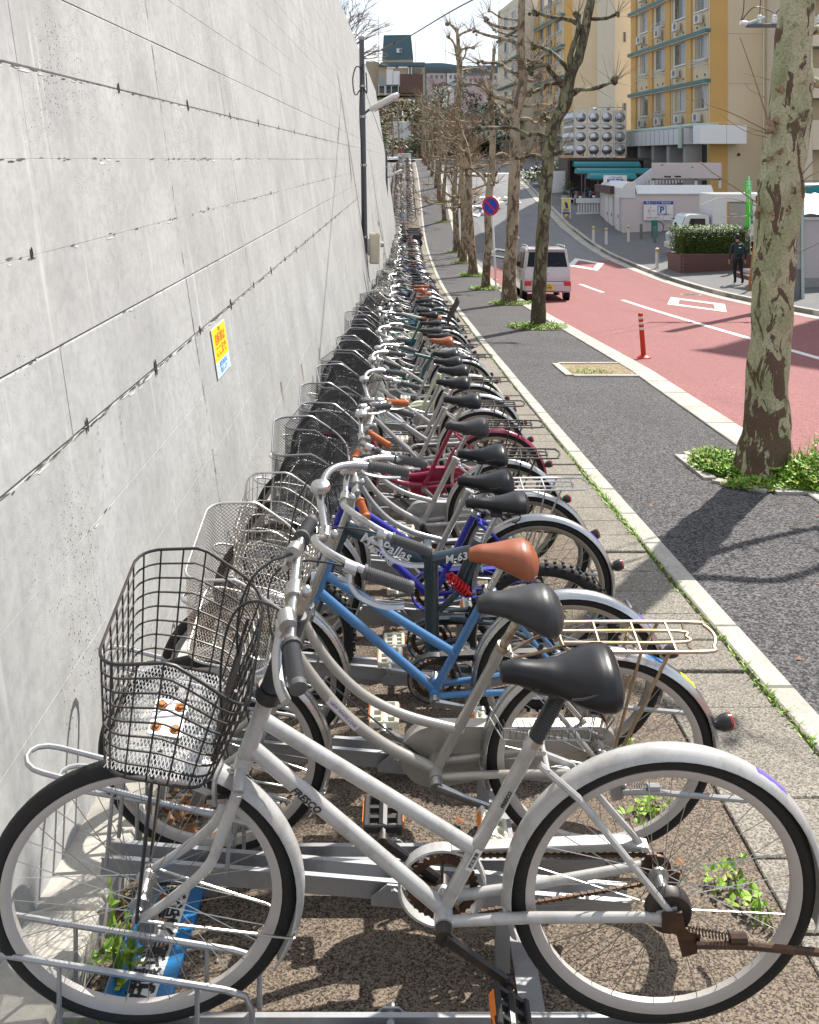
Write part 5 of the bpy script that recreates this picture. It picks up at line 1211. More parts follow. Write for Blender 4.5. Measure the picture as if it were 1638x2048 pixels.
for Y, x in ((19.2, 2.8), (25.7, 3.0), (32, 2.9), (38.3, 2.87), (44.6, 2.86), (51, 2.85), (65, 2.88), (72, 2.85)): weeds('weeds', x, Y, .62, .62, 900 if Y < 40 else 350, .13 if Y < 30 else .17, 'bright grass tuft at the foot of an avenue tree', .8)
for x, y, n, h, r in ((.93, 2.62, 26, .09, .06), (.98, 2.50, 18, .08, .05), (.80, 2.95, 30, .06, .06), (.62, 3.75, 60, .07, .1), (.70, 4.6, 100, .08, .12), (.55, 5.6, 90, .09, .12), (.75, 3.3, 50, .06, .07), (-.72, 2.30, 34, .30, .04), (-.74, 2.05, 14, .2, .04), (-.74, 2.75, 40, .10, .06), (-.7, 4.4, 80, .12, .1), (1.0, 9.5, 90, .12, .15)): weeds('weeds', x, y, r, r, n, h, 'small weed growing through the brown asphalt under the bicycles')
mb = MB()
for i in range(260):
    x, y = (-.70+rw.gauss(0, .06), rw.uniform(2.4, 3.4)) if i < 150 else (rw.uniform(-.7, 1.0), rw.uniform(1.5, 6)); z = G(y)+.006
    if i < 150 or rw.random() < .25: leaf(mb, (x, y, z+rw.uniform(0, .02)), rw.uniform(.03, .06), rw.uniform(.015, .03), rw.uniform(0, 6.28), rw.uniform(-.2, .5))
for i in range(90):
    y = rw.uniform(3, 26); x = rw.choice((X_kin(y)-.03-abs(rw.gauss(0, .12)), X_edge(y)+abs(rw.gauss(0, .15)), rw.uniform(1.8, 3.0))); leaf(mb, (x, y, G(y)+.006), rw.uniform(.02, .045), rw.uniform(.012, .025), rw.uniform(0, 6.28), rw.uniform(-.1, .35))
tag(mb.build('fallen_leaves', M_dead, smooth=0), 'curled brown leaves drifted against the kerb at the wall foot', 'leaves', kind='stuff')
mb = MB()
for i in range(900):
    x, y = rw.uniform(-.8, 1.4), rw.uniform(1.5, 7)**1.; r = rw.uniform(.002, .006); p = Vector((x, y, GX(x, y)+.004)); mb.add([p+Vector((r*rw.uniform(.6, 1.3)*math.cos(a), r*rw.uniform(.6, 1.3)*math.sin(a), 0)) for a in (0, 1.57, 3.14, 4.71)]+[p+Vector((0, 0, r*.8))], [(0, 1, 4), (1, 2, 4), (2, 3, 4), (3, 0, 4)])
tag(mb.build('grit', plain('grit_stone', (.42, .38, .34), .8, .4, 90), smooth=0), 'scattered pale grit and petals on the asphalt under the racks', 'grit', kind='stuff')
# ---------------------------------------------------------------- buildings
class Thing:
    """an Empty with parts whose shapes are given in site coordinates (or in the Empty's own frame when local)"""
    def __init__(s, name, loc, label, cat, group=None, rz=0., local=False): s.r = empty(name, loc, rz, label, cat, group); s.o = Vector((0, 0, 0)) if local else Vector(loc)
    def part(s, name, mb, mat, parent=None, smooth=40, fix=False): return mb.build(name, mat, parent or s.r, loc=(-s.o if parent is None else None), smooth=smooth, fix=fix)
CREAM = plain('cream_render', (.62, .515, .36), .85, .10, .5, .3, True); CREAM2 = plain('pale_cream_render', (.66, .58, .45), .85, .09, .5, .3, True); OCHRE = plain('ochre_render', (.58, .355, .125), .8, .13, .6, .3, True); TEAL = plain('teal_ledge', (.05, .15, .145), .5, .15, 3); OFFW = plain('off_white_panel', (.62, .62, .63), .6, .08, 1.2); WHITEW = plain('white_render', (.68, .68, .68), .8, .07, .8); PANE = glass('window_glass', (.05, .06, .065)); ALUM = metal('window_aluminium', (.55, .56, .57), .4, 0, 6); CURT = plain('curtain', (.42, .42, .40), .8, .25, 3); ACW = plain('air_conditioner_white', (.60, .59, .56), .5, .08, 5); DARKR = plain('dark_recess', (.05, .046, .042), .9, .2, 2); PINK = plain('pinkish_wall', (.60, .53, .53), .8, .08, .9, .3, True); BROWNF = plain('brown_fascia', (.075, .05, .042), .6, .15, 4); TEALA = plain('teal_awning', (.008, .20, .235), .38, .15, 4); STONE = plain('concrete_grey', (.34, .335, .32), .85, .15, 1.2, .3, True); BRICKC = plain('planter_brick', (.155, .088, .072), .8, .3, 5); MORT = plain('mortar', (.24, .2, .18), .9, .1, 8); PIPEG = plain('mint_pipe', (.42, .52, .47), .5, .1, 3); BLUEI = plain('sign_blue', (.02, .06, .36), .5, .05); REDI = plain('sign_red', (.62, .05, .02), .5, .05); SIGNW = plain('sign_white', (.76, .76, .76), .45, .04); YEL = plain('sign_yellow', (.78, .66, .10), .5, .06)
GRILL = plain('fan_grille', (.16, .16, .16), .6, .1, 6)
def flatM(o, ex, ey):
    ex, ey = Vector(ex).normalized(), Vector(ey).normalized(); n = ex.cross(ey)
    return Matrix(((ex.x, ey.x, n.x, o[0]), (ex.y, ey.y, n.y, o[1]), (ex.z, ey.z, n.z, o[2]), (0, 0, 0, 1)))
def aptwin(T, y0, y1, z0, z1, kind=0, x=0.):
    """sliding window in the x=0 facade (facing -x), local frame"""
    f = MB(); t = .05
    for (a, b, c, d) in ((y0, y1, z0, z0+t), (y0, y1, z1-t, z1), (y0, y0+t, z0+t, z1-t), (y1-t, y1, z0+t, z1-t), ((y0+y1)/2-t/2, (y0+y1)/2+t/2, z0+t, z1-t)): f.box((x-.045, a, c), (x+.03, b, d))
    w = T.part('window', f, ALUM, smooth=0); ym = (y0+y1)/2
    for k, (a, b) in enumerate(((y0+t, ym-t/2), (ym+t/2, y1-t))):
        T.part('pane', MB().box((x-.012+.012*k, a, z0+t), (x-.006+.012*k, b, z1-t)), PANE, w, 0)
    if kind: T.part('curtain', MB().box((x+.001-.028, y0+t, z0+t), (x-.02, lerp(y0, y1, .3 if kind == 1 else .45), z1-t)), CURT, w, 0)
    T.part('sill', MB().box((x-.10, y0-.06, z0-.06), (x+.0, y1+.06, z0-.002)), ALUM, w, 0)
def acunit(T, y, z, x=-.06):
    a = MB(); a.bbox((x-.42, y-.42, z), (x-.12, y+.42, z+.58), .02); o = T.part('air_conditioner', a, ACW, smooth=0); g = MB()
    g.lathe([(.24, -.005), (.24, .0), (.21, .002), (.04, .002)], 16, (x-.425, y-.1, z+.29), 'x'); T.part('fan_grille', g, GRILL, o)
    b = MB(); b.box((x-.46, y-.46, z-.05), (x+.06, y-.40, z-.005)); b.box((x-.46, y+.40, z-.05), (x+.06, y+.46, z-.005)); b.box((x-.46, y-.399, z-.05), (x-.42, y+.399, z-.01)); T.part('bracket', b, ALUM, o, 0)
def guard(T, y0, y1, z, x=0.):
    g = MB()
    for h in (0, .22, .42): g.tube([(x+.02, y0, z+h), (x-.40, y0, z+h), (x-.40, y1, z+h), (x+.02, y1, z+h)], .02, 5)
    for k in range(4): yy = lerp(y0, y1, k/3); g.tube([(x-.40, yy, z), (x-.40, yy, z+.42)], .014, 4)
    T.part('guard_rail', g, ALUM)
def facade(T, bays, piers, y1, zs, fl, ztop, seed, zbot):
    rg = random.Random(seed)
    for (a, b) in piers: T.part('pier', MB().box((-.14, a, zbot), (.02, b, ztop)), OCHRE, smooth=0)
    for i, z in enumerate(zs):
        m = MB(); m.bbox((-.42, -.12, z-.26), (.0, y1+.1, z), .02); T.part('ledge', m, TEAL, smooth=0)
        T.part('ledge_soffit', MB().box((-.36, -.05, z-.32), (.0, y1, z-.262)), CREAM2, smooth=0)
        for j, (a, b) in enumerate(bays):
            aptwin(T, a, b, z+1.42, z+3.05, rg.choice((0, 1, 1, 2)))
            q = rg.random()
            if q < .55: acunit(T, (a+b)/2+rg.uniform(-.3, .3), z+.55)
            if q > .35: guard(T, a-.05, b+.05, z+1.0 if q > .55 else z+1.2)
            vd = MB(); 
            for yy in (a+.5, b-.4): vd.lathe([(.09, -.05), (.09, 0), (.06, .0)], 8, (-.005, yy, z+.35), 'x')
            T.part('vent_cap', vd, GRILL)['kind'] = 'stuff'
A = Thing('apartment_block', (20.75, 62, CZ-4.7), 'cream apartment block with ochre piers, teal ledges and air conditioners facing the street', 'building', rz=R_(5.57), local=True)
zb = 4.7                                        # local z of the camera's eye level
A.part('wall', MB().box((.0, .0, -1.), (9, 15.3, zb+25.7)), CREAM, smooth=0)
bays = [(.3, 2.5), (4.0, 6.1), (7.95, 9.9), (11.4, 13.4)]
facade(A, bays, [(2.9, 3.8), (6.75, 7.75), (10.4, 11.3), (14.1, 15.2)], 15.25, [zb+2.04+3.4*k for k in range(7)], 3.4, zb+25.6, 4, zb+1.)
A.part('corner_pier', MB().box((-.03, -.06, -1.), (1.2, .30, zb+25.65)), OCHRE, smooth=0)
A.part('parapet', MB().box((-.1, -.1, zb+25.7), (9.1, 15.4, zb+26.2)), CREAM2, smooth=0)
for z in (zb+5.1, zb+8.5, zb+1.9): A.part('joint', MB().box((1.21, -.006, z), (3.9, .002, z+.035)), STONE, smooth=0)
A.part('drain_pipe', MB().tube([(3.75, -.07, -1), (3.75, -.07, zb+15)], .06, 8), CREAM2)
for y in (-.045, 6.55, 15.35): A.part('drain_pipe', MB().tube([(-.09, y, zb+1), (-.09, y, zb+25)], .035, 6), CREAM2)
A.part('vent', MB().lathe([(.11, -.01), (.11, -.05), (.05, -.05)], 12, (2.0, 0, zb+.3), 'y'), DARKR)
# balcony wing, nearer and to the right
A.part('balcony_wing', MB().box((3.95, -2.6, -1.), (5.8, 8, zb+25.6)), CREAM2, smooth=0)
A.part('balcony_wing_wall', MB().box((5.81, -1.2, -1.), (22, 8, zb+25.6)), CREAM, smooth=0)
for z in (zb+.6, zb+4.0, zb+7.4, zb+10.8):
    A.part('balcony', MB().bbox((5.82, -2.58, z), (22, -2.4, z+1.95), .01), CREAM2, smooth=0); A.part('balcony_floor', MB().box((5.82, -2.39, z-.02), (22, -1.21, z+.16)), STONE, smooth=0)
    for x in (7.2, 11, 15): aptwin2 = A.part('balcony_door', MB().box((x, -1.26, z+.2), (x+1.7, -1.205, z+2.5)), PANE, smooth=0)
    A.part('joint', MB().box((3.95, -2.606, z+1.93), (5.8, -2.598, z+1.97)), STONE, smooth=0)
# canopy over the ground floor
cp = MB(); cp.box((-1.45, .9, zb+1.02), (-.44, 15.6, zb+2.12)); A.part('canopy', cp, OFFW, smooth=0)
for k in range(17): A.part('canopy_rib', MB().box((-1.475, .95+.9*k, zb+1.03), (-1.452, .99+.9*k, zb+2.11)), ALUM, smooth=0)
A.part('canopy_end_panel', MB().bbox((-1.3, -1.3, zb+1.0), (.55, -.2, zb+2.25), .02), SIGNW, smooth=0); A.part('canopy_end_panel', MB().bbox((.57, -1.3, zb+1.0), (1.95, -.2, zb+2.25), .02), SIGNW, smooth=0)
A.part('mint_pipe', MB().tube(spline([(-1.0, 15.5, zb+2.25), (-1.0, 5, zb+2.28), (-1.0, .4, zb+2.3), (.5, -.1, zb+2.3)], 4), .13, 8), PIPEG); A.part('mint_pipe', MB().tube([(-1.62, 1.2, zb+2.3), (-1.62, 1.2, zb+.75)], .16, 8), PIPEG)
A.part('ground_floor_recess', MB().box((-.04, .5, -1.), (-.004, 15.2, zb+1.)), DARKR, smooth=0)
for k, y in enumerate((1.2, 4.2, 7.2, 10.2, 13.2)):
    A.part('ground_floor_pier', MB().box((-1.2, y, -1.), (-.05, y+.5, zb+1.01)), STONE, smooth=0)
    if k < 4: A.part('shop_door', MB().box((-.10, y+.9, -.5), (-.05, y+2.3, zb+.4)), PANE, smooth=0); A.part('shop_shutter', MB().box((-.12, y+2.32, -.5), (-.05, y+2.95, zb+.7)), CREAM2, smooth=0)
# taller block farther up with a blank ochre-edged end wall
B = Thing('apartment_tower', (18.9, 107.5, CZ-3.75), 'taller apartment block with a blank peach end wall edged in ochre behind the steel tank', 'building', rz=R_(5.57), local=True); zc = 3.0; B.r.scale = (1.25,)*3
B.part('wall', MB().box((0, 0, -1), (3.75, 10.6, zc+15.6)), CREAM, smooth=0)
B.part('ochre_edge', MB().box((-.02, -.05, -1), (.72, .2, zc+15.55)), OCHRE, smooth=0); B.part('ochre_edge', MB().box((3.4, -.06, -1), (3.78, .2, zc+15.55)), OCHRE, smooth=0)
facade(B, [(1.2, 3.0), (4.4, 6.2), (7.6, 9.4)], [(3.3, 4.1), (6.5, 7.3), (9.7, 10.5)], 10.5, [zc+2.9*k-.8 for k in range(6)], 2.9, zc+15.5, 8, 0)
B.part('white_strip', MB().box((3.8, -1.5, -1), (4.75, 6, zc+15.6)), WHITEW, smooth=0); B.part('down_pipe', MB().tube([(4.82, -1.45, -1), (4.82, -1.45, zc+15.4)], .07, 6), BROWNF)
C_ = Thing('stair_tower', (18.45, 80, CZ-3.0), 'pale cream stair tower with narrow slit windows between the two apartment blocks', 'building', rz=R_(5.57), local=True)
C_.part('wall', MB().box((0, 0, -1), (2.2, 5, 19)), CREAM2, smooth=0)
for z in (7.0, 13.2): w = C_.part('window', MB().box((.72, -.03, z), (.98, .01, z+.95)), ALUM, smooth=0); C_.part('pane', MB().box((.75, -.045, z+.05), (.95, -.031, z+.9)), PANE, w, 0)
D_ = Thing('apartment_slab', (15.8, 121, CZ-2.4), 'farthest cream apartment slab with a narrow blank end wall', 'building', rz=R_(5.57), local=True)
D_.r.scale = (1.22,)*3; D_.part('wall', MB().box((-.4, 0, -1), (4, 12, 19.8)), CREAM2, smooth=0); D_.part('ochre_edge', MB().box((1.6, -.05, -1), (1.95, .2, 19.7)), OCHRE, smooth=0)
for k in range(6):
    z = 1.5+2.9*k; D_.part('ledge', MB().box((-.75, .5, z), (-.41, 11.5, z+.2)), TEAL, smooth=0); aptwin(D_, 2, 4, z+1.2, z+2.5, 1, -.4); aptwin(D_, 6, 8, z+1.2, z+2.5, 1, -.4)
# stainless panel water tank with pressed domes
TK = Thing('water_tank', (13.4, 72, CZ-3.1), 'stainless steel panel water tank with rows of pressed domes', 'tank'); TKM = metal('tank_steel', (.52, .53, .55), .30, 0, 3); x0, y0_, z0 = 13.4, 72., CZ+.22
TK.part('plinth', MB().box((x0-.3, y0_-.2, CZ-3.1), (x0+4.6, y0_+4.4, z0-.12)), BROWNF, smooth=0)
rows = [(0, 1.0), (1.02, 2.02), (2.04, 2.54), (2.56, 3.56)]
def dome(c, rx, rz_, ax):
    mb = MB(); n, k = 14, 5; vs = []
    for i in range(k+1):
        th = PI/2*i/k
        for j in range(n):
            a = 2*PI*j/n; u, v, d = rx*math.sin(th)*math.cos(a), rz_*math.sin(th)*math.sin(a), .26*min(rx, rz_)/.4*math.cos(th); vs.append((c[0]+u, c[1]-d, c[2]+v) if ax == 'y' else (c[0]-d, c[1]-u, c[2]+v))
    mb.add(vs, [(i*n+j, (i+1)*n+j, (i+1)*n+(j+1) % n, i*n+(j+1) % n) for i in range(k) for j in range(n)]); return mb
for (za, zb_) in rows:
    for i in range(4):
        p = TK.part('panel', MB().bbox((x0+1.03*i, y0_-.02, z0+za), (x0+1.03*i+1.01, y0_+.04, z0+zb_), .012), TKM, smooth=0); d = TK.part('dome', dome((x0+1.03*i+.505, y0_-.02, z0+(za+zb_)/2), .42, min(.42, (zb_-za)*.40), 'y'), TKM, p, 60)
        p = TK.part('panel', MB().bbox((x0-.05, y0_+.05+1.03*i, z0+za), (x0-.005, y0_+.05+1.03*i+1.01, z0+zb_), .012), TKM, smooth=0); TK.part('dome', dome((x0-.05, y0_+1.03*i+.55, z0+(za+zb_)/2), .42, min(.42, (zb_-za)*.40), 'x'), TKM, p, 60)
TK.part('top', MB().box((x0-.05, y0_, z0+3.57), (x0+4.15, y0_+4.2, z0+3.62)), TKM, smooth=0)
rl = MB(); 
for q in ((x0, y0_+.1), (x0+1.4, y0_+.1), (x0+2.8, y0_+.1), (x0+4.1, y0_+.1)): rl.tube([(*q, z0+3.6), (*q, z0+4.1)], .03, 5)
rl.tube([(x0, y0_+.1, z0+3.85), (x0+4.1, y0_+.1, z0+3.85)], .03, 5); TK.part('roof_rail', rl, ALUM)
for i in (1, 2): TK.part('hatch', MB().lathe([(.3, 0), (.3, .18), (.1, .26), (.02, .27)], 12, (x0+.6+1.0*i, y0_+.5, z0+3.62)), TKM)
ld = MB(); 
for s in (0, .4): ld.tube([(x0+3.3+s, y0_-.32, z0-.1), (x0+3.3+s, y0_-.32, z0+4.1)], .025, 5)
for k in range(12): ld.tube([(x0+3.3, y0_-.32, z0+.1+.3*k), (x0+3.7, y0_-.32, z0+.1+.3*k)], .018, 4)
TK.part('ladder', ld, ALUM)
for i, x in enumerate((14.9, 15.5, 16.0, 16.5)): TK.part('vent_cowl', MB().lathe([(.09, 0), (.14, .06), (.02, .3)], 10, (x, y0_-.15, z0-.12)), SIGNW)
TK.part('warning_plate', MB().box((x0+.55, y0_-.16, z0-.1), (x0+1.15, y0_-.13, z0+.45)), SIGNW, smooth=0); TK.part('warning_stripe', MB().box((x0+.6, y0_-.165, z0-.0), (x0+.72, y0_-.161, z0+.4)), REDI, smooth=0); TK.part('warning_stripe', MB().box((x0+.9, y0_-.165, z0-.0), (x0+1.05, y0_-.161, z0+.4)), YEL, smooth=0)
# scooter shelter: three teal barrel awnings on a dark brown building
SH = Thing('scooter_shelter', (12.6, 67, CZ-3.), 'dark scooter shelter under three teal barrel awnings', 'shelter')
SH.part('back_wall', MB().box((12.4, 69.5, CZ-3.6), (18.2, 69.8, CZ-.1)), BROWNF, smooth=0); SH.part('side_wall', MB().box((12.15, 68, CZ-3.4), (12.35, 72, CZ-.05)), BROWNF, smooth=0); SH.part('roof', MB().box((12.2, 67.9, CZ-.12), (18.3, 71.8, CZ+.08)), BROWNF, smooth=0)
for k, (xa, xb, y, z) in enumerate(((12.5, 17.3, 67.6, CZ-.56), (12.2, 17.5, 64.8, CZ-1.02), (12.5, 15.6, 62.0, CZ-1.34))):
    m = MB(); n = 10; hw, hh = .75, .38; vs = []
    for x in (xa, xb):
        for i in range(n+1): a = PI*i/n; vs.append((x, y+hw*math.cos(a), z+hh*math.sin(a)))
    m.add(vs, [(i, i+1, n+2+i, n+1+i) for i in range(n)]); vs2 = [(v[0], v[1]*1+(y-v[1])*.03, v[2]-.03) for v in vs]; m.add(vs2, [(n+1+i, n+2+i, i+1, i) for i in range(n)]); m.add(vs[:n+1], [tuple(range(n+1))[::-1]]); a_ = SH.part('awning', m, TEALA)
    SH.part('awning_trim', MB().box((xa-.02, y-hw-.02, z-.09), (xb, y-hw+.04, z+.02)), BROWNF, smooth=0)
    for x in (xa+.5, xb-.6): SH.part('awning_post', MB().tube([(x, y-hw+.1, CZ-3.1), (x, y-hw+.1, z)], .04, 6), GRILL)
PF = Thing('panel_fence', (11.4, 69, CZ-2.8), 'short white corrugated panel fence left of the scooter shelter', 'fence')
for k in range(6): PF.part('panel', MB().bbox((10.7+.26*k, 68.9, CZ-2.85), (10.7+.26*k+.25, 68.96, CZ-.9), .01), WHITEW, smooth=0)
# low pinkish building with white doors and the parking sign
L_ = Thing('store_building', (14.5, 52, CZ-4.7), 'low pinkish utility building with white doors on its side and a white parking sign', 'building')
zb0 = CZ-4.75
L_.part('wall', MB().box((12.06, 50.5, zb0), (17.0, 56.2, CZ-1.95)), PINK, smooth=0); L_.part('plinth', MB().box((12.02, 50.44, zb0), (17.05, 56.2, CZ-4.35)), STONE, smooth=0)
m = MB(); m.prism([(50.42, CZ-1.95), (50.42, CZ-1.90), (50.95, CZ-1.45), (51.1, CZ-1.45), (51.1, CZ-1.95)], 4.25, 'x', 12.85); L_.part('coping', m, WHITEW, smooth=0, fix=True)
m = MB(); m.prism([(12.0, CZ-2.15), (12.0, CZ-1.6), (12.35, CZ-1.28), (12.75, CZ-1.28), (12.75, CZ-2.15)], 5.6, 'y', 50.45); L_.part('side_coping', m, WHITEW, smooth=0, fix=True)
L_.part('fascia', MB().box((11.75, 52.2, CZ-2.0), (12.0, 56.4, CZ-1.55)), BROWNF, smooth=0)
for y in (51.0, 52.6, 53.7): 
    d = L_.part('door', MB().bbox((11.98, y, CZ-4.3), (12.055, y+.95, CZ-2.1), .01), OFFW, smooth=0); L_.part('handle', MB().tube([(11.95, y+.12, CZ-3.3), (11.95, y+.12, CZ-3.1)], .02, 5), GRILL, d)
L_.part('roof', MB().box((12.8, 51.15, CZ-1.8), (16.9, 56.1, CZ-1.7)), DARKR, smooth=0)
PS = Thing('parking_sign', (14.0, 50.4, CZ-3.4), 'white parking sign with a red left arrow and a blue boxed letter P', 'sign'); 
PS.part('board', MB().bbox((13.2, 50.38, CZ-3.38), (14.82, 50.42, CZ-2.32), .008), SIGNW, smooth=0); PS.part('header', MB().box((13.2, 50.372, CZ-2.5), (14.82, 50.379, CZ-2.32)), BLUEI, smooth=0)
MT = lambda x, z, y=50.37: flatM((x-14.0, y-50.4, z-(CZ-3.4)), (1, 0, 0), (0, 0, 1))
text('lettering', '東急コリエア 優先駐車', .135, SIGNW, PS.r, MT(14.01, CZ-2.41), .001); text('letter', 'P', .5, BLUEI, PS.r, MT(14.2, CZ-2.83), .001, bold=.012)
for a, b in (((13.42, CZ-2.83), (13.84, CZ-2.83)), ((13.42, CZ-2.83), (13.62, CZ-2.60)), ((13.42, CZ-2.83), (13.62, CZ-3.06))): PS.part('arrow', MB().tube([(a[0], 50.375, a[1]), (b[0], 50.375, b[1])], .022, 4, sq=(1, .2)), REDI)
fr = MB(); 
for lo, hi in (((13.96, CZ-3.09), (14.0, CZ-2.57)), ((14.41, CZ-3.09), (14.45, CZ-2.57)), ((14.0, CZ-3.09), (14.41, CZ-3.055)), ((14.0, CZ-2.605), (14.41, CZ-2.57))): fr.box((lo[0], 50.372, lo[1]), (hi[0], 50.379, hi[1]))
PS.part('letter_frame', fr, BLUEI, smooth=0); text('lettering', 'あちらへ', .085, REDI, PS.r, MT(14.62, CZ-3.08), .001); text('lettering', '無断駐車はご遠慮下さい', .075, REDI, PS.r, MT(13.75, CZ-3.24), .001)
# stairs with white parapets behind it
ST = Thing('outdoor_stair', (15, 57.5, CZ-3.6), 'white outdoor stair with solid sloping parapets and a baluster railing', 'stair')
for k, y in enumerate((57.2, 60.0)):
    m = MB(); m.prism([(13.9+k*1.2, CZ-2.0), (13.9+k*1.2, CZ-1.75), (15.6+k*1.2, CZ-.5), (17.8, CZ-.5), (17.8, CZ-.78), (15.7+k*1.2, CZ-.78), (14.1+k*1.2, CZ-2.0)], .15, 'y', y); ST.part('parapet', m, WHITEW, smooth=0, fix=True)
    for q in range(14): x = 14.4+k*1.2+.2*q; zt = min(CZ-.8, CZ-2.0+(x-13.9-k*1.2)*.72); ST.part('baluster', MB().box((x, y+.04, zt-.75), (x+.06, y+.1, zt)), WHITEW, smooth=0)
m = MB()
for q in range(9): m.box((14.0+.28*q, 57.4, CZ-3.2), (14.28+.28*q, 59.9, CZ-2.6+.17*q))
ST.part('steps', m, STONE, smooth=0)
CS = Thing('clinic_sign', (12.65, 54.8, CZ-2.0), 'white signboard with two rows of blue characters beside the stair', 'sign')
CS.part('board', MB().bbox((11.95, 54.78, CZ-1.62), (13.35, 54.84, CZ-.98), .01), SIGNW, smooth=0); CM = lambda x, z: flatM((x-12.65, -.03, z-(CZ-2)), (1, 0, 0), (0, 0, 1))
text('lettering', '住宅居住者用', .13, BLUEI, CS.r, CM(12.65, CZ-1.12), .001); text('lettering', '駐輪専用', .25, BLUEI, CS.r, CM(12.65, CZ-1.33), .001, bold=.006); text('lettering', '関係者以外ご遠慮下さい', .075, BLUEI, CS.r, CM(12.65, CZ-1.54), .001)
for x in (12.05, 13.2): CS.part('post', MB().box((x, 54.85, CZ-3.6), (x+.08, 54.93, CZ-1.0)), SIGNW, smooth=0)
BB = Thing('blank_billboard', (16.1, 53.3, CZ-2.0), 'weathered blank pinkish billboard with peeling patches on white posts above the low building', 'billboard')
BB.part('board', MB().bbox((14.45, 53.3, CZ-1.14), (18.5, 53.42, CZ-.22), .015), PINK, smooth=0)
for x0_, x1_, z_, h_ in ((14.95, 15.12, CZ-.36, .05), (15.15, 15.55, CZ-1.06, .09), (15.75, 16.15, CZ-1.05, .1), (16.75, 16.85, CZ-.5, .06)):
    m = MB(); P = [(lerp(x0_, x1_, i/7), z_+h_*rnd.uniform(.5, 1)) for i in range(8)]+[(lerp(x1_, x0_, i/7), z_-h_*rnd.uniform(0, .4)) for i in range(8)]; m.add([(x, 53.296, z) for x, z in P], [tuple(range(16))]); BB.part('peeled_patch', m, DARKR, smooth=0)
for x in (14.5, 17.0, 18.4): BB.part('post', MB().box((x, 53.43, CZ-1.7), (x+.12, 53.55, CZ-.25)), WHITEW, smooth=0)
BB.part('rail', MB().box((14.45, 53.43, CZ-1.24), (18.5, 53.5, CZ-1.15)), STONE, smooth=0)
# sunken entrance with steps and white railing between pavement and low building
RS = Thing('entrance_railing', (11.4, 55.5, CZ-3.6), 'white balustrade and red-brown steps beside the white doors', 'railing')
RS.part('parapet', MB().box((10.75, 57.0, CZ-2.75), (12.2, 57.15, CZ-2.45)), WHITEW, smooth=0); RS.part('base', MB().box((10.75, 57.0, CZ-3.7), (12.2, 57.2, CZ-3.35)), WHITEW, smooth=0)
for k in range(8): RS.part('baluster', MB().box((10.85+.17*k, 57.04, CZ-3.35), (10.91+.17*k, 57.1, CZ-2.75)), WHITEW, smooth=0)
for k in range(5): RS.part('step', MB().bbox((10.9+.1*k, 55.9-.75*k, zb0-.2), (12.0, 56.65-.75*k, CZ-3.62-.17*k), .02), BRICKC if k % 2 == 0 else PINK, smooth=0)
# right edge: shed with a corrugated roof and a teal awning
SD = Thing('roofed_shed', (15, 30.5, CZ-4.3), 'pale shed with corrugated roof at the right edge behind the utility pole', 'shed')
SD.part('wall', MB().box((12.9, 30, CZ-3.9), (19, 33, CZ-1.95)), PINK, smooth=0); SD.part('footing', MB().box((12.85, 29.95, CZ-5), (19, 33, CZ-3.905)), STONE, smooth=0)
for x in (13.02, 13.75, 14.5, 15.3): SD.part('frame_post', MB().box((x, 29.93, CZ-3.9), (x+.07, 29.995, CZ-1.95)), SIGNW, smooth=0)
SD.part('frame_rail', MB().box((12.9, 29.92, CZ-1.99), (19, 29.99, CZ-1.9)), SIGNW, smooth=0)
m = MB(); n = 60; vs = []
for i in range(n+1):
    x = 12.7+6.4*i/n
    for y, z in ((29.7, CZ-1.78), (33.2, CZ-1.25)): vs.append((x, y, z+.03*math.sin(i*1.6)))
m.add(vs, [(2*i, 2*i+2, 2*i+3, 2*i+1) for i in range(n)]); SD.part('roof', m, ALUM, smooth=0)
AW = Thing('teal_canopy', (16, 36, CZ-4.2), 'teal tubular canopy edge behind the shed at the right edge', 'awning')
AW.part('canopy', MB().tube([(14.2, 36, CZ-1.3), (20, 36, CZ-1.15)], .32, 12), TEALA); 
for x in (14.6, 18.5): AW.part('post', MB().tube([(x, 36, CZ-4.6), (x, 36, CZ-1.4)], .05, 6), ALUM)
# tall block just outside the picture on the right: it throws the shade across the red road
HS = Thing('apartment_block', (18.4, 33, CZ-4.3), 'tall cream apartment block standing right of the road outside the picture', 'building', rz=math.atan2(.37, .93), local=True)
HS.part('wall', MB().box((0, -13, -1), (9, 0, 26.1)), CREAM, smooth=0); HS.part('parapet', MB().box((-.1, -13.1, 26.1), (9.1, .1, 26.4)), CREAM2, smooth=0)
for z in (2., 5., 8., 11., 14., 17., 20., 23.):
    HS.part('ledge', MB().bbox((-.3, -12.9, z-.2), (-.002, -.1, z), .02), TEAL, smooth=0)
    for y in (-11.5, -8.2, -4.9, -2.4): aptwin(HS, y, y+1.6, z+.8, z+2.1, 1)
# ---------------------------------------------------------------- beyond the junction
def treeline(name, x0, x1, y0, y1, zf, h, n, size, mats, label, kind='stuff', seed=1):
    rg = random.Random(seed); mb = MB()
    for i in range(n):
        x, y = rg.uniform(x0, x1), rg.uniform(y0, y1); bump = .55+.45*math.sin(x*.55+seed)*math.sin(x*.21+seed*2); z = zf(x, y)+h*bump*math.sqrt(rg.random()); m = rg.randrange(len(mats))
        for k in range(3): leaf(mb, (x+rg.gauss(0, size), y+rg.gauss(0, size), z+rg.gauss(0, size*.6)), size*rg.uniform(.8, 1.8), size*rg.uniform(.6, 1.1), rg.uniform(0, 6.3), rg.uniform(-.6, .9), m)
    o = mb.build(name, mats, smooth=0); tag(o, label, 'shrubs', kind=kind); return o
LD = [plain('dark_leaf_%d' % i, c, .5, .35, 2) for i, c in enumerate(((.035, .065, .018), (.06, .09, .022), (.10, .115, .03), (.028, .05, .02)))]
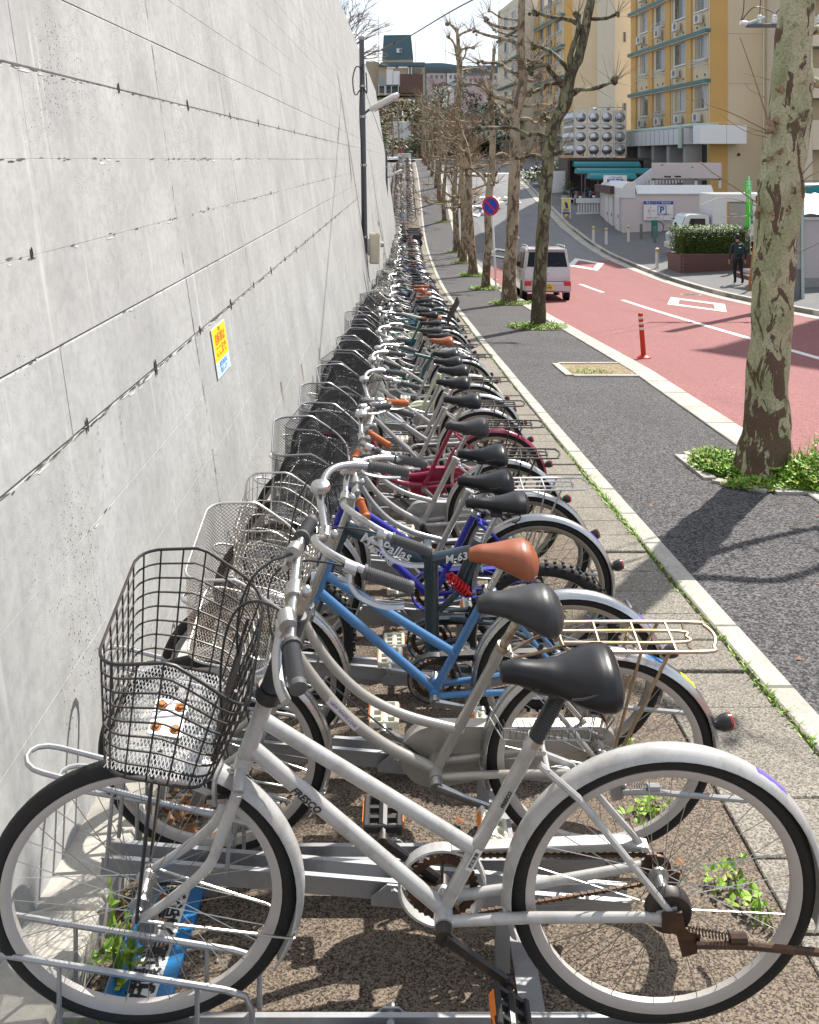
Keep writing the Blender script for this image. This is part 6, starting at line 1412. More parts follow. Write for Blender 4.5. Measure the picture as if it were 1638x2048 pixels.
LB = [plain('brown_brush_%d' % i, c, .7, .35, 2) for i, c in enumerate(((.17, .12, .07), (.12, .085, .05), (.09, .085, .035), (.21, .15, .09)))]
hm = MB(); hv = []; HX = [-60, -20, -8, 0, 8, 16, 30, 90]; HY = [138, 146, 156, 168, 182, 200, 230, 300]
def hz_(x, y): return CZ+lerp(.6, 13.5, min(1, max(0, (y-140)/50)))*(1. if x < 6 else max(.22, 1-(x-6)*.07))+math.sin(x*.3)*.4
hv = [(x, y, hz_(x, y)) for y in HY for x in HX]; n = len(HX); hm.add(hv, [(i*n+j, i*n+j+1, (i+1)*n+j+1, (i+1)*n+j) for i in range(len(HY)-1) for j in range(n-1)])
tag(hm.build('hillside', plain('hill_soil', (.10, .08, .045), .9, .4, .6, .3, True)), kind='structure')
treeline('hillside_shrubs', -14, 28, 139, 176, hz_, 2.6, 3200, .55, LD+LB, 'tangled brown and dark green undergrowth on the bank beyond the junction', seed=3)
treeline('park_shrubs', 1.5, 13, 124, 136, lambda x, y: CZ+.2, 3.6, 2600, .42, LD, 'dark evergreen shrubbery behind the avenue trees at the junction', seed=5)
treeline('verge_shrubs', 10.5, 15, 74, 84, lambda x, y: CZ-2.0, 2.4, 420, .3, LD[:3], 'dark shrubs on the right verge left of the panel fence', seed=8)
treeline('cliff_ivy', -9, -2.4, 66, 92, lambda x, y: CZ-1.5+(66-y)*.03+max(0, -2.0-x)*1.3, 1.6, 700, .3, LD+LB, 'scrub on the stony bank past the end of the concrete wall', seed=6)
bk = MB(); bv = [(x, y, z+CZ) for y in (64.2, 74, 84, 95, 106) for x, z in ((-1.5-.02*(y-64), -5.2+(y-64)*.115), (-2.2-.02*(y-64), -1.4+(y-64)*.03), (-4.5, 2.2-(y-64)*.02), (-12, 4.4), (-40, 6))]
bk.add(bv, [(i*5+j, (i+1)*5+j, (i+1)*5+j+1, i*5+j+1) for i in range(4) for j in range(4)]); tag(bk.build('stony_bank', plain('stony_bank_rock', (.15, .115, .075), .9, .45, 2.2, .3, True), fix=True), kind='structure')
def evergreen(x, y, z, h, r, label, seed, grp=None):
    rg = random.Random(seed); T = Thing('evergreen_tree', (x, y, z), label, 'tree', grp); T.part('trunk', MB().tube([(x, y, z), (x, y, z+h*.9)], [.2, .05], 6), BARKL); mb = MB()
    for i in range(int(620)):
        f = rg.random()**.8; rr = r*(1-.85*abs(f-.4)**1.2)*(.75+.3*math.sin(f*13+seed)); a = rg.uniform(0, 6.3); q = math.sqrt(rg.random()); leaf(mb, (x+rr*q*math.cos(a), y+rr*q*math.sin(a), z+h*(.18+.82*f)), .5*rg.uniform(.6, 1.3), .32*rg.uniform(.6, 1.3), rg.uniform(0, 6.3), rg.uniform(-.7, .7), rg.randrange(3))
    T.part('crown', mb, LD, smooth=0)['kind'] = 'stuff'
for i, (x, y, h, r) in enumerate(((6.0, 150, 9, 2.3), (9.5, 155, 11, 2.0), (13, 148, 8, 2.6), (18, 150, 9, 2.8), (22, 140, 10, 3), (-5.5, 140, 6, 2))): evergreen(x, y, hz_(x, y)-.3, h, r, 'dark evergreen on the bank, '+['broad one left of the pair', 'tall one right of the pair', 'round one in the middle', 'behind the third avenue tree', 'nearest to the apartment slab', 'at the left end by the white containers'][i], 40+i, 'evergreens on the bank')
for i, (x, y, h, r, lab) in enumerate(((1.8, 122, 6.5, 1.7, 'dark park tree behind the avenue, first right of the road bend'), (4.6, 126, 8.5, 2.2, 'dark park tree behind the avenue, second right of the road bend'), (7.0, 123, 7.0, 2.0, 'dark park tree behind the avenue, third right of the road bend'), (9.6, 128, 9.5, 2.4, 'tall dark park tree behind the pale upright plane tree'), (12.4, 124, 7.5, 2.2, 'dark park tree left of the slender leaning plane tree'), (14.6, 121, 6.0, 1.9, 'dark park tree just left of the far apartment slab'), (-3.4, 131, 5.5, 1.8, 'dark tree just right of the white lockers'))): evergreen(x, y, CZ-.2, h, r, lab, 80+i, 'park trees beyond the avenue')
# hall with a steep tower roof on the skyline
HROOF = plain('slate_blue_roof', (.075, .135, .165), .55, .12, .4, .3, True); HWALL = plain('tan_wall', (.45, .37, .26), .8, .12, .4, .3, True); BRICKW = plain('brick_red_wall', (.145, .085, .07), .8, .2, 1., .3, True)
def P_(x, y, Y): p = px(x, y, Y); return p
H = Thing('hall_building', (-2, 205, CZ+12), 'hall with a blue-grey steep tower roof and long low roofs on the skyline', 'building')
Yh = 200.; q = lambda x, y, d=0: (P_(x, y, Yh)[0], Yh+d, P_(x, y, Yh)[2])
def slabp(name, pts, depth, mat, par=None, dd=0.):
    f = [q(x, y, dd) for x, y in pts]; b = [(p[0], p[1]+depth, p[2]) for p in f]; n = len(f); m = MB(); m.add(f+b, [tuple(range(n))[::-1], tuple(range(n, 2*n))]+[(i, (i+1) % n, n+(i+1) % n, n+i) for i in range(n)]); return H.part(name, m, mat, par, 0, True)
tw = slabp('tower_roof', [(764, 118), (767, 69), (822, 68), (827, 117)], 6, HROOF, None, 1.); slabp('tower_wall', [(765, 124), (765, 118.3), (826, 117.3), (826, 124)], 6, HWALL, None, 1.2); w = slabp('window', [(793, 105), (793, 96), (804, 96), (804, 105)], .3, WHITEW, None, .6); slabp('pane', [(799, 104), (799, 97), (803.5, 97), (803.5, 104)], .1, PANE, w, .4)
slabp('roof', [(757, 132), (762, 124.4), (850, 124.4), (850, 132)], 9, HROOF); slabp('roof', [(850.5, 127), (850.5, 121), (1040, 122), (1040, 127)], 9, HROOF, None, 14); slabp('wall', [(730, 190), (730, 119), (757, 121), (757, 190)], 9, HWALL, None, 3); slabp('wall', [(757.4, 190), (757.4, 132.3), (850, 132.3), (850, 190)], 8, HWALL, None, .8)
slabp('window', [(826, 146), (826, 138), (842, 138), (842, 146)], .3, PANE, None, .4)
for x in (816, 822): slabp('column', [(x, 150), (x, 134), (x+2, 134), (x+2, 150)], .4, WHITEW, None, .2)
for x in (757, 831, 852, 891): o = H.part('aerial_mast', MB().tube([(*q(x, 125)[:2], q(x, 125)[2]), (*q(x, 125)[:2], q(x, 80 if x != 757 else 30)[2])], .06, 4), ALUM)
PH = Thing('plant_house', (-.5, 182, CZ+12), 'brick-red plant enclosure with tall white units and a steel frame on the hillside', 'building'); Yp = 180.
r_ = lambda x, y, d=0: (px(x, y, Yp)[0], Yp+d, px(x, y, Yp)[2])
def pbox(n, x0, y0, x1, y1, d0, d1, mat): a, b = r_(x0, y1), r_(x1, y0); PH.part(n, MB().box((a[0], Yp+d0, a[2]), (b[0], Yp+d1, b[2])), mat, smooth=0)
pbox('brick_wall', 800, 148, 846, 186, 0, 5, BRICKW); pbox('unit', 773, 138, 785, 172, .2, 2, SIGNW); pbox('unit', 786.5, 142, 799, 172, .2, 2, SIGNW); pbox('cabinet', 756, 152, 771, 172, .2, 2, STONE); pbox('base', 754, 172.5, 800, 184, 1.2, 3, GRILL)
for x in (757, 769, 771, 782, 796): pbox('frame_post', x, 170, x+1.3, 190, -.2, 0, SIGNW)
pbox('frame_beam', 770, 169.5, 798, 171.8, -.25, .1, HROOF); pbox('frame_top', 774, 134, 790, 136, 0, .4, SIGNW); pbox('frame_top', 797, 133, 815, 136, 0, .4, SIGNW)
CT = Thing('white_containers', (-1.0, 137, CZ+.5), 'row of white storage lockers behind the fence at the far bend', 'container'); Yc = 136.
for k in range(4): a, b = px(784+9.7*k, 276, Yc), px(784+9.7*k+9.3, 243, Yc); CT.part('locker', MB().bbox((a[0], Yc, a[2]), (b[0], Yc+2, b[2]), .04), SIGNW, smooth=0)
FN = Thing('roadside_fence', (2, 133, CZ+.3), 'low dark mesh fence along the far side of the junction', 'fence')
for k in range(18): x = -8+1.3*k; FN.part('post', MB().tube([(x, 133, CZ+.1), (x, 133, CZ+1.4)], .04, 5), GRILL)
m = MB(); 
for z in (.35, .6, .85, 1.1, 1.35): m.tube([(-8, 133, CZ+z), (14.1, 133, CZ+z)], .02, 4)
FN.part('rail', m, GRILL)['kind'] = 'stuff'
tag(MB().box((-12, 132.0, CZ-.2), (16, 132.4, CZ+.45)).build('far_kerb_wall', STONE, smooth=0), kind='structure')
# town and ridge far off
rt2 = random.Random(14); TR = [plain('far_roof_%d' % i, c, .7, .1, .3) for i, c in enumerate(((.22, .13, .11), (.16, .17, .19), (.28, .22, .2), (.09, .13, .17)))]; TW_ = [plain('far_wall_%d' % i, c, .8, .08, .3) for i, c in enumerate(((.55, .50, .46), (.48, .38, .36), (.60, .58, .55), (.40, .33, .30)))]
for k in range(22):
    Y = rt2.uniform(300, 420); x = rt2.uniform(850, 1075); p = px(x, 172-(k % 5)*7, Y); w, h, d = rt2.uniform(5, 8), rt2.uniform(5, 8), 7
    T = Thing('far_house', (p.x, Y, p.z-h-4), 'small distant house with a pitched roof in the town beyond the hillside', 'house', 'distant houses beyond the hillside')
    T.part('wall', MB().box((p.x-w/2, Y, p.z-h-4), (p.x+w/2, Y+d, p.z)), TW_[k % 4], smooth=0); m = MB(); m.prism([(p.x-w/2-.4, p.z), (p.x, p.z+1.5), (p.x+w/2+.4, p.z)], d, 'y', Y-.2); T.part('roof', m, TR[rt2.randrange(4)], smooth=0, fix=True)
    for q_ in range(3): T.part('window', MB().box((p.x-w/2+w*(.16+.27*q_), Y-.05, p.z-2.6), (p.x-w/2+w*(.30+.27*q_), Y+.02, p.z-1.2)), PANE, smooth=0)
rm = MB(); rv = []
for i in range(61): x = -300+12*i; z = CZ+149+3*math.sin(i*.31)+1.2*math.sin(i*1.1); rv += [(x, 1400, CZ-20), (x, 1420, z*.99), (x, 1700, z*.5)]
rm.add(rv, [(3*i+j, 3*i+3+j, 3*i+4+j, 3*i+1+j) for i in range(60) for j in (0, 1)]); tag(rm.build('hills', plain('far_hills', (.10, .15, .17), .9, .2, .01, .2, True), fix=True), kind='structure')
# ---------------------------------------------------------------- street furniture, vehicles, people
POLEG = plain('lamp_pole_grey', (.105, .11, .115), .5, .15, 4); LAMPW = plain('lamp_white', (.68, .68, .66), .35, .06, 4); LENS = plain('lamp_lens', (.45, .36, .33), .2, .1, 5, .7)
def street_lamp(x, y, h, label, lampz, big=True):
    z = G(y); T = Thing('street_lamp', (x, y, z), label, 'street lamp', 'lamp posts along the wall', local=True)
    ln = lambda zz: -.105*(zz/6.8)
    T.part('pole', MB().tube([(ln(0), 0, -.1), (ln(h), 0, h)], [.075, .062], 12), POLEG); T.part('cap', MB().lathe([(.075, h-.05), (.078, h+.03), (.02, h+.07)], 12, (ln(h), 0, 0)), STONE)
    a = Vector((ln(lampz)+.06, -.02, lampz)); d = Vector((.86, -.10, .46)).normalized(); up = Vector((-.46, 0, .88)); s = d.cross(up).normalized(); up = s.cross(d)
    hd = T.part('arm', MB().tube([a-Vector((.03, 0, .05)), a+d*.14], .03, 8), POLEG)
    M = flatM(a+d*.12, d, s)
    def shell(zs, mat, name):
        m = MB(); prof = [(0, .05), (.06, .085), (.25, .13), (.5, .15), (.68, .13), (.78, .075), (.80, .03)]; n = len(prof); vs = []
        for (u, w) in prof:
            for k in range(9):
                a2 = PI*k/8; vs.append(M @ Vector((u, w*math.cos(a2), zs*math.sin(a2)*(.11 if zs > 0 else .07)*(w/.15)**.5)))
        fs = [(i*9+k, i*9+k+1, (i+1)*9+k+1, (i+1)*9+k) for i in range(n-1) for k in range(8)]; m.add(vs, fs); return T.part(name, m, mat, fix=True)
    shell(-1, LAMPW, 'lamp_head'); shell(1, LAMPW, 'lamp_cover'); m = MB(); m.bbox((.36, -.085, -.085), (.70, .085, -.045), .015, 0, M); m2 = MB(); m2.bbox((.34, -.10, .062), (.7, .10, .105), .02, 0, M); T.part('lens', m2, LENS); m3 = MB(); m3.box((.08, -.012, .10), (.40, .012, .118), 0, M); T.part('seam', m3, GRILL)
    for zz in (lampz-.12, lampz+.62, lampz-1.3, 1.9): T.part('band', MB().lathe([(.079, zz-.03), (.082, zz-.02), (.082, zz+.02), (.079, zz+.03)], 12, (ln(zz), 0, 0)), ALUM)
    return T, ln
LP, ln = street_lamp(-.93, 22.3, 6.75, 'tall dark lamp post with white lamp head and cables, nearest along the wall', 4.95)
LP.part('control_box', MB().bbox((.09, -.14, 1.25), (.34, .10, 2.0), .035), CREAM2); LP.part('meter', MB().lathe([(.07, 0), (.07, .06), (.05, .08)], 12, (.36, -.02, 1.72), 'x'), ALUM); LP.part('bracket', MB().box((.04, -.04, 1.45), (.09, .04, 1.85)), ALUM, smooth=0)
LP.part('cable', MB().tube(spline([(ln(6)+.02, -.08, 6.1), (ln(5)-.07, -.09, 5.0), (ln(3)-.02, -.09, 3.3), (-.03, -.09, 1.2), (-.02, -.09, .1)], 5), .012, 5), BLACKP)
LP.part('cable_loop', MB().tube(spline([(ln(6)+.05, -.06, 5.9), (ln(6)-.12, -.1, 6.05), (ln(6)-.22, -.1, 5.75), (ln(6)-.16, -.1, 5.35), (ln(6)+.02, -.08, 5.55), (ln(6)+.12, -.06, 5.4), (ln(6)+.1, -.06, 5.9)], 5), .016, 5), BLACKP)
LP.part('guy_wire', MB().tube([(ln(5.4)+.05, 0, 5.5), (.75, 2.2, 3.2), (1.2, 4.0, 2.2)], .006, 4), BLACKP)
LP.part('notice_plate', MB().bbox((-.02, -.09, .7), (.06, -.078, 1.5), .002), SIGNW); text('lettering', '自転車置場', .1, INK, LP.r, flatM((.02, -.092, 1.1), (0, 0, -1), (1, 0, 0)), .0005)
street_lamp(-.96, 54, 5.7, 'second lamp post with a white lamp head, far along the wall', 4.1)
W_ = Thing('overhead_cable', (-.95, 22.3, G(22.3)+6.3), 'black cable rising from the lamp post across the sky', 'cable', local=True)
p0 = Vector((0, 0, 0)); p1 = px(945, 0, 15)-Vector(W_.r.location); p2 = px(1300, -150, 9)-Vector(W_.r.location)
W_.part('wire', MB().tube(spline([p0, p1.lerp(p0, .55)-Vector((0, 0, .07)), p1, p2], 8), .013, 5), BLACKP); W_.part('splice', MB().tube([p0.lerp(p1, .22)-Vector((0, 0, .06)), p0.lerp(p1, .36)-Vector((0, 0, .05))], .03, 6), BLACKP)
# no-parking sign
SG = Thing('no_parking_sign', (3.12, 31.2, G(31.2)), 'round red and blue no-parking sign on a white pole', 'sign', local=True)
SG.part('pole', MB().tube([(.02, 0, 0), (-.12, 0, 3.05)], .032, 8), SIGNW); c = Vector((-.17, -.05, 2.9)); Ms = flatM(c, (.9, -.44, 0), (0, 0, 1))
def disc(r0, r1, z, mat, name):
    m = MB(); n = 32; vs = [Ms @ Vector((r*math.cos(2*PI*i/n), r*1.08*math.sin(2*PI*i/n), z)) for r in (r0, r1) for i in range(n)]; m.add(vs, [(i, (i+1) % n, n+(i+1) % n, n+i) for i in range(n)] if r0 > 0 else [tuple(n+i for i in range(n))]); return SG.part(name, m, mat, smooth=0)
SRED = plain('sign_disc_red', (.55, .012, .02), .35, .06); SBLU = plain('sign_disc_blue', (.012, .045, .42), .35, .06)
m = MB(); m.lathe([(.31, -.012), (.318, -.006), (.318, 0), (.31, .004)], 32, (0, 0, 0), 'z', 0, Ms); SG.part('disc', m, ALUM); disc(.24, .305, .006, SRED, 'red_ring'); disc(0, .24, .006, SBLU, 'blue_field')
m = MB(); m.box((-.235, -.032, .007), (.235, .032, .009), 0, Ms @ Matrix.Rotation(R_(-45), 4, 'Z')); SG.part('red_bar', m, SRED, smooth=0)
for zz in (2.78, 3.0): SG.part('clamp', MB().box((-.2, -.045, zz), (-.06, .03, zz+.03)), ALUM, smooth=0)
# flexible red posts, bollards
REDP = plain('post_red', (.50, .03, .012), .5, .1, 6); REFL = plain('reflective_band', (.62, .60, .55), .35, .1, 12, .7)
def delineator(x, y, label, tilt):
    T = Thing('delineator_post', (x, y, GX(x, y)+RD+.004), label, 'post', 'red flexible posts at the road edge', local=True); T.r.rotation_euler = (0, tilt, 0)
    T.part('base', MB().lathe([(.115, 0), (.11, .02), (.06, .045), (.05, .05)], 18), REDP); T.part('tube', MB().lathe([(.042, .04), (.040, .72), (.036, .745), (.01, .752)], 16), REDP)
    for z in (.47, .56, .65): T.part('band', MB().lathe([(.0405, z), (.0425, z+.004), (.0425, z+.04), (.0405, z+.044)], 16), REFL)
delineator(3.97, 15.15, 'red flexible post with three pale bands on the near edge of the red road', -.075); delineator(3.75, 37.5, 'small red flexible post by the kerb near the no-parking sign', 0)
def bollard(x, y, h, label):
    T = Thing('bollard', (x, y, GX(x, y)+z_rw(x, y)), label, 'bollard', 'pale bollards on the far pavement', local=True)
    T.part('post', MB().lathe([(.075, 0), (.07, .02), (.07, h-.17)], 14), ACW); T.part('band', MB().lathe([(.0725, h-.168), (.0725, h-.06)], 14), plain('band_yellow', (.55, .36, .02), .5, .1)); T.part('cap', MB().lathe([(.074, h-.059), (.072, h-.02), (.045, h), (.01, h+.006)], 14), ACW)
for x, y, lab in ((9.98, 48.2, 'pale bollard farthest left, close to the kerb'), (10.5, 47.5, 'pale bollard second from the left in the farther trio'), (11.77, 48.0, 'pale bollard in front of the low pinkish building'), (10.62, 38.4, 'pale bollard with a brass band left of the hedge planter'), (11.45, 38.2, 'pale bollard touching the left corner of the hedge planter')): bollard(x, y, .86, lab)
for x, y, lab in ((12.6, 48.6, 'short dark bollard left of the green notice'), (13.0, 47.4, 'short dark bollard by the green notice')): T = Thing('dark_bollard', (x, y, GX(x, y)+z_rw(x, y)), lab, 'bollard', local=True); T.part('post', MB().lathe([(.08, 0), (.08, .72), (.06, .8), (.01, .82)], 12), GRILL)
GN = Thing('green_notice_board', (13.3, 48.6, GX(13.3, 48.6)+.1), 'narrow green notice plate on a post in front of the pinkish wall', 'sign', local=True); GN.part('post', MB().tube([(0, .03, 0), (0, .03, 1.1)], .03, 6), ALUM); GN.part('plate', MB().bbox((-.17, -.03, .15), (.17, 0, 1.05), .005), plain('notice_green', (.03, .20, .16), .5, .1, 5))
AB = Thing('sandwich_board', (9.85, 55.6, GX(9.85, 55.6)+.03), 'yellow pictured advertising board with a white frame standing on the right pavement', 'sign', local=True)
AB.part('frame', MB().bbox((-.27, -.03, .0), (-.23, .03, 1.22), .005), SIGNW); AB.part('frame', MB().bbox((.23, -.03, 0), (.27, .03, 1.22), .005), SIGNW); AB.part('top_bar', MB().bbox((-.33, -.04, 1.22), (.33, .04, 1.27), .005), SIGNW); AB.part('poster', MB().box((-.225, -.02, .42), (.225, .0, 1.2)), YEL, smooth=0)
m = MB(); m.add([(-.10, -.026, .98), (.0, -.026, 1.06), (.10, -.026, .9), (.13, -.026, .66), (-.02, -.026, .62), (-.06, -.026, .8)], [(0, 1, 2, 3, 4, 5)]); AB.part('picture', m, SBLU, smooth=0); AB.part('caption_band', MB().box((-.16, -.026, .47), (.16, -.021, .60)), BLUEI, smooth=0); text('lettering', 'ご案内', .1, SIGNW, AB.r, flatM((0, -.03, .535), (1, 0, 0), (0, 0, 1)), .001); AB.part('panel', MB().box((-.225, -.02, .3), (.225, .0, .41)), BLUEI, smooth=0); AB.part('lamp', MB().sphere((.02, -.03, .19), .12, 12, 8), plain('lamp_amber', (.70, .42, .02), .4, .1))
# hedge in a brick planter
HP = Thing('hedge_planter', (12.3, 37, CZ-4.6), 'clipped hedge in a low brick planter beside the walking person', 'hedge')
x0, x1, ya, yb, za, zt = 11.05, 14.0, 36.4, 38.2, CZ-4.75, CZ-3.83
HP.part('core', MB().box((x0+.02, ya+.02, za), (x1-.02, yb, zt-.03)), MORT, smooth=0)
bm1 = MB().bbox((0, 0, 0), (.205, .06, .062), .004).mesh('brick', BRICKC, 0)
for r in range(13):
    for c in range(14):
        x = x0+.213*c+(.1065 if r % 2 else 0)
        if x+.205 > x1+.02: continue
        o = link('brick', bm1, HP.r); o.location = Vector((x, ya-.03+rnd.uniform(-.002, .003), zt-.07-.0705*r))-Vector(HP.r.location)
HP.part('coping', MB().bbox((x0-.03, ya-.05, zt-.006), (x1+.03, ya+.3, zt+.05), .01), BRICKC, smooth=0); HP.part('side_wall', MB().box((x0-.04, ya+.04, za), (x0+.015, yb, zt-.01)), BRICKC, smooth=0)
rg = random.Random(4); m = MB()
for i in range(9000):
    f = rg.random()
    if f < .50: p = (rg.uniform(x0, x1-.15), ya+.12+abs(rg.gauss(0, .06)), rg.uniform(zt+.05, CZ-2.78))
    elif f < .80: p = (rg.uniform(x0, x1-.15), rg.uniform(ya+.1, yb), CZ-2.80+rg.gauss(0, .035))
    else: p = (x0+abs(rg.gauss(0, .06)), rg.uniform(ya+.1, yb), rg.uniform(zt+.05, CZ-2.78))
    leaf(m, p, rg.uniform(.05, .1), rg.uniform(.03, .055), rg.uniform(0, 6.3), rg.uniform(-.8, 1.), rg.choice((0, 1, 1, 2)))
HP.part('foliage', m, [plain('hedge_leaf_a', (.05, .115, .018), .4, .4, 8), plain('hedge_leaf_b', (.09, .175, .025), .4, .4, 8), plain('hedge_leaf_c', (.15, .17, .03), .45, .4, 8)], smooth=0)['kind'] = 'stuff'
m = MB(); 
for k in range(24): x = lerp(x0+.2, x1-.3, k/23); m.tube([(x, ya+.5, zt-.1), (x+rg.gauss(0, .1), ya+.4, CZ-2.9)], .02, 5)
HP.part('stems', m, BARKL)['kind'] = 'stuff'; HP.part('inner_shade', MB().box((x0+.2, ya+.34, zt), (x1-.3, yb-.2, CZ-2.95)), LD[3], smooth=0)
# pier, steps, stakes, banners, utility pole
GP = Thing('gate_pier', (14.1, 34.9, CZ-4.6), 'dark stone gate pier behind the walking person', 'gate pier'); GP.part('pier', MB().bbox((13.75, 34.7, CZ-4.7), (14.35, 35.4, CZ-3.2), .02), DARKR); GP.part('cap', MB().bbox((13.7, 34.65, CZ-3.198), (14.4, 35.45, CZ-3.1), .02), STONE)
SP = Thing('brick_steps', (13.0, 33.2, CZ-4.5), 'red-brown brick steps at the gate right of the walking person', 'steps')
for k in range(4): SP.part('step', MB().bbox((12.5+.28*k, 32.6, CZ-4.65), (14.2, 34.5, CZ-4.25+.13*k), .015), BRICKC if k % 2 == 0 else PINK, smooth=0)
WS = Thing('wooden_stake', (11.3, 30.0, GX(11.3, 30)+.05), 'leaning orange-brown wooden stake behind the big plane tree', 'stake', local=True); WS.part('stake', MB().tube([(0, 0, -.05), (.30, .1, 2.05)], .045, 9), plain('stake_wood', (.36, .155, .03), .7, .25, 10)); WS.part('cap', MB().tube([(.296, .098, 2.02), (.312, .104, 2.13)], .05, 9), GRILL); WS.part('tie', MB().tube(spline([(.20, 0, 1.3), (.35, .1, 1.6), (.42, .1, 1.95)], 4), .01, 4), SIGNW)
GRN = plain('banner_green', (.06, .62, .05), .6, .15, 6)
NB = Thing('green_banner', (13.9, 37, CZ-4.5), 'narrow bright green promotional banner on a pole behind the hedge', 'banner'); NB.part('pole', MB().tube([(14.02, 37, CZ-4.6), (13.95, 37, CZ-.7)], .022, 6), SIGNW); m = MB(); n = 18; vs = []
for i in range(n+1):
    z = lerp(CZ-2.85, CZ-.78, i/n); w = .135+.02*math.sin(i*.9); xo = 13.93-.025*math.sin(i*.55)
    for a in (-1, 1): vs.append((xo+w*a*.9, 37+.05*math.sin(i*.8)*a, z))
m.add(vs, [(2*i, 2*i+1, 2*i+3, 2*i+2) for i in range(n)]); NB.part('cloth', m, GRN); text('lettering', '大\n売\n出\nし', .26, SIGNW, NB.r, flatM(Vector((13.9, 36.86, CZ-1.35))-Vector(NB.r.location), (1, 0, 0), (0, 0, 1)), .001)
VS = Thing('vertical_sign', (14.35, 37.6, CZ-4.5), 'tall white sign with columns of black characters and a red corner behind the tree trunk', 'sign'); VS.part('board', MB().bbox((14.15, 37.6, CZ-3.15), (14.66, 37.64, CZ-1.5), .006), SIGNW, smooth=0); VS.part('red_corner', MB().box((14.45, 37.592, CZ-1.75), (14.65, 37.598, CZ-1.52)), REDI, smooth=0)
text('lettering', '第\n三\n駐\n車\n場', .2, INK, VS.r, flatM(Vector((14.27, 37.585, CZ-2.2))-Vector(VS.r.location), (1, 0, 0), (0, 0, 1)), .001); text('lettering', 'お\n使\nい\n下\nさ\nい', .19, INK, VS.r, flatM(Vector((14.53, 37.585, CZ-2.0))-Vector(VS.r.location), (1, 0, 0), (0, 0, 1)), .001)
for x in (14.2, 14.6): VS.part('post', MB().box((x, 37.65, CZ-4.6), (x+.05, 37.7, CZ-1.5)), BRICKC, smooth=0)
UP = Thing('utility_pole', (11.55, 27, GX(11.55, 27)), 'concrete utility pole with a pale lower sleeve and insulators, behind the big trunk', 'utility pole', local=True)
UP.part('pole', MB().tube([(0, 0, -.1), (0, 0, 12)], [.19, .14], 14), GRILL); UP.part('sleeve', MB().tube([(0, 0, .95), (0, 0, 2.6)], [.197, .194], 14), STONE); UP.part('conduit', MB().tube([(.13, -.2, 0), (.12, -.2, 3.2), (.1, -.17, 6)], .05, 8), PIPEG)
UP.part('crossarm', MB().bbox((-1.55, -.30, 8.02), (1.6, -.20, 8.13), .01), POLEG); 
for x in (-1.15, -.72, .6): UP.part('insulator', MB().lathe([(.05, 0), (.075, .05), (.05, .08), (.075, .13), (.05, .17), (.07, .22), (.02, .28)], 12, (x, -.25, 8.13)), SIGNW)
UP.part('cutout', MB().tube([(-1.5, -.25, 8.12), (-1.0, -.25, 8.3)], .06, 8), PIPEG); UP.part('insulator', MB().tube([(-1.72, -.25, 8.16), (-1.52, -.25, 8.14)], .07, 10), SIGNW)
for a, b, c in (((-1.7, -.25, 8.2), (-1.6, -.25, 9.0), (-1.62, -.3, 12.5)), ((-1.15, -.25, 8.4), (-1.12, -.25, 9.2), (-1.13, -.3, 12.5)), ((-1.7, -.25, 8.2), (-1.3, -.3, 8.62), (-.72, -.25, 8.45)), ((-.7, -.25, 8.4), (-.3, -.2, 8.9), (.0, .1, 9.3))): UP.part('lead', MB().tube(spline([a, b, c], 5), .014, 4), BLACKP)
# ---------------------------------------------------------------- the van
VANP = paint('van_silver', (.50, .475, .49), .28, .06, .7, .3); VG = glass('van_glass', (.012, .012, .014), .08); VG.node_tree.nodes['Principled BSDF'].inputs['Specular IOR Level'].default_value = .3; LAMPR = plain('tail_lamp_red', (.52, .012, .012), .18, .1, 20, .8); TRIM = BLACKP; YPL = plain('plate_yellow', (.78, .52, .01), .5, .05)
vx, vy = 4.47, 28.2; V = Thing('van', (vx, vy+1.7, GX(vx, vy+1.7)+RD), 'silver boxy light van seen from behind on the red road', 'van', local=True)
vp = math.atan2(G(vy+3)-G(vy), 3.); V.r.rotation_euler = (vp, 0, R_(-1.5))
# shell from side profile: y from rear (-1.7) to front (+1.7)
secs = [(-1.69, .50, 1.02, .66), (-1.70, .42, 1.05, .70), (-1.60, .30, 1.60, .725), (-1.45, .26, 1.63, .735), (-.4, .24, 1.66, .735), (.35, .24, 1.645, .735), (.75, .24, 1.50, .735), (1.05, .24, 1.06, .73), (1.55, .26, .92, .70), (1.69, .34, .80, .64)]
def vring(y, z0, z1, w): 
    b = .98; return [(-w, y, z0+.06), (-w*1.0, y, .62 if z1 > .9 else (z0+z1)/2), (-w*(1 if z1 < 1.2 else .985), y, min(.96, z1-.06)), (-w*(.93 if z1 < 1.2 else .87), y, z1-.05), (-w*.75, y, z1), (w*.75, y, z1), (w*(.93 if z1 < 1.2 else .87), y, z1-.05), (w*(1 if z1 < 1.2 else .985), y, min(.96, z1-.06)), (w, y, .62 if z1 > .9 else (z0+z1)/2), (w, y, z0+.06), (w*.9, y, z0), (-w*.9, y, z0)]
m = MB(); vs = []; n = 12
for s in secs[1:]: vs += vring(*s)
N = len(secs)-1; m.add(vs, [(i*n+k, i*n+(k+1) % n, (i+1)*n+(k+1) % n, (i+1)*n+k) for i in range(N-1) for k in range(n)]+[tuple(range(n))[::-1], tuple((N-1)*n+k for k in range(n))])
V.part('body', m, VANP, smooth=35, fix=True)
rw_ = V.part('rear_window', MB().add([(-.62, -1.712, 1.06), (.62, -1.712, 1.06), (.55, -1.632, 1.51), (-.55, -1.632, 1.51)]+[(-.62, -1.60, 1.06), (.62, -1.60, 1.06), (.55, -1.55, 1.51), (-.55, -1.55, 1.51)], [(0, 1, 2, 3), (0, 4, 5, 1), (1, 5, 6, 2), (2, 6, 7, 3), (3, 7, 4, 0)]), VG, smooth=0)
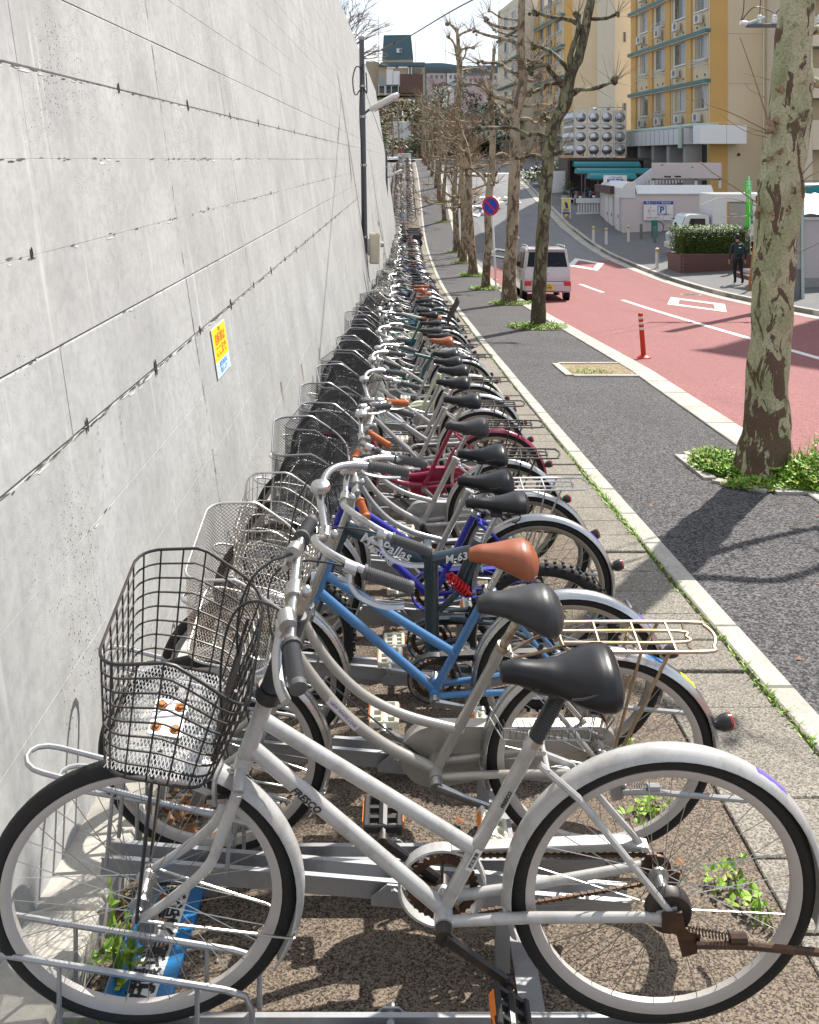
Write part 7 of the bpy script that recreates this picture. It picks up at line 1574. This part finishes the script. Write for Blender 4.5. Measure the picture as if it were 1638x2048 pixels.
V.part('wiper', MB().tube([(.0, -1.73, 1.06), (.38, -1.705, 1.18)], .012, 5), TRIM, rw_)
V.part('tailgate_spoiler', MB().bbox((-.58, -1.70, 1.55), (.58, -1.50, 1.62), .02), VANP); V.part('tailgate_seam', MB().box((-.62, -1.712, .60), (.62, -1.70, .615)), TRIM, smooth=0)
V.part('bumper', MB().bbox((-.725, -1.79, .28), (.725, -1.60, .60), .05), VANP)
for s in (-1, 1): l = V.part('tail_lamp', MB().bbox((s*.60-.11, -1.80, .47), (s*.60+.11, -1.70, .63), .02), LAMPR); V.part('wheel_arch', MB().lathe([(.33, -.02), (.33, .02)], 20, (s*.725, -1.05, .30), 'x'), TRIM)
pl = V.part('number_plate', MB().bbox((-.165, -1.815, .36), (.165, -1.80, .53), .004), YPL); text('lettering', '20-86', .10, INK, V.r, flatM((0, -1.818, .425), (1, 0, 0), (0, 0, 1)), .001, bold=.002); text('lettering', '横浜 580', .045, INK, V.r, flatM((0, -1.818, .495), (1, 0, 0), (0, 0, 1)), .001)
V.part('badge', MB().lathe([(.045, 0), (.045, .012), (.02, .016)], 16, (0, -1.72, .86), 'y'), CHROME); text('lettering', 'S', .06, CHROME, V.r, flatM((0, -1.725, .86), (1, 0, 0), (0, 0, 1)), .002)
for s in (-1, 1):
    for (a, b) in ((-1.42, -.55), (-.47, .35), (.42, .98)):
        zt = 1.50 if b < .5 else 1.18; m = MB(); X = lambda z: s*(.728-.02*max(0, (z-.96)/.6)-.075*max(0, (z-1.3)/.3)*0+.004)
        m.add([(X(.99), a, .99), (X(.99), b, .99), (s*.665, b-(.12 if b > .5 else .02), zt), (s*.665, a+.02, 1.50)], [(0, 1, 2, 3) if s > 0 else (3, 2, 1, 0)]); V.part('side_window', m, VG, smooth=0)
    for y in (-1.05, 1.12):
        w = V.part('wheel', MB().lathe([(.15, -.08), (.17, -.075), (.18, 0), (.17, .075), (.15, .08)], 20, (s*.655, y, .275), 'x'), ALLOY); V.part('tyre', MB().lathe([(.18, -.075), (.265, -.08), (.275, -.05), (.275, .05), (.265, .08), (.18, .075)], 24, (s*.655, y, .275), 'x'), RUBBER, w)
    V.part('mirror', MB().bbox((s*.80-.07, .72, .98), (s*.80+.07, .80, 1.16), .03), TRIM); V.part('roof_rail', MB().tube(spline([(s*.58, -1.4, 1.645), (s*.58, -1.3, 1.70), (s*.58, .1, 1.72), (s*.58, .25, 1.66)], 4), .018, 6), ALUM)
    V.part('door_handle', MB().bbox((s*.735-.012, -.62, .86), (s*.735+.012, -.44, .90), .006), TRIM)
for s in (-1, 1):
    for y in (-.51, .385): V.part('door_gap', MB().box((s*.731-.003, y-.006, .36), (s*.731+.003, y+.006, .97)), TRIM, smooth=0)
V.part('exhaust', MB().tube([(.35, -1.82, .22), (.35, -1.5, .24)], .025, 8), ALUM); V.part('driver_headrest', MB().bbox((-.46, .0, 1.0), (-.2, .1, 1.28), .04), TRIM)
# ---------------------------------------------------------------- delivery truck behind the hedge
TRW = paint('truck_white', (.62, .64, .66), .3, .06, .4); tx, ty = 12.55, 42.; T = Thing('box_truck', (14.6, 43, GX(14.6, 43)+.1), 'white box truck with a pale cab parked behind the hedge', 'truck'); zt0 = GX(13, 43)+.1
m = MB(); m.prism([(12.5, zt0+.45), (12.45, zt0+1.0), (12.62, zt0+1.12), (13.0, zt0+1.92), (13.15, zt0+1.98), (14.0, zt0+1.95), (14.05, zt0+.45)], 1.6, 'y', 42.0); T.part('cab', m, TRW, smooth=25, fix=True)
m = MB(); m.add([(12.60, 42.1, zt0+1.14), (12.60, 43.5, zt0+1.14), (12.96, 43.45, zt0+1.88), (12.96, 42.15, zt0+1.88)], [(0, 3, 2, 1)]); T.part('windscreen', m, glass('screen_glass', (.16, .24, .26)), smooth=0); T.part('side_window', MB().add([(12.95, 41.99, zt0+1.15), (13.85, 41.99, zt0+1.15), (13.82, 41.99, zt0+1.80), (13.15, 41.99, zt0+1.80)], [(0, 1, 2, 3)]), VG, smooth=0)
T.part('door_mirror', MB().bbox((12.35, 41.75, zt0+1.3), (12.45, 41.85, zt0+1.65), .02), TRIM); T.part('mirror_arm', MB().tube([(12.4, 41.8, zt0+1.3), (12.75, 42.0, zt0+1.1)], .018, 5), TRIM); T.part('bumper', MB().bbox((12.38, 42.0, zt0+.35), (12.6, 43.6, zt0+.62), .03), ACW); T.part('headlamp', MB().bbox((12.42, 42.05, zt0+.65), (12.52, 42.35, zt0+.82), .02), CLEAR_L)
bx = T.part('cargo_box', MB().bbox((14.12, 41.85, zt0+.75), (17.2, 43.75, zt0+2.95), .03), TRW, smooth=0); dd = T.part('side_door', MB().bbox((14.85, 41.82, zt0+.85), (16.05, 41.849, zt0+2.5), .01), STONE, smooth=0); T.part('door_frame', MB().box((14.78, 41.825, zt0+.85), (14.845, 41.848, zt0+2.58)), BRASS, smooth=0); T.part('door_frame', MB().box((16.055, 41.825, zt0+.85), (16.12, 41.848, zt0+2.58)), GRILL, smooth=0); T.part('door_frame', MB().box((14.846, 41.826, zt0+2.505), (16.054, 41.848, zt0+2.58)), GRILL, smooth=0)
for z in (1.3, 2.0): T.part('hinge', MB().box((14.9, 41.79, zt0+z), (15.2, 41.815, zt0+z+.05)), ALUM, smooth=0); T.part('hinge', MB().box((15.8, 41.79, zt0+z), (16.05, 41.815, zt0+z+.05)), ALUM, smooth=0)
for x in (13.2, 16.3): w = T.part('wheel', MB().lathe([(.18, -.09), (.2, 0), (.18, .09)], 16, (x, 42.1, zt0+.36), 'y'), ALLOY); T.part('tyre', MB().lathe([(.2, -.1), (.35, -.1), (.37, -.05), (.37, .05), (.35, .1), (.2, .1)], 20, (x, 42.1, zt0+.36), 'y'), RUBBER, w)
T.part('chassis', MB().box((13.6, 42.2, zt0+.4), (17.1, 43.4, zt0+.72)), GRILL, smooth=0)
# ---------------------------------------------------------------- people
def skinbody(name, joints, edges, mat, parent, sub=1):
    me = bpy.data.meshes.new(name); me.from_pydata([j[0] for j in joints], edges, []); o = link(name, me, parent); o.modifiers.new('skin', 'SKIN'); 
    sv = me.skin_vertices[0].data
    for i, j in enumerate(joints): sv[i].radius = (j[1], j[2] if len(j) > 2 else j[1])
    sv[0].use_root = True
    if sub: m_ = o.modifiers.new('sub', 'SUBSURF'); m_.levels = sub; m_.render_levels = sub
    dg = bpy.context.evaluated_depsgraph_get(); nm = bpy.data.meshes.new_from_object(o.evaluated_get(dg)); o.modifiers.clear(); nm.materials.clear(); nm.materials.append(mat); nm.name = name
    nm.polygons.foreach_set('use_smooth', [True]*len(nm.polygons)); o.data = nm; return o
SKIN = plain('skin', (.42, .25, .17), .6, .1, 10); HAIR = plain('black_hair', (.012, .010, .010), .5, .2, 30); JACK = plain('dark_jacket', (.034, .039, .055), .8, .2, 12); TROU = plain('dark_trousers', (.014, .015, .022), .85, .2, 12); PACK = plain('green_backpack', (.010, .034, .034), .7, .2, 14); SHOE = plain('black_shoe', (.015, .014, .014), .6, .2, 10)
hx, hy = 11.75, 32.2; P = Thing('person', (hx, hy, GX(hx, hy)+z_rw(hx, hy)), 'person in dark clothes with a dark green backpack walking away beside the hedge', 'person', local=True)
J = [((0, 0, .92), .125, .10), ((0, .01, 1.12), .13, .10), ((0, .02, 1.32), .155, .10), ((0, .02, 1.44), .085, .07), ((0, .035, 1.53), .05), ((0, .05, 1.60), .075), ((0, .05, 1.68), .075),
     ((-.19, .02, 1.38), .06), ((-.255, .03, 1.12), .045), ((-.265, .10, .88), .036), ((-.262, .13, .80), .026), ((.19, .02, 1.38), .06), ((.26, -.02, 1.12), .045), ((.285, .03, .88), .036), ((.287, .05, .80), .026),
     ((-.09, 0, .84), .095), ((-.10, .05, .48), .062), ((-.10, -.02, .09), .045), ((-.10, .10, .045), .042), ((.09, 0, .84), .095), ((.10, -.03, .48), .062), ((.10, -.20, .12), .045), ((.10, -.10, .045), .042)]
E = [(0, 1), (1, 2), (2, 3), (3, 4), (4, 5), (5, 6), (2, 7), (7, 8), (8, 9), (9, 10), (2, 11), (11, 12), (12, 13), (13, 14), (0, 15), (15, 16), (16, 17), (17, 18), (0, 19), (19, 20), (20, 21), (21, 22)]
bo = skinbody('body', J, E, JACK, P.r, 2)
me = bo.data; me.materials.append(TROU); me.materials.append(SKIN); me.materials.append(SHOE)
for p in me.polygons:
    c = p.center; p.material_index = 3 if c.z < .09 else (2 if (c.z > 1.49 or (abs(c.x) > .22 and c.z < .86)) else (1 if c.z < .90 else 0))
P.part('hair', MB().sphere((0, .035, 1.665), .105, 14, 10, 0, (.92, 1.0, 1.05)), HAIR); P.part('backpack', MB().bbox((-.16, -.20, 1.0), (.16, -.07, 1.42), .05), PACK, smooth=60); P.part('backpack_pocket', MB().bbox((-.11, -.25, 1.03), (.11, -.19, 1.2), .025), PACK, smooth=60)
P.part('backpack_mark', MB().box((-.045, -.206, 1.28), (.045, -.2015, 1.31)), SIGNW, smooth=0)
for s in (-1, 1): P.part('strap', MB().tube(spline([(s*.11, -.10, 1.38), (s*.12, .02, 1.45), (s*.12, .13, 1.35), (s*.13, .10, 1.1)], 4), .018, 6), PACK); P.part('ear', MB().sphere((s*.098, .05, 1.64), .026, 8, 6, 0, (.5, 1, 1.3)), SKIN)
for s, h in ((-1, Vector((-.262, .135, .79))), (1, Vector((.287, .055, .79)))):
    for k in range(4): a = h+Vector((0, -.03+.02*k, -.02)); P.part('finger', MB().tube([a, a+Vector((s*.004, .004, -.045-.008*(k in (1, 2)))), a+Vector((-s*.012, .006, -.075-.012*(k in (1, 2))))], [.009, .0085, .007], 6), SKIN, bo)
    P.part('thumb', MB().tube([h+Vector((0, .03, .0)), h+Vector((-s*.015, .055, -.03)), h+Vector((-s*.015, .06, -.055))], [.011, .010, .008], 6), SKIN, bo)
fx, fy = -.55, 118.; Q = Thing('person', (fx, fy, GX(fx, fy)), 'tiny distant person in a red jacket at the far end of the row', 'person', local=True); REDJ = plain('red_jacket', (.42, .02, .03), .8, .1)
b2o = skinbody('body', J, E, REDJ, Q.r, 1); b2o.data.materials.append(TROU); b2o.data.materials.append(SKIN)
for p in b2o.data.polygons: c = p.center; p.material_index = 2 if (c.z > 1.49 or (abs(c.x) > .22 and c.z < .86)) else (1 if c.z < .9 else 0)
Q.part('hair', MB().sphere((0, .035, 1.665), .105, 10, 8), HAIR)
# sign at the end of the rack, little barrier
ES = Thing('rack_notice_board', (.05, 106.5, G(106.5)), 'white notice board with dark and red lines at the far end of the bicycle row', 'sign', local=True); ES.part('board', MB().bbox((-.75, 0, .45), (.75, .05, 1.25), .01), SIGNW)
for z, m_, w in ((1.08, INK, 1.2), (.9, REDI, .9), (.72, INK, 1.1), (.57, INK, .8)): text('lettering', '自転車等放置禁止区域'[:int(10*w/1.2)], .125, m_, ES.r, flatM((0, -.006, z), (1, 0, 0), (0, 0, 1)), .001)
for x in (-.6, .6): ES.part('post', MB().tube([(x, .08, 0), (x, .08, 1.3)], .03, 6), ALUM)
# potted plants by the shelter
for k, (x, y) in enumerate(((11.2, 63.2), (11.9, 66.5))):
    z = GX(x, y)+z_rw(x, y); T = Thing('potted_plant', (x, y, z), ['leafy shrub in a large pale pot beside the scooters', 'leafy shrub in a pale pot against the panel fence'][k], 'plant', local=True); T.part('pot', MB().lathe([(.22, 0), (.30, .35), (.32, .42), (.28, .42), (.26, .36)], 14), ACW); m = MB(); rg = random.Random(k)
    for i in range(260): leaf(m, (rg.gauss(0, .2), rg.gauss(0, .2), .45+abs(rg.gauss(0, .28))), .14, .07, rg.uniform(0, 6.3), rg.uniform(-.6, 1), rg.randrange(3))
    T.part('foliage', m, LD, smooth=0)['kind'] = 'stuff'
# ---------------------------------------------------------------- scooters
def g_scoot(mb):
    mb.prism([(-.62, .34), (-.52, .62), (-.40, .70), (-.25, .74), (-.18, .70), (-.22, .40), (.02, .36), (.12, .40), (.30, .72), (.62, .78), (.80, .72), (.72, .50), (.45, .36), (.10, .26), (-.30, .26)], .30, 'y', -.15)
def scooter(x, y, z, rz, col, label, group, sc=1.):
    r = empty('scooter', (x, y, z), rz, label, 'scooter', group); r.scale = (sc,)*3
    link('body', cm('scooter_body', col, g_scoot, 30, True), r); link('seat', cm('scooter_seat', VINYL, lambda m: m.bbox((-.02, -.14, .70), (.72, .14, .84), .05)), r)
    link('front_shield', cm('front_shield', col, lambda m: m.prism([(-.50, .42), (-.42, .98), (-.34, 1.0), (-.40, .42)], .40, 'y', -.2), 30, True), r)
    for xx in (-.62, .58):
        w = link('wheel', cm('scooter_wheel', ALLOY, lambda m: m.lathe([(.12, -.04), (.14, 0), (.12, .04)], 16, (0, 0, 0), 'y')), r); w.location = (xx, 0, .23); link('tyre', cm('scooter_tyre', RUBBER, lambda m: m.lathe([(.14, -.045), (.21, -.05), (.23, -.02), (.23, .02), (.21, .05), (.14, .045)], 18, (0, 0, 0), 'y')), w)
    link('handlebar', cm('scooter_bar', BLACKP, lambda m: m.tube(spline([(-.22, -.34, 1.02), (-.33, -.2, 1.06), (-.38, 0, 1.0), (-.33, .2, 1.06), (-.22, .34, 1.02)], 4), .018, 6)), r); link('headlamp', cm('scooter_lamp', CLEAR_L, lambda m: m.lathe([(.02, -.07), (.08, -.06), (.085, .0), (.06, .05)], 12, (-.47, 0, .95), 'x')), r)
    for s in (-1, 1): link('mirror', cm('scooter_mirror%d' % s, BLACKP, lambda m: (m.tube([(-.30, s*.22, 1.05), (-.30, s*.28, 1.22)], .008, 5), m.sphere((-.30, s*.29, 1.26), .055, 8, 6, 0, (.35, 1, .8)))), r)
    link('tail_lamp', cm('scooter_tail', RED_L, lambda m: m.bbox((.76, -.08, .66), (.83, .08, .76), .015)), r); link('number_plate', cm('scooter_plate', SIGNW, lambda m: m.bbox((.82, -.10, .42), (.835, .10, .56), .004)), r); link('stand', cm('scooter_stand', STEEL, lambda m: (m.tube([(.1, -.12, .26), (.2, -.2, .0)], .016, 5), m.tube([(.1, .12, .26), (.2, .2, .0)], .016, 5))), r)
    return r
SCOL = [paint('scooter_black', (.02, .022, .03), .25, .05, .8), paint('scooter_navy', (.018, .04, .085), .25, .05, .8), paint('scooter_silver', (.35, .36, .38), .25, .05, .6, .6)]
for k in range(5): y = 52.4+1.0*k; scooter(.22+rnd.uniform(-.08, .08), y, G(y)+.03, rnd.uniform(-.1, .1)+.05, SCOL[(0, 0, 1, 0, 2)[k]], ['black scooter parked first after the bicycles, nearest of the scooters', 'black scooter second in the scooter cluster', 'navy scooter in the middle of the scooter cluster', 'black scooter fourth in the scooter cluster', 'silver scooter last in the scooter cluster'][k], 'scooters in the bicycle row')
for x, y, c, rz, lab in ((11.55, 61.8, 0, 1.35, 'dark scooter parked left under the teal awnings'), (12.5, 61.6, 1, 1.45, 'dark scooter parked right under the teal awnings')): scooter(x, y, GX(x, y)+z_rw(x, y), -rz, SCOL[c], lab, 'scooters under the awnings')
def gz(y): return G(y)
# ---- the bicycles one can tell apart
b1, s1 = bike(.566, 2.05, CZ-1.93, 0, .14, .06, 'straight', 'white', basket='wire', bar='flat', saddle='comfort', case='ring', phi=-.62, plate=True, sleeve=True, bell=False, rim=RIMW, refl=False, sad_dz=.015,
    label='white step-through bicycle nearest of the row with an empty black wire basket')
text('lettering', 'FRESCO', .022, INK, b1, along(HT0.lerp(HT1, .16), (BBX, 0, BBZ), t=.29), bold=.0006, shear=.2)
sticker_fender(b1, 57, STICK_P, .085)
Pst = along((BBX, 0, BBZ), SC0, t=.34, off=.0162); o = MB().bbox((-.028, -.008, 0), (.028, .008, .0006), .0002).build('label', LABELW, b1); o.matrix_local = Pst; text('lettering', '防犯登録', .010, INK, b1, Pst @ Matrix.Translation((0, 0, .001)))
Pst = along((BBX, 0, BBZ), SC0, t=.70, off=.0162); text('lettering', 'FRESCO', .012, INK, b1, Pst, bold=.0003)
b2, s2 = bike(.548, 2.62, CZ-1.985, 0, .17, .02, 'curved', 'champagne', fender=CHROME, lock=True, basket='mesh', bask_m=SILWIRE, bask_in=BRONZE, saddle='round', sad_m='grey', case='full', phi=-.35, carrier=TANWIRE, skirt=True, rim=RIMW, post=RUSTY, scale=.955,
    label='silver curved-tube bicycle with fine silver mesh basket, round grey saddle and tan rear rack')
P = along((-.80, 0, .54), (-.70, 0, .425), t=.5)
MBl = MB(); MBl.bbox((-.062, -.012, 0), (.062, .012, .0006), .0002); o = MBl.build('label', LABELW, b2); o.matrix_local = P; text('lettering', 'NEW WHITE LOVE', .013, VINK, b2, P @ Matrix.Translation((0, 0, .001)))
sticker_fender(b2, 70, STICK_B, .06); sticker_fender(b2, 50, STICK_Y, .06)
b3, s3 = bike(.535, 3.03, CZ-1.985, 0, .18, .0, 'straight', 'blue', fender=CHROME, basket='grid', saddle='round', sad_m='brown', case='ring', case_m=BLKWIRE, phi=-.1, rim=ALLOY, grip=GREYP, bar='rise', scale=.905,
    label='sky blue step-through bicycle with brown saddle and chrome mudguards')
sticker_fender(b3, 47, STICK_P, .06)
b4, s4 = bike(.52, 3.50, CZ-2.10, .02, .12, .1, 'folding', 'slate', basket=None, bar='flat', saddle='sport', case='ring', phi=.4, knob=True, sad_dz=.10, scale=.88, grip=GRIPB, refl=False, bell=False, label='dark slate folding mountain bicycle with red suspension spring and knobbly tyres')
A_, B_ = Vector((-.838, 0, .845)), Vector((-.50, 0, .69)); text('lettering', 'My Pallas', .062, WINK, b4, along(A_, B_, t=.5, off=.0345), bold=.001, shear=.15)
text('lettering', 'M-63', .046, WINK, b4, along((-.485, 0, .69), (-.262, 0, .735), t=.5, off=.029), bold=.001, shear=.2)
o = link('suspension_spring', cm('spring', plain('spring_red', (.5, .01, .015), .35, .1), g_spring), b4)
b5, s5 = bike(.56, 3.86, CZ-2.10, 0, .10, .12, 'straight', 'navy', fender=ALLOY, basket='mesh', saddle='comfort', case='ring', phi=.2, post=STEEL, scale=.92, sad_dz=0, label='royal blue straight-framed bicycle with white frame lettering and silver mudguards', bar='allround')
text('lettering', 'BRIDGESTONE', .032, WINK, b5, along(HT0.lerp(HT1, .1), (BBX, 0, BBZ), t=.38, off=.0245), bold=.001)
sticker_fender(b5, 50, STICK_P, .07)
def q(Y, x=.55, dz=.13, **k):
    k.setdefault('scale', .90); k.setdefault('sad_dz', .045)
    return bike(x+rnd.uniform(-.02, .02), Y, G(Y)+dz-.02, rnd.uniform(-.03, .03), rnd.uniform(.06, .14), rnd.uniform(-.25, .25), **k)
b6, _ = q(4.28, frame='curved', colour='silver', fender=ALLOY, basket='mesh', saddle='comfort', carrier=SILWIRE, bar='allround', grip=GRIPB, case='ring', label='silver curved-frame bicycle with brown grips and chrome rear rack behind the royal blue one'); sticker_fender(b6, 40, STICK_Y, .07)
b7, _ = q(4.88, frame='curved', colour='white', fender=ALLOY, basket='mesh', saddle='comfort', sad_m='grey', carrier=BLKWIRE, bar='swept', case='full', case_m=PAINTS['silver'], label='white curved-frame bicycle with a grey saddle and black rear rack just before the crimson one'); sticker_fender(b7, 45, STICK_B, .05)
b8, _ = q(5.6, frame='deep', colour='red', basket='mesh', saddle='comfort', carrier=BLKWIRE, bar='swept', grip=GREYP, label='crimson low-framed bicycle with crimson mudguards and chain case')
q(6.25, frame='straight', colour='silver', basket='mesh', saddle='comfort', carrier=BLKWIRE, bar='swept', case='ring', grip=GREYP, label='silver straight-tube bicycle just beyond the crimson one, with a black mesh basket'); sticker_fender(bpy.data.objects[bpy.context.scene.collection.objects[-1].name] if False else b7, 30, STICK_Y, .05)
q(6.85, frame='straight', colour='white', fender=ALLOY, basket='mesh', saddle='comfort', bar='allround', case='ring', grip=GREYP, label='white straight-tube bicycle second beyond the crimson one')
q(7.3, frame='curved', colour='silver', basket='mesh', saddle='comfort', carrier=BLKWIRE, bar='swept', grip=GREYP, label='silver curved-frame bicycle with a wide black rack, right before the cream one')
q(7.9, frame='deep', colour='cream', basket='mesh', saddle='comfort', bar='swept', grip=GREYP, label='pale cream low-framed bicycle with a swooping tube')
q(8.75, frame='straight', colour='silver', blackbar=True, basket='mesh', saddle='comfort', sad_m='brown', carrier=BLKWIRE, bar='swept', case='ring', label='silver bicycle with a brown saddle a little beyond the cream one')
q(9.25, frame='diamond', colour='teal', blackbar=True, fender=ALLOY, basket='mesh', saddle='sport', bar='allround', case='ring', label='dark teal crossbar bicycle behind the brown-saddled one')
used = [9.7]
names = dict(silver='silver', white='white', champagne='silver-gilt', blue='sky blue', navy='royal blue', slate='slate', red='crimson', green='bright green', cream='cream', black='black', teal='dark teal', brown='brown', yellow='yellow')
rb = random.Random(55)
pal = ['silver']*7+['white']*3+['champagne']*2+['black']*3+['teal', 'navy', 'slate', 'blue', 'cream', 'brown', 'red']
y = 9.75; i = 0
special = {3: ('silver', True), 9: ('green', False), 12: ('teal', False)}
seen = {}
def generic(y, det, stretch, grp, col=None, child=False):
    c = col or rb.choice(pal); bk_ = rb.choice(['mesh']*5+['wire'] if y < 12.5 else ['mesh', 'mesh', 'grid', 'grid', 'wire', 'silver', 'grid', None]) if det else rb.choice(['grid', 'wire', 'grid', None]); fr = rb.choice(['straight', 'curved', 'curved', 'deep', 'diamond']); sm = rb.choice(['black']*5+['grey', 'brown'])
    bt = {'mesh': 'black mesh basket', 'grid': 'silver wire basket', 'wire': 'black wire basket', 'silver': 'silver mesh basket', None: 'no basket'}[bk_]; ca = rb.random() < .5
    lab = '%s bicycle, %s, %s saddle%s, %s' % (names[c], bt, sm, ' and rear rack' if ca and det else '', stretch)
    if child: lab = names[c]+' bicycle with a black child seat frame on its back, beside the lamp post'
    bike(.53+rb.uniform(-.05, .05), y, G(y)+.07+rb.choice((0, .1)), rb.uniform(-.06, .06), rb.uniform(.03, .13), rb.uniform(-.4, .4), fr, c, fender=ALLOY if rb.random() < .6 else None, basket={'mesh': 'mesh', 'silver': 'mesh', None: None}.get(bk_, bk_), bask_m=SILWIRE if bk_ in ('silver', 'grid') else None, bask_in=SILWIRE if bk_ == 'silver' else None, bar=rb.choice(['swept', 'allround', 'flat', 'allround']), blackbar=rb.random() < .5, saddle=rb.choice(['comfort', 'comfort', 'round', 'sport']), sad_m=sm, carrier=BLKWIRE if (ca and det) else None, case=rb.choice(['full', 'ring']), phi=rb.choice((-.7, -.35, .2, .4)), detail=det, label=lab, group=grp, childseat=child, rim=rb.choice([ALLOY, RIMW]), scale=rb.uniform(.87, .93), sad_dz=rb.uniform(.0, .07))
while y < 51.5:
    st = 'before the bright green one' if y < 14 else ('past the first lamp' if y < 25 else ('midway along the row' if y < 38 else 'nearing the scooters'))
    det = 2 if y < 12 else (1 if y < 30 else 0)
    cc, ch = special.get(i, (None, False))
    generic(y, det, st if i not in special else 'standing out in the row', 'bicycles parked in the rack below the wall', cc, ch)
    y += rb.uniform(.36, .52) if y < 30 else rb.uniform(.45, .62); i += 1
y = 64
while y < 105:
    generic(y, 0, 'on the far rise beyond the scooters', 'bicycles on the far rise'); y += rb.uniform(.7, 1.1)
# lettering becomes plain mesh so that every copy has a body of its own
bike(14.9, 49.75, GX(14.5, 49.75)+z_rw(14.5, 49.75), 0, -.08, .1, 'curved', 'silver', basket=None, detail=0, scale=.95, label='lone bicycle leaning against the pinkish building under the parking sign', group='bicycles away from the rack')
dg = bpy.context.evaluated_depsgraph_get()
for o in _TEXTS:
    me = bpy.data.meshes.new_from_object(o.evaluated_get(dg)); me.name = o.data.name
    n = bpy.data.objects.new('tmp', me); COL.objects.link(n); n.parent = o.parent; n.matrix_parent_inverse = o.matrix_parent_inverse.copy(); n.matrix_basis = o.matrix_basis.copy()
    for k in o.keys():
        if k in ('label', 'category', 'kind', 'group'): n[k] = o[k]
    nm = o.name; bpy.data.objects.remove(o); n.name = nm
